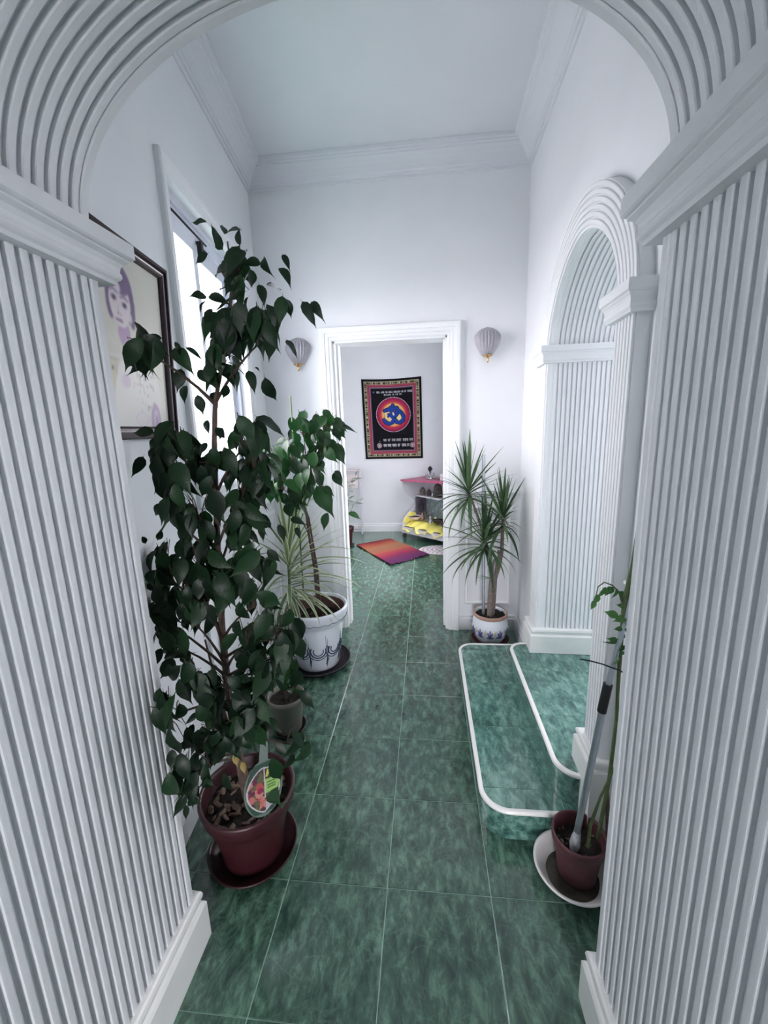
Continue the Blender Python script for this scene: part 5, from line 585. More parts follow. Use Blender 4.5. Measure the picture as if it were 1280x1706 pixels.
FIG2_TWIGS="b,-663,2315,1342,-600,2287,1440,-536,2260,1479;t,-546,2264,1473,-587,2237,1565;t,-550,2266,1471,-482,2261,1545;t,-545,2264,1473,-628,2325,1540;t,-555,2268,1468,-515,2191,1544;t,-538,2261,1478,-568,2214,1485;t,-559,2270,1465,-533,2283,1477;t,-555,2268,1467,-556,2130,1528;t,-552,2267,1469,-498,2336,1519;t,-541,2262,1476,-572,2354,1539;t,-543,2263,1475,-563,2349,1519;t,-543,2263,1475,-504,2278,1475;t,-550,2266,1471,-503,2285,1518;t,-559,2270,1465,-492,2228,1554;t,-540,2261,1477,-504,2254,1461;b,-681,2318,1281,-679,2294,1396,-676,2270,1451;t,-677,2278,1432,-687,2343,1488;t,-676,2273,1444,-692,2261,1580;t,-677,2276,1436,-656,2201,1539;t,-677,2276,1436,-667,2154,1537;t,-676,2271,1448,-697,2329,1548;t,-677,2276,1438,-597,2177,1469;t,-676,2272,1447,-646,2238,1580;t,-677,2274,1441,-664,2370,1478;t,-677,2277,1435,-765,2361,1556;t,-677,2279,1430,-643,2316,1476;t,-677,2279,1429,-685,2282,1527;t,-677,2277,1434,-740,2357,1488;t,-676,2272,1445,-739,2270,1470;t,-676,2270,1450,-676,2299,1465;t,-676,2273,1445,-733,2285,1424;t,-676,2272,1447,-679,2153,1465;b,-702,2325,1160,-726,2288,1257,-750,2250,1295;t,-744,2260,1285,-728,2203,1407;t,-747,2255,1289,-853,2340,1302;t,-746,2257,1288,-806,2306,1285;t,-744,2260,1285,-771,2310,1359;t,-744,2259,1285,-736,2185,1430;t,-750,2250,1294,-720,2213,1328;t,-745,2259,1286,-678,2205,1322;t,-748,2254,1290,-798,2305,1319;t,-745,2258,1287,-742,2328,1424;t,-743,2261,1283,-781,2357,1250;t,-743,2261,1283,-803,2306,1362;t,-749,2253,1292,-758,2272,1317;t,-749,2252,1293,-753,2318,1419;t,-747,2255,1290,-670,2223,1353;t,-749,2253,1292,-744,2179,1399;t,-748,2254,1291,-715,2313,1369;t,-750,2251,1294,-761,2272,1336;b,-699,2324,1180,-636,2282,1290,-573,2240,1341;t,-589,2250,1329,-659,2347,1364;t,-576,2242,1339,-587,2249,1468;t,-581,2245,1334,-576,2261,1366;t,-597,2256,1322,-603,2360,1384;t,-594,2253,1325,-615,2385,1303;t,-589,2250,1329,-539,2199,1444;t,-598,2256,1321,-570,2221,1398;t,-574,2240,1341,-599,2303,1433;t,-593,2253,1325,-571,2231,1403;t,-578,2243,1337,-549,2216,1388;t,-576,2242,1338,-550,2258,1440;t,-590,2251,1327,-593,2271,1337;t,-590,2251,1327,-547,2374,1422;b,-710,2330,1009,-765,2275,1113,-820,2220,1158;t,-802,2239,1143,-789,2316,1182;t,-803,2237,1144,-751,2134,1147;t,-809,2231,1149,-857,2248,1276;t,-799,2241,1141,-822,2198,1249;t,-811,2229,1150,-842,2223,1122;t,-812,2228,1151,-868,2287,1197;t,-812,2228,1151,-801,2168,1206;t,-803,2237,1144,-825,2305,1231;t,-806,2235,1146,-937,2299,1176;t,-816,2224,1155,-811,2152,1160;t,-804,2237,1144,-782,2105,1251;t,-801,2240,1142,-767,2153,1216;t,-801,2239,1142,-834,2135,1204;t,-804,2236,1145,-843,2270,1189;t,-800,2240,1142,-807,2286,1143;t,-803,2238,1144,-856,2277,1191;b,-709,2330,986,-699,2285,1095,-689,2240,1143;t,-691,2250,1132,-732,2279,1155;t,-692,2253,1129,-682,2223,1224;t,-691,2250,1132,-703,2208,1124;t,-691,2248,1134,-690,2210,1227;t,-692,2251,1130,-634,2197,1191;t,-692,2255,1127,-699,2247,1241;t,-693,2258,1124,-690,2185,1224;t,-693,2255,1126,-696,2314,1205;t,-692,2253,1128,-659,2253,1176;t,-693,2257,1124,-695,2218,1165;t,-693,2257,1124,-676,2173,1254;t,-693,2255,1127,-727,2259,1224;b,-701,2324,1171,-767,2262,1282,-832,2200,1333;t,-825,2207,1327,-864,2346,1325;t,-814,2217,1319,-847,2244,1390;t,-812,2219,1318,-865,2231,1348;t,-817,2214,1322,-868,2281,1320;t,-826,2206,1329,-862,2172,1417;t,-812,2220,1317,-868,2285,1315;t,-821,2211,1324,-825,2114,1341;t,-811,2220,1317,-856,2338,1350;t,-828,2204,1330,-842,2155,1417;t,-814,2217,1319,-855,2127,1331;b,-712,2329,1088,-669,2275,1196,-625,2220,1245;t,-639,2238,1229,-576,2122,1369;t,-630,2225,1240,-609,2151,1277;t,-637,2235,1231,-604,2128,1293;t,-628,2223,1242,-636,2270,1264;t,-626,2221,1244,-637,2301,1239;t,-630,2226,1240,-619,2182,1278;t,-627,2222,1243,-613,2215,1235;t,-626,2221,1244,-632,2275,1324;t,-634,2231,1235,-665,2319,1286;b,-700,2330,852,-722,2275,969,-744,2220,1027;t,-742,2224,1022,-691,2144,1083;t,-738,2235,1011,-738,2187,1121;t,-736,2240,1006,-773,2246,1069;t,-742,2225,1021,-748,2186,1102;t,-744,2221,1026,-721,2100,1113"
SMALL_LEAVES="-671,1677,380,-678,1682,318,-109;-638,1716,407,-615,1667,340,13;-752,1738,341,-754,1747,265,-21;-676,1715,293,-699,1731,228,-20;-672,1676,376,-650,1661,306,-41;-626,1693,396,-629,1662,338,4;-731,1715,312,-767,1759,249,-6;-632,1662,408,-637,1689,329,37;-724,1753,386,-733,1721,328,-41;-734,1754,345,-762,1710,276,-39;-681,1745,392,-717,1708,328,1;-619,1668,443,-609,1682,356,7;-638,1731,306,-639,1678,257,4;-618,1632,369,-627,1651,303,1;-633,1723,255,-679,1727,181,54;-646,1712,266,-595,1710,226,48;-587,1660,367,-634,1630,302,3"
SMALL_TWIGS="b,-698,1745,169,-690,1723,288,-682,1700,348;t,-683,1704,337,-671,1677,380;t,-683,1703,339,-638,1716,407;t,-685,1708,327,-752,1738,341;t,-685,1708,328,-676,1715,293;t,-685,1707,328,-672,1676,376;t,-683,1702,342,-626,1693,396;t,-685,1709,325,-731,1715,312;t,-684,1707,329,-632,1662,408;t,-684,1707,329,-724,1753,386;t,-685,1708,327,-734,1754,345;t,-685,1708,328,-681,1745,392;t,-684,1705,336,-619,1668,443;b,-700,1750,120,-665,1715,224,-629,1680,269;t,-633,1683,264,-638,1731,306;t,-631,1682,266,-618,1632,369;t,-633,1684,264,-633,1723,255;t,-641,1691,254,-646,1712,266;t,-643,1694,251,-587,1660,367"

# ------------------------------------------------------------------ plants: leaf meshes
def leaf_mesh(name, mtl, curl=0.12, fold=.22, wave=0.0, w=.205, tip=.16):
    """one leaf along +Y, length 1 from stalk to drip tip, face towards +Z"""
    st = [(0, .02), (.07, .02), (.10, .06), (.18, .62), (.32, .95), (.46, 1.0), (.60, .80), (.73, .44), (.82, .18), (.90, .07), (1.0, .0)]
    v = []; f = []
    for i, (y, k) in enumerate(st):
        hw = w * k; z = -curl * (y - .35) ** 2 * 2.2 + curl * .27; wz = wave * math.sin(y * 9)
        v += [(-hw, y, z + fold * hw + wz * hw), (0, y, z), (hw, y, z + fold * hw - wz * hw)]
    for i in range(len(st) - 1):
        a = i * 3
        f += [(a, a+1, a+4, a+3), (a+1, a+2, a+5, a+4)]
    me = bpy.data.meshes.new(name); me.from_pydata(v, [], f); me.materials.append(mtl)
    for p in me.polygons: p.use_smooth = True
    me.update(); return me
def parse(s):
    return [[float(x) for x in r.split(',')] for r in s.split(';')]
def leaf_matrix(B, Tp, roll, toward=Vector((.35, -1, .35))):
    ax = Tp - B; L_ = ax.length; ax.normalize()
    n = toward - ax * toward.dot(ax)
    if n.length < 1e-3: n = Vector((0, 0, 1)) - ax * ax.z
    n.normalize(); n = Matrix.Rotation(math.radians(roll), 3, ax) @ n
    x = ax.cross(n)
    m3 = Matrix((x, ax, n)).transposed() * L_
    return Matrix.Translation(B) @ m3.to_4x4()
def foliage(root, data, meshes, limit, stuff_mat, name='leaf', alt=None):
    rows = parse(data); inv = Matrix.Translation(-root.location)
    for k, r in enumerate(rows[:limit]):
        mm_ = alt if alt and r[2] < 720 else meshes
        o = bpy.data.objects.new(name, mm_[k % len(mm_)]); C.objects.link(o)
        o.parent = root; o.matrix_parent_inverse = inv
        o.matrix_basis = leaf_matrix(Vector(r[0:3]) / 1000, Vector(r[3:6]) / 1000, r[6])
    if len(rows) > limit:
        m = MB()
        for k, r in enumerate(rows[limit:]):
            mm = leaf_matrix(Vector(r[0:3]) / 1000, Vector(r[3:6]) / 1000, r[6]); me = meshes[k % len(meshes)]
            m.add([mm @ v.co for v in me.vertices], [tuple(p.vertices) for p in me.polygons], True)
        o = m.build('foliage', stuff_mat, root); o['kind'] = 'stuff'
def twigs(root, data, mtl, r0=.0055):
    tw = MB()
    for row in data.split(';'):
        q = row.split(','); nums = [float(x) / 1000 for x in q[1:]]; P = [Vector(nums[i:i+3]) for i in range(0, len(nums), 3)]
        if q[0] == 'b':
            a, m_, b = P; pts = [a.lerp(m_, t).lerp(m_.lerp(b, t), t) for t in (0, .25, .5, .75, 1)]
            m = MB(); m.tube(pts, [r0, r0*.8, r0*.65, r0*.5, r0*.38], 6); m.build('branch', mtl, root)
        else:
            a, b = P; mid = (a + b) / 2 + Vector((0, 0, .012)); tw.tube([a, mid, b], [.0017, .0014, .0009], 4, False)
    if tw.v: o = tw.build('twigs', mtl, root); o['kind'] = 'stuff'
def soil_disc(c, r, z, root, mtl='soil', name='soil', rough=.006, seed=1):
    rn = random.Random(seed); m = MB(); prof = []
    seg = 28; vs_ = [(c[0], c[1], z + .004)]; f = []
    rings = 6
    for i in range(1, rings + 1):
        for q in range(seg):
            a = q * 2 * PI / seg; rr = r * i / rings
            vs_.append((c[0] + rr * math.cos(a), c[1] + rr * math.sin(a), z + rn.uniform(-rough, rough)))
    for q in range(seg): f.append((0, 1 + q, 1 + (q + 1) % seg))
    for i in range(rings - 1):
        for q in range(seg):
            w = (q + 1) % seg; a = 1 + i * seg
            f.append((a + q, a + seg + q, a + seg + w, a + w))
    m.add(vs_, f, True); return m.build(name, M[mtl], root)
def pot(prof_out, c, root, mtl, name='pot', seg=48):
    m = MB(); m.lathe(prof_out, c, seg); return m.build(name, mtl, root)
def saucer(c, r, h, mtl, label, name='plant_saucer', wall=.006, group=None):
    m = MB(); m.lathe([(0, .001), (r*.82, .001), (r*.86, .002), (r, h*.85), (r + .002, h), (r - .004, h), (r - wall - .003, h*.8), (r*.84, .006), (0, .006)], c, 48)
    o = m.build(name, mtl); return tag(o, label, 'saucer', group)
fign = [leaf_mesh('fig_leaf', M['leaf'], .35, .5, .05, .165), leaf_mesh('fig_leaf', M['leaf'], .5, .35, .1, .175), leaf_mesh('fig_leaf', M['leaf'], .15, .3, .15, .16)]
figm = [leaf_mesh('fig_leaf', M['leaf'], .10, .25, .05), leaf_mesh('fig_leaf', M['leaf'], .28, .45, .0), leaf_mesh('fig_leaf', M['leaf'], .05, .15, .25, .22), leaf_mesh('fig_leaf', M['leaf'], .4, .3, .1, .185)]
fig2m = [leaf_mesh('fig_leaf', M['leaf2'], .12, .25, .05, .24), leaf_mesh('fig_leaf', M['leaf2'], .3, .4, .05, .22), leaf_mesh('fig_leaf', M['leaf'], .15, .3, .1, .24)]
# ---- large weeping fig in the maroon pot
c = (-.625, 1.15, 0)
saucer(c, .152, .036, M['maroon_dark'], 'wide maroon saucer under the large weeping fig pot')
t = thing('weeping_fig', (c[0], c[1], .007), 'tall weeping fig with dark drooping leaves in a maroon plastic pot', 'potted plant')
cz = (c[0], c[1], .0075)
pot([(0, .0), (.098, 0), (.102, .004), (.108, .05), (.128, .165), (.130, .178), (.140, .186), (.150, .20), (.158, .235), (.161, .25), (.159, .257), (.152, .258), (.147, .25), (.142, .22), (.132, .20), (.118, .19)], cz, t, M['maroon'])
soil_disc(c, .136, .215, t)
tr = [(-.628,1.15,.20),(-.636,1.14,.33),(-.648,1.14,.6),(-.645,1.14,.836),(-.634,1.14,1.05),(-.604,1.14,1.418),(-.585,1.14,1.55),(-.545,1.14,1.681),(-.50,1.14,1.86),(-.505,1.14,1.95)]
m = MB(); m.tube(tr, [.016,.013,.0115,.0105,.0095,.0075,.0065,.005,.0035,.002], 10); m.build('trunk', M['bark'], t)
m = MB(); m.tube([(-.610,1.15,.20),(-.63,1.13,.42),(-.68,1.12,.58),(-.74,1.13,.69)], [.012,.009,.007,.004], 8); m.build('branch', M['bark'], t)
m = MB(); m.tube([(-.635,1.15,.20),(-.66,1.16,.4),(-.70,1.17,.62),(-.73,1.18,.8)], [.009,.007,.005,.003], 8); m.build('branch', M['bark'], t)
twigs(t, FIG_TWIGS, M['twig'])
foliage(t, FIG_LEAVES, figm, 300, M['leaf'], alt=fign)
# bark chips lie in the pot
chip = []
for k in range(4):
    bm = bmesh.new(); bmesh.ops.create_icosphere(bm, subdivisions=1, radius=1); rn = random.Random(k)
    for v in bm.verts: v.co = Vector((v.co.x * 1.0 * rn.uniform(.8, 1.2), v.co.y * .45 * rn.uniform(.8, 1.2), v.co.z * .28 * rn.uniform(.7, 1.3)))
    me = bpy.data.meshes.new('bark_chip'); bm.to_mesh(me); bm.free(); me.materials.append(M['chip'] if k % 2 else M['chip2']); chip.append(me)
rn = random.Random(3)
for k in range(70):
    a = rn.uniform(0, 6.283); r = .128 * math.sqrt(rn.random())
    o = link('bark_chip', chip[k % 4], t); s = rn.uniform(.012, .028)
    o.matrix_basis = Matrix.Translation((c[0] + r * math.cos(a), c[1] + r * math.sin(a), .219 + rn.uniform(0, .010))) @ Matrix.Rotation(rn.uniform(0, 6.28), 4, 'Z') @ Matrix.Rotation(rn.uniform(-.6, .6), 4, 'X') @ Matrix.Diagonal((s, s, s, 1))
for k, (b, e) in enumerate([((-.615, 1.08, .47), (-.603, 1.06, .425)), ((-.60, 1.09, .43), (-.585, 1.07, .39))]):
    o = bpy.data.objects.new('leaf', leaf_mesh('yellow_leaf', M['leafyellow'])) ; C.objects.link(o); o.parent = t; o.matrix_parent_inverse = Matrix.Translation(-t.location)
    o.matrix_basis = leaf_matrix(Vector(b), Vector(e), 10); o['label'] = 'yellowing leaf near the trunk'

# ---- white painted pot: variegated dracaena and a second fig share it
c2 = (-.70, 2.355, 0)
saucer(c2, .205, .034, M['blacksaucer'], 'black saucer under the large white painted pot')
t2 = thing('painted_planter', (c2[0], c2[1], .007), 'large white pot with dark brush swirls holding a variegated dracaena and a fig', 'potted plant')
z2 = .0075
pot([(0, 0), (.126, 0), (.131, .006), (.150, .13), (.172, .28), (.178, .305), (.190, .312), (.198, .34), (.203, .372), (.203, .385), (.197, .392), (.188, .390), (.182, .375)], (c2[0], c2[1], z2), t2, M['whitepot'])
m = MB(); m.lathe([(.1885, .389), (.183, .372), (.172, .31), (.168, .29), (.160, .285)], (c2[0], c2[1], z2), 48); o = m.build('pot_lining', M['claycol'], t2); o['label'] = 'bare brown clay inside of the white pot'
soil_disc(c2, .166, .305, t2, seed=5)
rn = random.Random(8)
for k in range(34):
    a = rn.uniform(0, 6.283); r = .155 * math.sqrt(rn.random()); o = link('bark_chip', chip[k % 4], t2); s = rn.uniform(.008, .02)
    o.matrix_basis = Matrix.Translation((c2[0] + r * math.cos(a), c2[1] + r * math.sin(a), .31 + rn.uniform(0, .008))) @ Matrix.Rotation(rn.uniform(0, 6.28), 4, 'Z') @ Matrix.Diagonal((s, s, s*1.2, 1))
def on_pot(prof, c, a, z, off=.0012):
    for (r0, z0), (r1, z1) in zip(prof, prof[1:]):
        if min(z0, z1) <= z <= max(z0, z1) and z1 != z0:
            r = r0 + (r1 - r0) * (z - z0) / (z1 - z0); break
    else: r = prof[-1][0]
    return Vector((c[0] + (r + off) * math.cos(a), c[1] + (r + off) * math.sin(a), c[2] + z))
pprof = [(.131, .006), (.150, .13), (.172, .28)]; rimp = [(.190, .312), (.198, .34), (.203, .372)]
deco = MB()
def stroke(mb, pts, prof, c, r):
    P = [on_pot(prof, c, a, z) for a, z in pts]
    mb.tube(P, r if isinstance(r, list) else [r] * len(P), 5)
cc = (c2[0], c2[1], z2)
for k in range(6):
    a0 = -2.0 + k * .72
    for rad, w in ((.062, .0026), (.046, .0042), (.030, .0034)):
        stroke(deco, [(a0 + rad / .15 * math.cos(q), .150 + rad * 1.0 * math.sin(q)) for q in np.linspace(2.6, 6.6, 13)], pprof, cc, w)
    stroke(deco, [(a0 + .36 + .02 * math.sin(q * 3), .03 + q * .20) for q in np.linspace(0, 1, 6)], pprof, cc, [.001, .005, .0035, .0022, .0015, .0008])
    stroke(deco, [(a0 + .30 + q * .16, .05 + .06 * q * q) for q in np.linspace(0, 1, 5)], pprof, cc, [.001, .003, .003, .002, .001])
    stroke(deco, [(a0 + .34 - q * .05, .12 + .13 * q) for q in np.linspace(0, 1, 5)], pprof, cc, .0011)
stroke(deco, [(q, .330 + .004 * math.sin(q * 22)) for q in np.linspace(-3.0, .8, 110)], rimp, cc, .0016)
o = deco.build('brush_decoration', M['line'], t2); o['label'] = 'dark navy brush swirls painted round the white pot'
tr2 = [(-.685,2.36,.30),(-.682,2.35,.45),(-.678,2.33,.635),(-.70,2.33,.85),(-.714,2.33,1.073),(-.69,2.32,1.25),(-.64,2.31,1.42),(-.60,2.30,1.52)]
m = MB(); m.tube(tr2, [.012,.010,.009,.008,.007,.006,.005,.003], 8); m.build('trunk', M['bark'], t2)
m = MB(); m.tube([(-.67,2.37,.30),(-.672,2.36,.62),(-.70,2.35,.95),(-.74,2.33,1.12)], [.008,.007,.006,.004], 8); m.build('trunk', M['bark'], t2)
m = MB(); m.tube([(-.775,2.37,.29),(-.765,2.36,1.0),(-.752,2.33,1.66)], [.005,.005,.004], 6); o = m.build('support_cane', M['vine'], t2); o['label'] = 'thin upright support cane above the leaves'
twigs(t2, FIG2_TWIGS, M['twig'], .004)
foliage(t2, FIG2_LEAVES, fig2m, 300, M['leaf2'])
def strap_mesh(name, mtl, droop, w=.030, N=9):
    v = []; f = []; ed = []
    p = Vector((0, 0, 0)); ang = 0.0
    for i in range(N + 1):
        y = i / N; hw = w * (.55 + .45 * math.sin(min(1, y * 2.2) * PI / 2)) * (1 - max(0, (y - .35) / .65) ** 1.6) + .0004
        ax = Vector((0, math.cos(ang), -math.sin(ang))); nz = Vector((0, math.sin(ang), math.cos(ang)))
        for k, (a, b, e) in enumerate(((-1, .25, 1), (-.45, .06, 0), (0, 0, 0), (.45, .06, 0), (1, .25, 1))):
            v.append(p + Vector((a * hw, 0, 0)) + nz * (b * hw)); ed.append(e)
        p = p + ax / N; ang += droop / N * (.5 + y)
    for i in range(N):
        for k in range(4):
            a = i * 5 + k; f.append((a, a + 1, a + 6, a + 5))
    me = bpy.data.meshes.new(name); me.from_pydata([tuple(q) for q in v], [], f); me.materials.append(mtl)
    for q in me.polygons: q.use_smooth = True
    at = me.attributes.new('edge', 'FLOAT', 'POINT'); at.data.foreach_set('value', [float(e) for e in ed]); me.update(); return me
def strap(root, me, P, az, el, L_, name='leaf', wx=1.0):
    o = bpy.data.objects.new(name, me); C.objects.link(o); o.parent = root; o.matrix_parent_inverse = Matrix.Translation(-root.location)
    for _ in range(8):
        o.matrix_basis = Matrix.Translation(P) @ Matrix.Rotation(az, 4, 'Z') @ Matrix.Rotation(el, 4, 'X') @ Matrix.Diagonal((L_ * wx, L_, L_, 1))
        ok = True
        for v in list(me.vertices)[2::5]:
            q = o.matrix_basis @ v.co
            if q.y > YB - .035 or (.0 < q.x and q.x > XRW(q.y) - .05 - (.03 if q.y < 2.26 else 0)) or q.x < XLW(q.y) + .04: ok = False; break
        if ok: break
        L_ *= .82
    return o
sv = [strap_mesh('strap_leaf', M['strapv'], d, .036) for d in (.15, .5, .95, 1.4)]
st = [(-.845, 2.31, .29), (-.842, 2.31, .45), (-.835, 2.31, .62), (-.828, 2.31, .80)]
m = MB(); m.tube(st, [.010, .0095, .009, .007], 8); o = m.build('stem', M['vine'], t2); o['label'] = 'green leafy stem of the variegated dracaena'
rn = random.Random(21)
for k in range(84):
    f = k / 83; z = .44 + .36 * f; P = Vector((-.842 + .014 * f, 2.31, z))
    az = k * 2.399 + rn.uniform(-.2, .2)
    el = math.radians(-5 + 78 * f ** 1.3 + rn.uniform(-10, 10)); dr = 3 if f < .25 else 2 if f < .5 else 1 if f < .75 else 0
    if (-P.x) + 0 > 0 and math.sin(az) > .72: continue           # towards the wall there is no room
    L_ = rn.uniform(.34, .47) * (1.0 if f > .2 else .85)
    if math.sin(az) > .3: L_ *= .6
    strap(t2, sv[dr], P, az, el, L_)
for az, el, L_, z in [(-1.35, .28, .50, .66), (-1.55, .15, .47, .60), (-1.75, .5, .46, .70), (-1.2, .05, .44, .58), (-1.9, -.15, .40, .52), (-2.2, -.5, .32, .50), (-2.6, -.7, .30, .50)]:
    strap(t2, sv[2], Vector((-.836, 2.31, z)), az, el, L_)

# ---- small taupe pot
c3 = (-.70, 1.755, 0)
saucer(c3, .088, .022, M['blacksaucer'], 'small black saucer under the taupe plastic pot', wall=.004)
t3 = thing('small_fig', (c3[0], c3[1], .007), 'young fig in a small taupe plastic pot half hidden by the large fig', 'potted plant')
pot([(0, 0), (.064, 0), (.066, .003), (.084, .160), (.088, .162), (.089, .185), (.086, .187), (.083, .183), (.08, .165)], (c3[0], c3[1], .0075), t3, M['greypot'])
soil_disc(c3, .080, .168, t3, seed=6)
m = MB(); m.tube([(-.70,1.75,.16),(-.695,1.74,.24),(-.69,1.73,.36)], [.006,.005,.002], 7); m.build('trunk', M['bark'], t3)
twigs(t3, SMALL_TWIGS, M['twig'], .003)
foliage(t3, SMALL_LEAVES, fig2m, 300, M['leaf2'])

# ---- green dracaena beside the doorway
c4 = (.428, 2.68, 0)
saucer(c4, .128, .026, M['brownpot'], 'dark brown saucer under the small painted pot beside the doorway')
t4 = thing('dracaena', (c4[0], c4[1], .007), 'green dracaena with three spiky heads in a round painted white pot beside the doorway', 'potted plant')
bp = [(0, 0), (.076, 0), (.082, .004), (.104, .04), (.117, .085), (.120, .115), (.115, .155), (.108, .178), (.107, .184), (.114, .190), (.116, .200), (.112, .206), (.104, .205), (.100, .19), (.102, .17)]
pot(bp, (c4[0], c4[1], .0075), t4, M['whitepot'])
m = MB(); m.lathe([(.1085, .182), (.1150, .189), (.1172, .199), (.1130, .2072), (.104, .2062)], (c4[0], c4[1], .0075), 48); o = m.build('pot_rim', M['terra'], t4); o['label'] = 'terracotta coloured rim of the painted pot'
d1 = MB(); d2 = MB(); pc = (c4[0], c4[1], .0075); bpp = [(.104, .04), (.117, .085), (.120, .115), (.115, .155)]
for k in range(11):
    a0 = k * 2 * PI / 11
    for s in (-1, 0, 1):
        stroke(d1, [(a0 + s * .13 * q ** .7 , .066 + (.058 if s == 0 else .042) * q) for q in np.linspace(0, 1, 6)], bpp, pc, [.006, .0055, .0045, .0045, .005, .002])
    stroke(d1, [(a0 + q, .064 + .006 * abs(q) / .2) for q in np.linspace(-.2, .2, 5)], bpp, pc, .0035)
    stroke(d2, [(a0 + PI / 11 + .03 * q, .09 + .035 * q) for q in np.linspace(0, 1, 4)], bpp, pc, [.007, .007, .005, .002])
o = d1.build('painted_motif', M['purple'], t4); o['label'] = 'violet fleur pattern round the white pot'
o = d2.build('painted_dots', M['olive'], t4); o['label'] = 'olive dabs between the violet motifs'
soil_disc(c4, .100, .192, t4, seed=9)
hd = [Vector((.268, 2.62, 1.06)), Vector((.482, 2.60, .885)), Vector((.370, 2.58, .745))]
m = MB(); m.tube([(.425,2.67,.18),(.428,2.665,.34),(.432,2.66,.46),(.40,2.64,.66),(.33,2.63,.88),hd[0]], [.022,.020,.017,.010,.008,.007], 9); m.build('trunk', M['greybark'], t4)
m = MB(); m.tube([(.44,2.68,.18),(.447,2.67,.34),(.45,2.66,.46),(.475,2.645,.56),(.485,2.63,.66),hd[1]], [.018,.017,.015,.013,.012,.010], 9); m.build('trunk', M['greybark'], t4)
m = MB(); m.tube([(.433,2.66,.44),(.41,2.63,.58),(.385,2.60,.68),hd[2]], [.012,.009,.008,.007], 9); m.build('trunk', M['greybark'], t4)
for q in ([(.45,2.65,.47),(.455,2.64,.56),(.452,2.64,.62)], [(.475,2.64,.56),(.465,2.63,.65),(.462,2.63,.665)], [(.432,2.655,.46),(.43,2.64,.54),(.44,2.635,.60)]):
    m = MB(); m.tube(q, [.010, .008, .007], 7); m.build('stub', M['greybark'], t4)
m = MB(); m.tube([(.384, 2.685, .17), (.366, 2.69, 1.28)], .0105, 12); o = m.build('support_stake', M['steel'], t4); o['label'] = 'grey metal support stake'
sg = [strap_mesh('strap_leaf', M['strap'], d, .034) for d in (.1, .45, .9, 1.35)]
rn = random.Random(4)
for hi, (h, n_) in enumerate(zip(hd, (54, 62, 56))):
    for k in range(n_):
        f = k / (n_ - 1); az = k * 2.399 + rn.uniform(-.25, .25)
        el = math.radians(-25 + 112 * f ** 1.25 + rn.uniform(-8, 8)); dr = 3 if f < .22 else 2 if f < .45 else 1 if f < .7 else 0
        L_ = rn.uniform(.27, .385) * (.85 if f > .85 else 1)
        dy = math.cos(az) * math.cos(el)
        if dy > .25: L_ *= .62                             # short of the wall behind
        if math.sin(-az) * math.cos(el) > .6 and hi == 1: L_ *= .75
        strap(t4, sg[dr], h + Vector((0, 0, -.06 + .08 * f)), az, el, L_)
for P, az, el, L_ in [(hd[0], -.9, .62, .37), (hd[0], -.15, 1.35, .40), (hd[0], .35, 1.3, .33), (hd[1], -.25, 1.35, .33)]:
    strap(t4, sg[0], P, az, el, L_)
for az in (1.2, 1.6, 2.0): strap(t4, sg[2], Vector((.432, 2.65, .46)), az, .3, .12)

# ---- potted vine by the right front pillar
c5 = (.462, 1.135, 0)
m = MB(); m.lathe([(0, .002), (.078, .002), (.084, .006), (.104, .034), (.120, .052), (.124, .056), (.121, .060), (.114, .056), (.098, .038), (.080, .013), (0, .011)], c5, 56, sx=.98, sy=1.0)
dish = m.build('enamel_dish', M['dish']); tag(dish, 'shallow white dish stained with dirt under the vine pot by the right pillar', 'dish')
d = soil_disc((c5[0], c5[1]), .090, .0155, dish, 'dirtwater', 'dirt_film', .0015, 12); d['label'] = 'dried dirt and residue in the dish'
t5 = thing('potted_vine', (c5[0] + .012, c5[1] + .008, .018), 'leggy green vine in a dark maroon pot standing in the white dish', 'potted plant')
p5 = (c5[0] + .016, c5[1] + .010, .018)
pot([(0, 0), (.056, 0), (.060, .004), (.066, .062), (.072, .108), (.074, .120), (.081, .127), (.083, .146), (.082, .154), (.077, .156), (.074, .150), (.072, .125), (.070, .105)], p5, t5, M['brownpot'])
soil_disc(p5, .071, .122, t5, seed=14)
rn = random.Random(17)
for k in range(16):
    a = rn.uniform(0, 6.283); r = .06 * math.sqrt(rn.random()); o = link('bark_chip', chip[k % 4], t5); s = rn.uniform(.004, .010)
    o.matrix_basis = Matrix.Translation((p5[0] + r * math.cos(a), p5[1] + r * math.sin(a), .144)) @ Matrix.Rotation(rn.uniform(0, 6.28), 4, 'Z') @ Matrix.Diagonal((s, s, s, 1))
m = MB(); m.tube([(.488,1.10,.17),(.495,1.11,.24),(.521,1.12,.332),(.55,1.12,.43),(.565,1.12,.47)], [.0055,.005,.004,.0035,.002], 8); m.build('stem', M['vine'], t5)
m = MB(); m.tube([(.53,1.13,.17),(.548,1.13,.40),(.548,1.12,.615),(.544,1.12,.704),(.540,1.12,.873),(.540,1.12,.981),(.552,1.12,1.084),(.556,1.12,1.19)], [.006,.006,.0055,.005,.006,.007,.005,.003], 8); m.build('stem', M['vine'], t5)
m = MB(); m.tube([(.56,1.13,.17),(.55,1.13,.30),(.545,1.13,.36)], [.007,.006,.004], 7); m.build('stem', M['bark'], t5)
m = MB(); m.tube([(.538,1.12,.965),(.521,1.115,1.007),(.500,1.11,1.028),(.479,1.11,1.036),(.462,1.105,1.026),(.452,1.10,.985)], [.003,.0025,.002,.0018,.0015,.001], 6); m.build('tendril', M['vine'], t5)
vl = leaf_mesh('vine_leaf', M['vineleaf'], .2, .3, .1, .25)
P5 = [(.538,.873),(.542,.90),(.53,.93),(.55,.85),(.535,.82),(.545,.96),(.55,.99),(.53,.86),(.55,.93)]
rn = random.Random(2)
inv5 = Matrix.Translation(-t5.location)
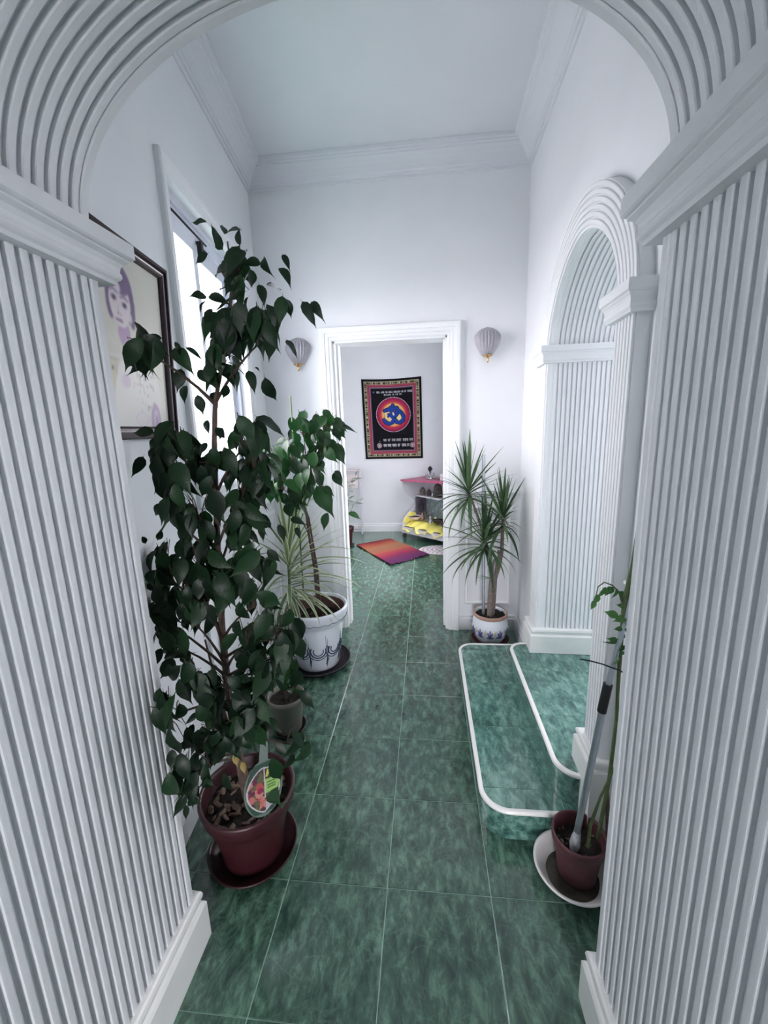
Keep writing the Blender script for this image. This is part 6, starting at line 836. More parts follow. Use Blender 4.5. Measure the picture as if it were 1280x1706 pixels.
def vleaf(b, e, roll):
    o = bpy.data.objects.new('leaf', vl); C.objects.link(o); o.parent = t5; o.matrix_parent_inverse = inv5; o.matrix_basis = leaf_matrix(Vector(b), Vector(e), roll)
for x, z in P5:
    for s in (-1, 1):
        b = Vector((x, 1.115, z)); vleaf(b, b + Vector(((.018 if s > 0 else -rn.uniform(.02, .045)), rn.uniform(-.03, .02), rn.uniform(-.035, .015))), rn.uniform(-40, 40))
for k in range(7):
    f = k / 6; b = Vector((.510 - .055 * f, 1.105, 1.022 + .014 * math.sin(f * 3) - .035 * f * f)); vleaf(b, b + Vector((-.010 - .01 * rn.random(), -.008, -.022 - .01 * rn.random())), rn.uniform(-30, 30))
m = MB(); m.tube([(.455,1.122,.13),(.512,1.12,.693)], .0098, 14); pole = m.build('support_pole', M['steel'], t5); pole['label'] = 'slanting telescopic aluminium support pole'
m = MB(); m.tube([(.5095,1.12,.67),(.560,1.12,1.03),(.568,1.12,1.10)], .0078, 14); m.build('upper_pole', M['steel'], pole)
m = MB(); m.tube([(.5045,1.12,.632),(.5155,1.12,.722)], .0128, 14); m.build('grip_collar', M['collar'], pole)
m = MB(); m.tube([(.456,1.120,.138),(.4575,1.12,.156),(.460,1.12,.18),(.4625,1.12,.20)], [.014,.017,.0145,.011], 9); o = m.build('clear_tape', M['foil'], pole); o['label'] = 'clear plastic wrapped round the pole foot'
m = MB(); m.tube([(.427,1.10,.811),(.455,1.10,.806),(.488,1.10,.797),(.536,1.105,.776),(.565,1.12,.755)], .0022, 6); o = m.build('tie_wire', M['dark'], t5); o['label'] = 'thin black wire tying the vine to the pole'

# ------------------------------------------------------------------ flat prints: a fine sheet whose vertices carry the printed colours
def sheet(name, mtl, paint, nu, nv, pos, parent=None, back=None):
    """paint(U, V) -> (nv, nu, 3) sRGB 0..255 on U left-right, V top-bottom in 0..1; pos(u, v) -> world point"""
    us = (np.arange(nu) / (nu - 1)); vs_ = (np.arange(nv) / (nv - 1)); U, V = np.meshgrid(us, vs_)
    img = np.clip(paint(U, V), 0, 255) / 255.0
    linc = np.where(img <= .04045, img / 12.92, ((img + .055) / 1.055) ** 2.4)
    P = [tuple(pos(u, v)) for v in vs_ for u in us]
    F = [(j*nu+i, (j+1)*nu+i, (j+1)*nu+i+1, j*nu+i+1) for j in range(nv-1) for i in range(nu-1)]
    me = bpy.data.meshes.new(name); me.from_pydata(P, [], F); me.materials.append(mtl)
    at = me.color_attributes.new('print', 'FLOAT_COLOR', 'POINT')
    at.data.foreach_set('color', np.concatenate([linc, np.ones((nv, nu, 1))], 2).astype(np.float32).ravel())
    for p in me.polygons: p.use_smooth = True
    me.update(); return link(name, me, parent)
def seg_dist(X, Y, pts):
    d = np.full(X.shape, 1e9)
    for (xa, ya), (xb, yb) in zip(pts, pts[1:]):
        dx, dy = xb - xa, yb - ya; t = np.clip(((X - xa) * dx + (Y - ya) * dy) / max(dx*dx + dy*dy, 1e-9), 0, 1)
        d = np.minimum(d, np.hypot(X - xa - t * dx, Y - ya - t * dy))
    return d
def put(img, mask, col):
    img[mask] = col
GL = {'W':('101','101','101','111','101'),'E':('111','100','110','100','111'),'L':('100','100','100','100','111'),'C':('111','100','100','100','111'),'O':('111','101','101','101','111'),'M':('101','111','111','101','101'),'T':('111','010','010','010','010'),'H':('101','101','111','101','101'),'U':('101','101','101','101','111'),'R':('110','101','110','101','101'),'S':('111','100','111','001','111'),'I':('111','010','010','010','111'),'N':('111','101','101','101','101'),'G':('111','100','101','101','111'),'A':('111','101','111','101','101'),'D':('110','101','101','101','110'),'V':('101','101','101','101','010'),'P':('111','101','111','100','100'),'F':('111','100','110','100','100'),' ':('000',)*5}
def text(img, X, Y, s, x0, y0, w, h, col):
    n = len(s); cw = w / n
    for i, ch in enumerate(s):
        g = GL.get(ch, GL['I'])
        for r in range(5):
            for c_ in range(3):
                if g[r][c_] == '1':
                    a = x0 + i * cw + c_ * cw / 4; b = y0 + r * h / 5
                    put(img, (X >= a) & (X < a + cw / 3.4) & (Y >= b) & (Y < b + h / 4.6), col)
def script(img, X, Y, x0, x1, y, h, col, seed):
    rn = random.Random(seed); x = x0
    while x < x1:
        wl_ = rn.uniform(45, 110); e = min(x + wl_, x1)
        put(img, (X > x) & (X < e) & (np.abs(Y - y) < h * .09), col)
        q = x + 4
        while q < e - 8:
            put(img, seg_dist(X, Y, [(q + 10, y), (q + 10, y + h)]) < 2.6, col)
            put(img, np.abs(np.hypot(X - q - 4, Y - y - h * .5) - 6) < 2.4, col)
            q += rn.uniform(15, 24)
        x = e + rn.uniform(14, 26)
# ------------------------------------------------------------------ tapestry with the om sign (units of the drawing: 0..1000 x 0..1340)
def paint_tapestry(U, V):
    X, Y = U * 1000, V * 1340; img = np.zeros(U.shape + (3,)); img[:] = (14, 14, 20)
    def frame_band(m, col): put(img, (X > m) & (X < 1000 - m) & (Y > m * 1.0) & (Y < 1340 - m), col)
    frame_band(38, (186, 182, 150)); frame_band(46, (150, 140, 112)); frame_band(82, (186, 182, 150)); 
    # leafy lozenges in the outer border
    inb = ((X > 46) & (X < 954) & (Y > 46) & (Y < 1294)) & ~((X > 82) & (X < 918) & (Y > 82) & (Y < 1258))
    per = np.where((Y < 84) | (Y > 1256), X, Y)
    put(img, inb & (np.sin(per / 9.0) * np.sin(per / 23.0 + 1) + .35 * np.sin((X + Y) / 5) > .05), (42, 36, 36))
    put(img, inb & (np.abs(((per + 40) % 150) - 75) < 8), (196, 190, 158))
    frame_band(90, (150, 56, 72)); frame_band(104, (196, 112, 124)); frame_band(110, (160, 48, 78)); frame_band(128, (92, 66, 92)); frame_band(134, (188, 160, 170)); frame_band(138, (112, 84, 108)); frame_band(152, (13, 13, 20))
    text(img, X, Y, 'OUR LORD IS SHRI GANESHA OM OF PEACE', 250, 196, 600, 30, (198, 198, 206))
    text(img, X, Y, 'WELCOME TO THE OM', 368, 244, 300, 22, (176, 178, 188))
    put(img, np.abs(np.hypot(X - 198, Y - 212) - 9) < 6, (104, 84, 150))
    cx, cy = 515, 590; r = np.hypot((X - cx), (Y - cy)) / 292
    for lim, col in ((1.0, (214, 196, 208)), (.975, (128, 28, 66)), (.92, (160, 34, 76)), (.82, (184, 48, 78)), (.73, (206, 84, 78)), (.68, (226, 136, 84)), (.63, (240, 204, 128)), (.57, (206, 140, 70)), (.54, (226, 172, 92)), (.44, (240, 218, 160))):
        put(img, r < lim, col)
    # om: black outline first, then blue body
    S = [([(372,520),(430,500),(498,520),(500,566),(452,596),(430,600)], 26), ([(432,604),(488,612),(512,660),(492,722),(432,742),(376,712),(356,672)], 25),
         ([(520,612),(548,590),(572,540)], 24), ([(548,612),(592,560),(602,526),(652,556),(686,622),(676,690),(622,728),(566,716),(548,680)], 25),
         ([(474,470),(520,490),(580,478),(598,520)], 24)]
    for wdt, col in ((10, (16, 18, 36)), (0, (34, 66, 158)), ):
        for pts, w in S: put(img, seg_dist(X, Y, pts) < w + wdt, col)
        put(img, np.hypot(X - 512, Y - 434) < 24 + wdt, col)
    for pts in ([(452,640),(470,664),(456,690)], [(600,640),(628,620),(640,650),(612,672)], [(512,560),(520,590)], [(378,560),(400,600),(388,650)]):
        put(img, seg_dist(X, Y, pts) < 13, (240, 226, 172))
    script(img, X, Y, 322, 840, 1000, 40, (196, 196, 204), 3); script(img, X, Y, 322, 770, 1092, 40, (214, 214, 220), 8)
    for px in (254, 826):
        rr = np.hypot(X - px, Y - 1110); put(img, rr < 42, (188, 168, 172)); put(img, (rr < 34) & (np.sin(np.arctan2(Y - 1110, X - px) * 10) > 0), (120, 70, 84)); put(img, rr < 12, (226, 214, 206))
    put(img, np.hypot(X - 262, Y - 1040) < 9, (150, 150, 160))
    return img * .82 + 4
TQ = [Vector((-.86, YF - .008, 2.124)), Vector((-.049, YF - .008, 2.129)), Vector((-.837, YF - .008, 1.047)), Vector((-.038, YF - .008, 1.044))]
def tap_pos(u, v):
    p = (TQ[0] * (1-u) + TQ[1] * u) * (1-v) + (TQ[2] * (1-u) + TQ[3] * u) * v
    sag = -.018 * 4 * u * (1-u) * (1-v) * (1.0 - .4*u)
    return p + Vector((0, -.004 - .006 * math.sin(u * 7 + v * 3) * (1 - .5 * v), sag))
tp = sheet('tapestry', M['cloth'], paint_tapestry, 200, 268, tap_pos)
sm = tp.modifiers.new('thickness', 'SOLIDIFY'); sm.thickness = .003; sm.offset = 0
tag(tp, 'black bordered cloth hanging with a blue om sign on a crimson disc', 'tapestry')
# ------------------------------------------------------------------ framed photograph on the left wall
def paint_photo(U, V):
    X, Y = U * 460 + 62, V * 560; img = np.zeros(U.shape + (3,)); img[:] = (206, 205, 194)
    img += ((-8 * V) + 4 * np.sin(X / 60))[..., None]
    put(img, (Y > 300) & (X < 230) & (Y < 330), (196, 194, 184))
    put(img, (X < 215) & (Y > 345), (196, 190, 168)); put(img, (X < 222) & (Y > 340) & (Y < 347), (170, 166, 150)); put(img, (X > 200) & (X < 206) & (Y > 345), (172, 166, 146))
    for k in range(12): put(img, seg_dist(X, Y, [(20 + k*16, 360), (34 + k*16, 470), (22 + k*15, 560)]) < 1.4, (184, 178, 156))
    for px in (150, 185): put(img, np.hypot((X - px), (Y - 372) / 1.3) < 5, (74, 66, 66))
    for k in range(4): put(img, seg_dist(X, Y, [(118 + 4*k, 190 - 6*k), (128 + 5*k, 176 + 6*k), (114 + 8*k, 214)]) < 1.2, (90, 88, 100))
    E = lambda cx, cy, a, b: ((X - cx) / a) ** 2 + ((Y - cy) / b) ** 2
    put(img, E(268, 300, 120, 150) < 0, (0, 0, 0))
    # dress, arms
    put(img, (E(330, 500, 150, 200) < 1) & (Y > 300), (212, 211, 206))
    rn = random.Random(5)
    for k in range(60):
        a, b = rn.uniform(290, 430), rn.uniform(340, 540); put(img, E(a, b, rn.uniform(1.5, 4), rn.uniform(2, 6)) < 1, rn.choice([(150, 138, 158), (176, 168, 176), (120, 112, 128)]))
    put(img, E(252, 408, 26, 22) < 1, (196, 178, 196)); put(img, E(330, 532, 40, 26) < 1, (208, 196, 208)); put(img, E(330, 532, 33, 20) < 1, (216, 210, 212))
    put(img, E(425, 540, 34, 70) < 1, (176, 152, 182)); put(img, E(428, 545, 20, 52) < 1, (200, 184, 204)); put(img, E(430, 548, 9, 36) < 1, (170, 146, 178))
    # hair, head, neck
    put(img, E(262, 135, 76, 96) < 1, (120, 100, 134)); put(img, E(268, 255, 34, 42) < 1, (166, 136, 172))
    put(img, (E(205, 160, 22, 60) < 1) | (E(322, 170, 20, 62) < 1), (104, 84, 118))
    put(img, E(258, 160, 58, 78) < 1, (214, 204, 208)); put(img, (E(262, 96, 62, 40) < 1), (112, 92, 126)); put(img, E(240, 118, 26, 20) < 1, (208, 196, 204))
    put(img, E(312, 198, 9, 14) < 1, (206, 196, 204))
    for ex, ey in ((226, 152), (282, 164)):
        put(img, E(ex, ey, 17, 8) < 1, (150, 132, 160)); put(img, E(ex, ey, 8.5, 9) < 1, (40, 32, 50)); put(img, E(ex - 3, ey - 3, 2, 2) < 1, (230, 228, 230))
        put(img, seg_dist(X, Y, [(ex - 20, ey - 20), (ex, ey - 26), (ex + 20, ey - 18)]) < 3.2, (130, 110, 142))
    put(img, seg_dist(X, Y, [(248, 168), (244, 190), (256, 197)]) < 2, (184, 166, 180)); put(img, (E(243, 196, 4, 3) < 1) | (E(258, 198, 4, 3) < 1), (110, 92, 118))
    put(img, E(246, 217, 18, 5.5) < 1, (150, 118, 148)); put(img, seg_dist(X, Y, [(226, 216), (246, 219), (266, 219)]) < 1.3, (96, 74, 104))
    for _ in range(3):
        p = np.pad(img, ((1, 1), (1, 1), (0, 0)), 'edge'); img = (p[:-2, 1:-1] + p[2:, 1:-1] + p[1:-1, :-2] + p[1:-1, 2:] + 2 * p[1:-1, 1:-1]) / 6
    return img
Zp0, Zp1, sp0, sp1 = 1.455, 2.022, -.205, .272          # the frame's outer edges on the wall
lean = .03
fo = lambda X, s, z: ML @ Vector((X + lean * (z - Zp0) / (Zp1 - Zp0), s, z))
t = thing('picture_frame', tuple(ML @ Vector((0.01, (sp0 + sp1) / 2, Zp0))), 'dark mahogany frame with a faded purple-tinted photograph of a child, beside the window', 'picture frame')
def frame_mould(name, prof, mtl):
    m = MB(); P = [(sp0, Zp0), (sp0, Zp1), (sp1, Zp1), (sp1, Zp0)]; N = [(1, 1), (1, -1), (-1, -1), (-1, 1)]; st = []
    for (s, z), (a, b) in zip(P, N):
        st.append((fo(.004, s, z), ML.to_3x3() @ Vector((lean * b / (Zp1 - Zp0), a, b)), ML.to_3x3() @ Vector((1, 0, -lean / .56))))
    m.sweep(prof, st, closed=True, loop=True); return m.build(name, mtl, t)
frame_mould('frame_moulding', [(0, 0), (0, .018), (.005, .024), (.016, .026), (.020, .019), (.021, .017), (.021, 0)], M['frame'])
frame_mould('inner_bead', [(.021, .0), (.021, .0185), (.0235, .0195), (.026, .0185), (.026, 0)], M['gilt'])
frame_mould('inner_moulding', [(.026, 0), (.026, .017), (.032, .016), (.038, .011), (.039, .004), (.039, 0)], M['frame'])
ph = sheet('photograph', M['photo'], paint_photo, 150, 182, lambda u, v: fo(.010, sp0 + .036 + (sp1 - sp0 - .072) * u, Zp1 - .036 - (Zp1 - Zp0 - .072) * v), t)
ph['label'] = 'faded purple-tinted photograph of a small child in a pale dress'
# ------------------------------------------------------------------ wall sconces
def sconce(x, z, label):
    t = thing('wall_sconce', (x, YB, z), label, 'wall lamp', 'shell sconces either side of the doorway')
    nseg, nh = 60, 16; v = []; f = []
    for j in range(nh + 1):
        h = j / nh; zz = z - .078 + .175 * h
        wd = .030 + .047 * math.sin(min(1, h / .62) * PI / 2) if h < .62 else .077 * math.cos((h - .62) / .38 * PI / 2) ** .62 + .001
        dp = .028 + .055 * math.sin(min(1, h / .55) * PI / 2) if h < .55 else .083 * math.cos((h - .55) / .45 * PI / 2) ** .8 + .001
        for k in range(nseg + 1):
            a = -PI / 2 + PI * k / nseg; rb = 1 + .10 * math.cos(k * 2 * PI / 5) * min(1, .4 + h)
            v.append((x + wd * math.sin(a) * rb, YB - .004 - dp * math.cos(a) * rb, zz))
    for j in range(nh):
        for k in range(nseg):
            a = j * (nseg + 1) + k; f.append((a, a + 1, a + nseg + 2, a + nseg + 1))
    m = MB(); m.add(v, f, True); m.build('shell_shade', M['sconce'], t)
    m = MB(); m.lathe([(0, -.008), (.016, -.008), (.026, -.004), (.030, .001), (.028, .005), (.0, .006)], (x, YB - .032, z - .080), 28); m.build('brass_cup', M['brass'], t)
    m = MB(); m.lathe([(0, -.040), (.003, -.038), (.007, -.026), (.005, -.020), (.009, -.014), (.009, -.010), (0, -.010)], (x, YB - .034, z - .082), 16); m.build('finial', M['brass'], t)
    m = MB(); m.box(x - .018, x + .018, YB - .012, YB - .0005, z - .07, z + .04, .004); m.build('backplate', M['brass'], t)
sconce(.397, 1.975, 'grey ribbed shell wall lamp right of the doorway, above the dracaena')
sconce(-.838, 1.975, 'grey ribbed shell wall lamp left of the doorway, partly behind the fig leaves')
# ------------------------------------------------------------------ plant tag in the maroon pot
def paint_tag(U, V):
    X, Y = U * 100, V * 140; img = np.zeros(U.shape + (3,)); img[:] = (20, 62, 48)
    ins = (((X - 50) / 50) ** 2 + ((Y - 76) / 64) ** 2 < .98) | ((X > 46) & (X < 96) & (Y > 16) & (Y < 128)); put(img, ins, (212, 206, 206))
    core = (((X - 51) / 46) ** 2 + ((Y - 76) / 60) ** 2 < .98) | ((X > 46) & (X < 93) & (Y > 19) & (Y < 125)); put(img, core, (66, 44, 52))
    rn = random.Random(6)
    for k in range(46):
        a, b = rn.uniform(6, 60), rn.uniform(30, 128); col = rn.choice([(150, 40, 78), (120, 26, 66), (196, 116, 110), (178, 86, 84), (92, 20, 56), (206, 142, 128), (88, 96, 64)])
        put(img, core & (np.hypot(X - a, (Y - b)) < rn.uniform(5, 11)), col)
    put(img, core & (X > 54) & (Y < 48), (26, 52, 38))
    put(img, core & (seg_dist(X, Y, [(62, 40), (68, 26), (74, 38), (84, 24), (82, 42)]) < 3.6), (216, 208, 96))
    put(img, core & (X > 56) & (Y > 50) & (Y < 88), (160, 204, 112))
    for yy in (60, 68, 75): put(img, core & (X > 62) & (X < 86) & (np.abs(Y - yy) < 1.3), (74, 104, 62))
    put(img, core & (X > 60) & (Y > 90), (98, 96, 82)); put(img, core & (X > 58) & (Y > 112), (190, 188, 198))
    put(img, core & (np.abs(X - 55) < 1.5) & (Y > 18) & (Y < 100), (214, 210, 204))
    return img * .84
tx, ty, tz = Vector((.098, .036, .030)), Vector((.004, -.030, -.150)), Vector((-.552, 1.020, .462))
t = thing('plant_tag', (-.49, 1.00, .33), 'printed oval nursery tag with red flowers stuck in the maroon pot', 'plant tag')
nrm = tx.cross(ty).normalized()
if nrm.y > 0: nrm = -nrm
m = MB(); oval = []
for k in range(26):
    a = k * 2 * PI / 26; oval.append((.46 + .56 * math.cos(a), .52 + .56 * math.sin(a)))
mk = lambda u, v, d: tz + tx * u + ty * v + nrm * d
N = len(oval)
m.add([mk(u, v, -.0012) for u, v in oval] + [mk(u, v, -.0002) for u, v in oval], [tuple(range(N)), tuple(range(N, 2*N))[::-1]] + [(i, (i+1) % N, N + (i+1) % N, N + i) for i in range(N)])
m.build('tag_board', M['tagplastic'], t)
def tag_pos(u, v):
    return mk(u, v, .0006)
sheet('tag_print', M['tagred'], paint_tag, 60, 84, lambda u, v: mk(.46 + (u - .5) * (1.0 * math.sqrt(max(0.02, 1 - (2*v-1)**2 * .75))), .02 + v * .98, .0008), t)
m = MB(); m.add([mk(.36,.0,-.0008), mk(.62,.0,-.0008), mk(.66,-.75,-.0008), mk(.46,-.75,-.0008), mk(.36,.0,.0002), mk(.62,.0,.0002), mk(.66,-.75,.0002), mk(.46,-.75,.0002)], [(0,1,2,3),(7,6,5,4),(0,4,5,1),(1,5,6,2),(2,6,7,3),(3,7,4,0)])
m.build('tag_neck', M['tagplastic'], t)
m = MB(); m.add([mk(.42,1.0,-.001), mk(.52,1.0,-.001), mk(.48,1.12,-.001), mk(.42,1.0,.000), mk(.52,1.0,.0), mk(.48,1.12,.0)], [(0,1,2),(5,4,3),(0,3,4,1),(1,4,5,2),(2,5,3,0)])
m.build('tag_spike', M['tagplastic'], t)
# ------------------------------------------------------------------ room beyond the doorway
# striped rug
RQ = [Vector((-.898, 5.032, 0)), Vector((-.489, 5.316, 0)), Vector((-.385, 4.24, 0)), Vector((.033, 4.626, 0))]
def paint_rug(U, V):
    img = np.zeros(U.shape + (3,)); st = [(0, (120, 34, 44)), (.10, (176, 62, 58)), (.20, (196, 96, 66)), (.30, (190, 124, 84)), (.42, (176, 116, 84)), (.52, (196, 104, 72)), (.60, (186, 62, 70)), (.70, (160, 40, 72)), (.78, (120, 30, 76)), (.88, (92, 30, 82)), (1.01, (80, 26, 74))]
    Vj = V + .012 * np.sin(U * 60) * np.sin(V * 90)
    for (a, ca), (b, cb) in zip(st, st[1:]):
        k = (Vj >= a) & (Vj < b); f = ((Vj - a) / (b - a))[..., None]; c_ = np.array(ca) * (1 - f) + np.array(cb) * f
        img[k] = c_[k]
    return (img * .78 + 24) * (.88 + .12 * np.sin(V * 220))[..., None]
def rug_pos(u, v):
    p = (RQ[0] * (1-u) + RQ[1] * u) * (1-v) + (RQ[2] * (1-u) + RQ[3] * u) * v
    e = .012 * math.sin(u * 40) * (1 if v > .97 else 0)
    return p + Vector((0, -e, .012 + .006 * math.sin(u * 9 + v * 4) * math.sin(v * 11)))
rg = sheet('striped_rug', M['rug'], paint_rug, 60, 110, rug_pos); sd = rg.modifiers.new('thickness', 'SOLIDIFY'); sd.thickness = .009; sd.offset = 0
tag(rg, 'small rug striped red, orange and purple lying askew on the far floor', 'rug')
# oval lace mat
t = thing('lace_mat', (.17, 4.84, .0005), 'oval white lace mat on the floor in front of the corner shelf', 'mat')
m = MB(); m.lathe([(0, .001), (1, .001), (1.0, .005), (.97, .007), (0, .006)], (.180, 4.835, 0), 56, sx=.272, sy=.19, smooth=False); m.build('mat_body', M['lace'], t)
m = MB()
for ring, cnt in ((.22, 8), (.44, 14), (.64, 20), (.84, 28)):
    for k in range(cnt):
        a = k * 2 * PI / cnt + ring; m.lathe([(.000, .0075), (.016, .0075), (.019, .0062)], (.18 + .272 * ring * math.cos(a), 4.835 + .19 * ring * math.sin(a), 0), 7)
m.build('lace_openings', M['lacehole'], t)
# white tubular rack with its maroon pot and twigs
t = thing('metal_rack', (-1.06, 5.62, 0), 'white tubular metal rack with a pale panel against the far wall', 'rack')
for x, y in ((-.91, 5.60), (-.91, 5.70), (-1.30, 5.60), (-1.30, 5.70)):
    m = MB(); m.tube([(x, y, .005), (x, y, .90)], .0105, 10); m.build('post', M['rack'], t)
for z in (.05, .45, .88):
    m = MB()
    for y in (5.60, 5.70): m.tube([(-1.30, y, z), (-.91, y, z)], .008, 8)
    for x in (-1.30, -.91): m.tube([(x, 5.60, z), (x, 5.70, z)], .008, 8)
    m.build('rail', M['rack'], t)
m = MB(); m.box(-1.29, -.93, 5.615, 5.63, .66, .90, .004); m.build('panel', M['rackpanel'], t)
m = MB(); m.box(-1.29, -.92, 5.59, 5.71, .895, .915, .004); m.build('shelf', M['rackpanel'], t)
saucer((-1.0, 5.02, 0), .078, .022, M['maroon'], 'small maroon saucer left of the striped rug', wall=.004)
t = thing('twiggy_plant', (-1.0, 5.02, .006), 'pale twiggy plant in a small maroon pot beyond the doorway', 'potted plant')
pot([(0, 0), (.045, 0), (.048, .004), (.060, .15), (.062, .17), (.075, .185), (.080, .22), (.082, .245), (.078, .248), (.072, .235), (.066, .20)], (-1.0, 5.02, .0065), t, M['maroon'])
soil_disc((-1.0, 5.02), .066, .20, t, seed=31)
pl = leaf_mesh('narrow_leaf', M['paleleaf'], .2, .3, 0, .10); rn = random.Random(9)
for k, pts in enumerate(([(-1.0,5.02,.2),(-.99,5.01,.45),(-.95,5.0,.70),(-.86,4.98,.90)], [(-1.01,5.02,.2),(-1.03,5.02,.5),(-1.0,5.01,.72),(-.93,5.0,.86)], [(-1.0,5.03,.2),(-.97,5.02,.4),(-.90,5.0,.55),(-.84,4.98,.60)], [(-1.02,5.02,.2),(-1.07,5.02,.45),(-1.06,5.0,.66)])):
    m = MB(); m.tube(pts, [.005, .004, .003, .002][:len(pts)], 6); m.build('stem', M['paleleaf'], t)
    for q in range(11):
        f = .35 + .65 * q / 10; i = min(int(f * (len(pts) - 1)), len(pts) - 2); u = f * (len(pts) - 1) - i
        b = Vector(pts[i]).lerp(Vector(pts[i+1]), u); s = 1 if q % 2 else -1
        o = bpy.data.objects.new('leaf', pl); C.objects.link(o); o.parent = t; o.matrix_parent_inverse = Matrix.Translation(-t.location)
        o.matrix_basis = leaf_matrix(b, b + Vector((rn.uniform(.02, .13) * (s if q < 9 else 1), rn.uniform(-.05, .02), rn.uniform(-.02, .09))), rn.uniform(-40, 40))
o = bpy.data.objects.new('leaf', fig2m[0]); C.objects.link(o); o.parent = t; o.matrix_parent_inverse = Matrix.Translation(-t.location); o.matrix_basis = leaf_matrix(Vector((-.99, 4.98, .45)), Vector((-.80, 4.96, .36)), -35); o['label'] = 'single broad green leaf'
# ---- corner shelf on castors
t = thing('corner_shelf', (.0, 5.45, 0), 'white corner shelf unit on castors with a pink top', 'shelf unit')
Fl, Fr, Bk, Br = (-.340, 5.425), (.28, 4.875), (-.01, 5.725), (.305, 5.36)
def plank(name, pts, z0, z1, mtl): m = MB(); m.poly_prism(pts, z0, z1); return m.build(name, mtl, t)
plank('base_board', [Fl, Fr, Br, Bk], .075, .150, M['laminate'])
plank('base_mat', [(-.30, 5.425), (.27, 4.915), (.285, 5.34), (-.01, 5.69)], .151, .158, M['brownboard'])
def curve_panel(name, base, dirv, nrm_, th):
    prof = []
    for k in range(25):
        z = .15 + (.775 - .15) * k / 24; h = (z - .15) / .625
        dpt = .36 - .20 * math.exp(-((h - .48) / .22) ** 2) * 1.0 - .02 * h
        prof.append((dpt, z))
    pts = [(0, .15)] + prof + [(0, .775)]
    v = []; 
    for off in (0, th):
        for d_, z in pts: v.append((base[0] + dirv[0] * d_ + nrm_[0] * off, base[1] + dirv[1] * d_ + nrm_[1] * off, z))
    n_ = len(pts); m = MB(); m.add(v, [tuple(range(n_)), tuple(range(n_, 2*n_))[::-1]] + [(i, (i+1) % n_, n_ + (i+1) % n_, n_ + i) for i in range(n_)]); return m.build(name, M['laminate'], t)
curve_panel('side_panel', (-.01, 5.705), (-.88, -.80), (-.68, .73), .016)
curve_panel('side_panel', (.285, 5.38), (0, -1.2), (1, 0), .016)
plank('back_panel', [(-.01, 5.705), (.285, 5.38), (.297, 5.39), (.002, 5.717)], .15, .775, M['laminate'])
plank('top', [(-.335, 5.40), (-.315, 5.375), (.215, 5.055), (.305, 5.02), (.305, 5.39), (-.01, 5.735)], .775, .797, M['pink'])
plank('shelf_board', [(-.150, 5.565), (-.13, 5.53), (.17, 5.18), (.283, 5.18), (.283, 5.378), (-.01, 5.70)], .548, .566, M['laminate'])
for x, y in ((-.295, 5.425), (.245, 4.95), (0, 5.66), (.265, 5.34)):
    m = MB(); 
    for dy in (-.014, .014): m.tube([(x, y + dy - .008, .030), (x, y + dy + .008, .030)], .029, 16)
    m.box(x - .012, x + .012, y - .008, y + .008, .03, .075, .003); m.build('castor', M['dark'], t)
# things on the top
t = thing('seated_figurine', (.055, 5.42, .7975), 'dark-headed seated figurine in a silver robe on the pink shelf top', 'figurine')
x, y, z = .055, 5.42, .798
m = MB(); m.lathe([(0, 0), (.054, 0), (.058, .008), (.044, .020), (.026, .024), (0, .024)], (x, y, z), 28, sx=1.1, sy=.8); m.build('crossed_legs', M['silver'], t)
m = MB(); m.lathe([(.028, .02), (.031, .03), (.028, .055), (.034, .075), (.028, .088), (.014, .096), (0, .097)], (x, y, z), 24, sx=1.0, sy=.75)
for s in (-1, 1): m.tube([(x + s*.038, y, z + .078), (x + s*.052, y - .012, z + .05), (x + s*.022, y - .04, z + .030)], [.012, .011, .008], 8)
m.build('robed_body', M['silver'], t)
m = MB(); m.lathe([(0, .092), (.012, .094), (.013, .10), (.022, .108), (.027, .125), (.026, .142), (.018, .156), (.006, .163), (0, .164)], (x, y, z), 20, sx=.95, sy=1.0)
m.box(x - .004, x + .004, y - .032, y - .024, z + .118, z + .130, .002)
for s in (-1, 1): m.box(x + s*.026 - .004, x + s*.026 + .004, y - .005, y + .005, z + .115, z + .138, .002)
m.build('head', M['blackres'], t)
m = MB(); m.add([(x - .014, y - .034, z + .088), (x + .014, y - .034, z + .088), (x, y - .039, z + .045), (x - .014, y - .026, z + .088), (x + .014, y - .026, z + .088), (x, y - .028, z + .045)], [(0,1,2),(5,4,3),(0,3,4,1),(1,4,5,2),(2,5,3,0)]); m.build('chest', M['blackres'], t)
m = MB(); x, y, z = .205, 5.15, .798
m.box(x - .03, x + .03, y - .012, y - .006, z, z + .09, .002); m.box(x - .03, x + .03, y + .006, y + .012, z, z + .07, .002); m.box(x - .035, x + .035, y - .016, y + .016, z, z + .008, .002); m.tube([(x - .018, y - .014, z + .02), (x - .005, y - .015, z + .055), (x + .012, y - .015, z + .04), (x + .020, y - .014, z + .075)], .004, 6)
tag(m.build('crystal_stand', M['paleware']), 'small pale ornament on the pink shelf top beside the door jamb', 'ornament')
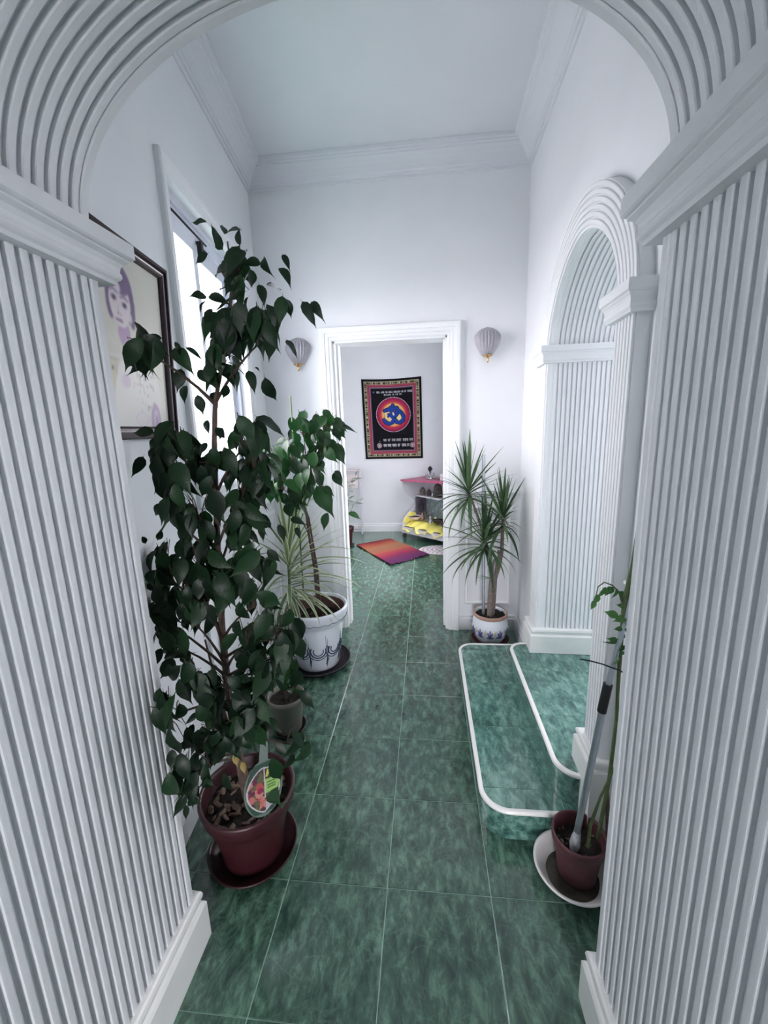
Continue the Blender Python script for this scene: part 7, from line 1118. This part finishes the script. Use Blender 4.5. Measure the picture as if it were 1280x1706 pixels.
# things on the middle shelf
def buddha_head(x, y, z, h, mtl, label, name='stone_bust'):
    m = MB(); m.lathe([(0, 0), (.26, 0), (.28, .06), (.20, .16), (.30, .30), (.36, .48), (.34, .66), (.24, .82), (.13, .90), (.11, .96), (.05, 1.0), (0, 1.0)], (0, 0, 0), 20, sx=1, sy=.85)
    m.box(-.05, .05, -.37, -.24, .42, .56, .02)
    for s in (-1, 1): m.box(s*.34 - .035, s*.34 + .035, -.05, .05, .30, .58, .02)
    m.v = [(x + a * h, y + b * h, z + c_ * h) for a, b, c_ in m.v]
    return tag(m.build(name, mtl), label, 'figurine')
buddha_head(-.045, 5.54, .5665, .105, M['stone2'], 'small grey carved head, leftmost on the shelf board')
buddha_head(.035, 5.47, .5665, .085, M['stone'], 'dark leaning carved head second from the left on the shelf board')
m = MB(); m.lathe([(0, 0), (.017, 0), (.019, .008), (.010, .02), (.016, .034), (.012, .048), (0, .055)], (.085, 5.40, .5665), 14); tag(m.build('tiny_figurine', M['silver']), 'tiny silver figurine between the carved heads on the shelf board', 'figurine')
m = MB(); m.lathe([(0, 0), (.054, 0), (.056, .03), (.055, .09), (.050, .135), (.036, .165), (.012, .18), (0, .18)], (.150, 5.31, .5665), 22, sx=1, sy=.5, flute=9, amp=.03)
m.lathe([(0, .0), (.016, .0), (.022, .03), (.015, .055), (.016, .08), (.010, .098), (0, .10)], (.150, 5.278, .585), 14); tag(m.build('stone_stele', M['stone']), 'large arched dark stone carving on the shelf board', 'figurine')
# behind the lower bay
MP = frame(-.01, 5.705, math.atan2(-.80, -.88))
m = MB(); m.M = MP; m.box(.03, .205, .022, .042, .20, .535, .003)
for q in (.035, .20): m.box(q - .008, q + .008, .040, .048, .20, .53, .002)
m.box(.03, .205, .040, .048, .20, .225, .002)
plq = m.build('carved_plaque', M['carved']); tag(plq, 'upright violet-grey carved plaque at the back of the shelf unit', 'plaque')
m = MB(); m.M = MP
for k in range(16):
    a = k * .9; r = .010 + .0032 * k; m.tube([(.118 + r * math.cos(a), .044, .40 + r * math.sin(a) * 1.5), (.118 + (r + .004) * math.cos(a + .9), .044, .40 + (r + .004) * math.sin(a + .9) * 1.5)], .006, 6)
rl = m.build('spiral_relief', M['blackres'], plq); rl['label'] = 'dark spiral relief on the plaque'
m = MB(); m.poly_prism([(.016, 5.645), (.244, 5.394), (.236, 5.386), (.008, 5.637)], .17, .53); rn = random.Random(12)
for k in range(46):
    f = rn.random(); zz = rn.uniform(.19, .51); px, py = .014 + .22 * f, 5.643 - .243 * f; m.lathe([(0, 0), (.012, .004), (.009, .016), (0, .020)], (px - .006, py - .010, zz), 6)
tag(m.build('mosaic_panel', M['crystal']), 'blue-grey encrusted panel beside the carved plaque', 'panel')
# yellow cloth draped over the base, bowls and trinkets on it
def cloth_pos(u, v):
    a = Vector((-.315, 5.41, 0)).lerp(Vector((.27, 4.885, 0)), u); inn = Vector((.15, .17, 0))
    p = a + inn * (1 - v) * 1.25 + Vector((-.016, -.018, 0)) * v
    sc = abs(math.sin(u * PI * 3.2 + .4)) ** .7
    z = .225 - .010 * math.sin(u * 11) if v < .45 else .225 - (v - .45) / .55 * (.045 + .075 * sc)
    z += .012 * math.sin(u * 34 + v * 5) * (.15 + v)
    q = p + Vector((.012 * math.sin(u * 30), -.010 * math.sin(u * 26), z)); q.x = min(q.x, .262); return q
nu, nv = 64, 18; P = [tuple(cloth_pos(i / (nu-1), j / (nv-1))) for j in range(nv) for i in range(nu)]
m = MB(); m.add(P, [(j*nu+i, j*nu+i+1, (j+1)*nu+i+1, (j+1)*nu+i) for j in range(nv-1) for i in range(nu-1)], True)
P2 = [tuple(Vector((-.310, 5.43, .19)).lerp(Vector((-.10, 5.56, .24)), u) + Vector((.0, .015 * math.sin(u * 9), .13 * v * math.sin(u * PI * .9 + .25) + .012 * math.sin(u * 20 + v * 6)))) for v in np.linspace(0, 1, 8) for u in np.linspace(0, 1, 20)]
m.add(P2, [(j*20+i, j*20+i+1, (j+1)*20+i+1, (j+1)*20+i) for j in range(7) for i in range(19)], True)
yc = m.build('yellow_cloth', M['yellow']); s_ = yc.modifiers.new('thickness', 'SOLIDIFY'); s_.thickness = .004; tag(yc, 'yellow satin cloth draped in swags over the shelf base', 'cloth')
m = MB()
P2 = [tuple(Vector((-.32, 5.52, .20)).lerp(Vector((-.10, 5.62, .30)), u) + Vector((0, .02 * math.sin(u * 9), .10 * v * math.sin(u * PI) + .02 * math.sin(u * 20 + v * 6)))) for v in np.linspace(0, 1, 8) for u in np.linspace(0, 1, 20)]
def bowl(x, y, z, r, h, mtl, label, fill=None, name='bowl'):
    m = MB(); m.lathe([(0, 0), (r*.5, 0), (r*.55, .004), (r*.9, h*.7), (r, h), (r*.95, h), (r*.82, h*.7), (r*.5, .008), (0, .008)], (x, y, z), 30)
    o = m.build(name, mtl); tag(o, label, 'bowl')
    if fill:
        f_ = MB(); f_.lathe([(0, h*.80), (r*.5, h*.84), (r*.86, h*.78)], (x, y, z), 24); q = f_.build('contents', fill, o); q['label'] = 'dark contents of the bowl'
bowl(-.155, 5.44, .248, .092, .045, M['paleware'], 'wide pale bowl with dark contents at the left end of the yellow cloth', M['soil'])
bowl(.145, 5.15, .248, .075, .055, M['blackres'], 'black bowl standing on the yellow cloth under the stone carving', M['stone'])
bowl(.22, 5.00, .246, .055, .06, M['brownpot'], 'small maroon bowl at the right end of the yellow cloth', M['soil'])
m = MB(); rn = random.Random(33)
for k in range(30):
    a = rn.uniform(0, 6.283); r = rn.uniform(.02, .09); zz = rn.uniform(.05, .13)
    m.tube([(.02, 5.33, .252), (.02 + r * .6 * math.cos(a), 5.33 + r * .6 * math.sin(a), .252 + zz * .7), (.02 + r * math.cos(a), 5.33 + r * math.sin(a), .252 + zz)], [.006, .0045, .002], 5)
m.lathe([(0, 0), (.04, 0), (.05, .02), (.038, .035), (0, .036)], (.02, 5.33, .246), 18)
tag(m.build('driftwood_ornament', M['stone2']), 'spiky brown-grey driftwood ornament in the middle of the yellow cloth', 'ornament')
m = MB(); m.lathe([(0, 0), (.020, 0), (.024, .010), (.014, .028), (.010, .05), (.016, .062), (.010, .078), (0, .082)], (.050, 5.215, .255), 16); m.lathe([(0, 0), (.03, 0), (.032, .01), (.0, .012)], (.050, 5.215, .246), 18); tag(m.build('silver_ornament', M['silver']), 'small silver ornament at the front of the yellow cloth', 'ornament')
m = MB(); m.lathe([(0, 0), (.018, 0), (.022, .02), (.016, .055), (.008, .075), (.010, .09), (0, .092)], (-.055, 5.43, .248), 16); tag(m.build('amber_bottle', M['terra']), 'small reddish bottle between the pale bowl and the driftwood', 'bottle')
m = MB(); m.lathe([(0, 0), (.022, 0), (.026, .016), (.02, .04), (.012, .05), (.013, .07), (.0, .074)], (.115, 5.235, .248), 16); tag(m.build('cream_vase', M['yellow']), 'small cream vase beside the black bowl', 'vase')
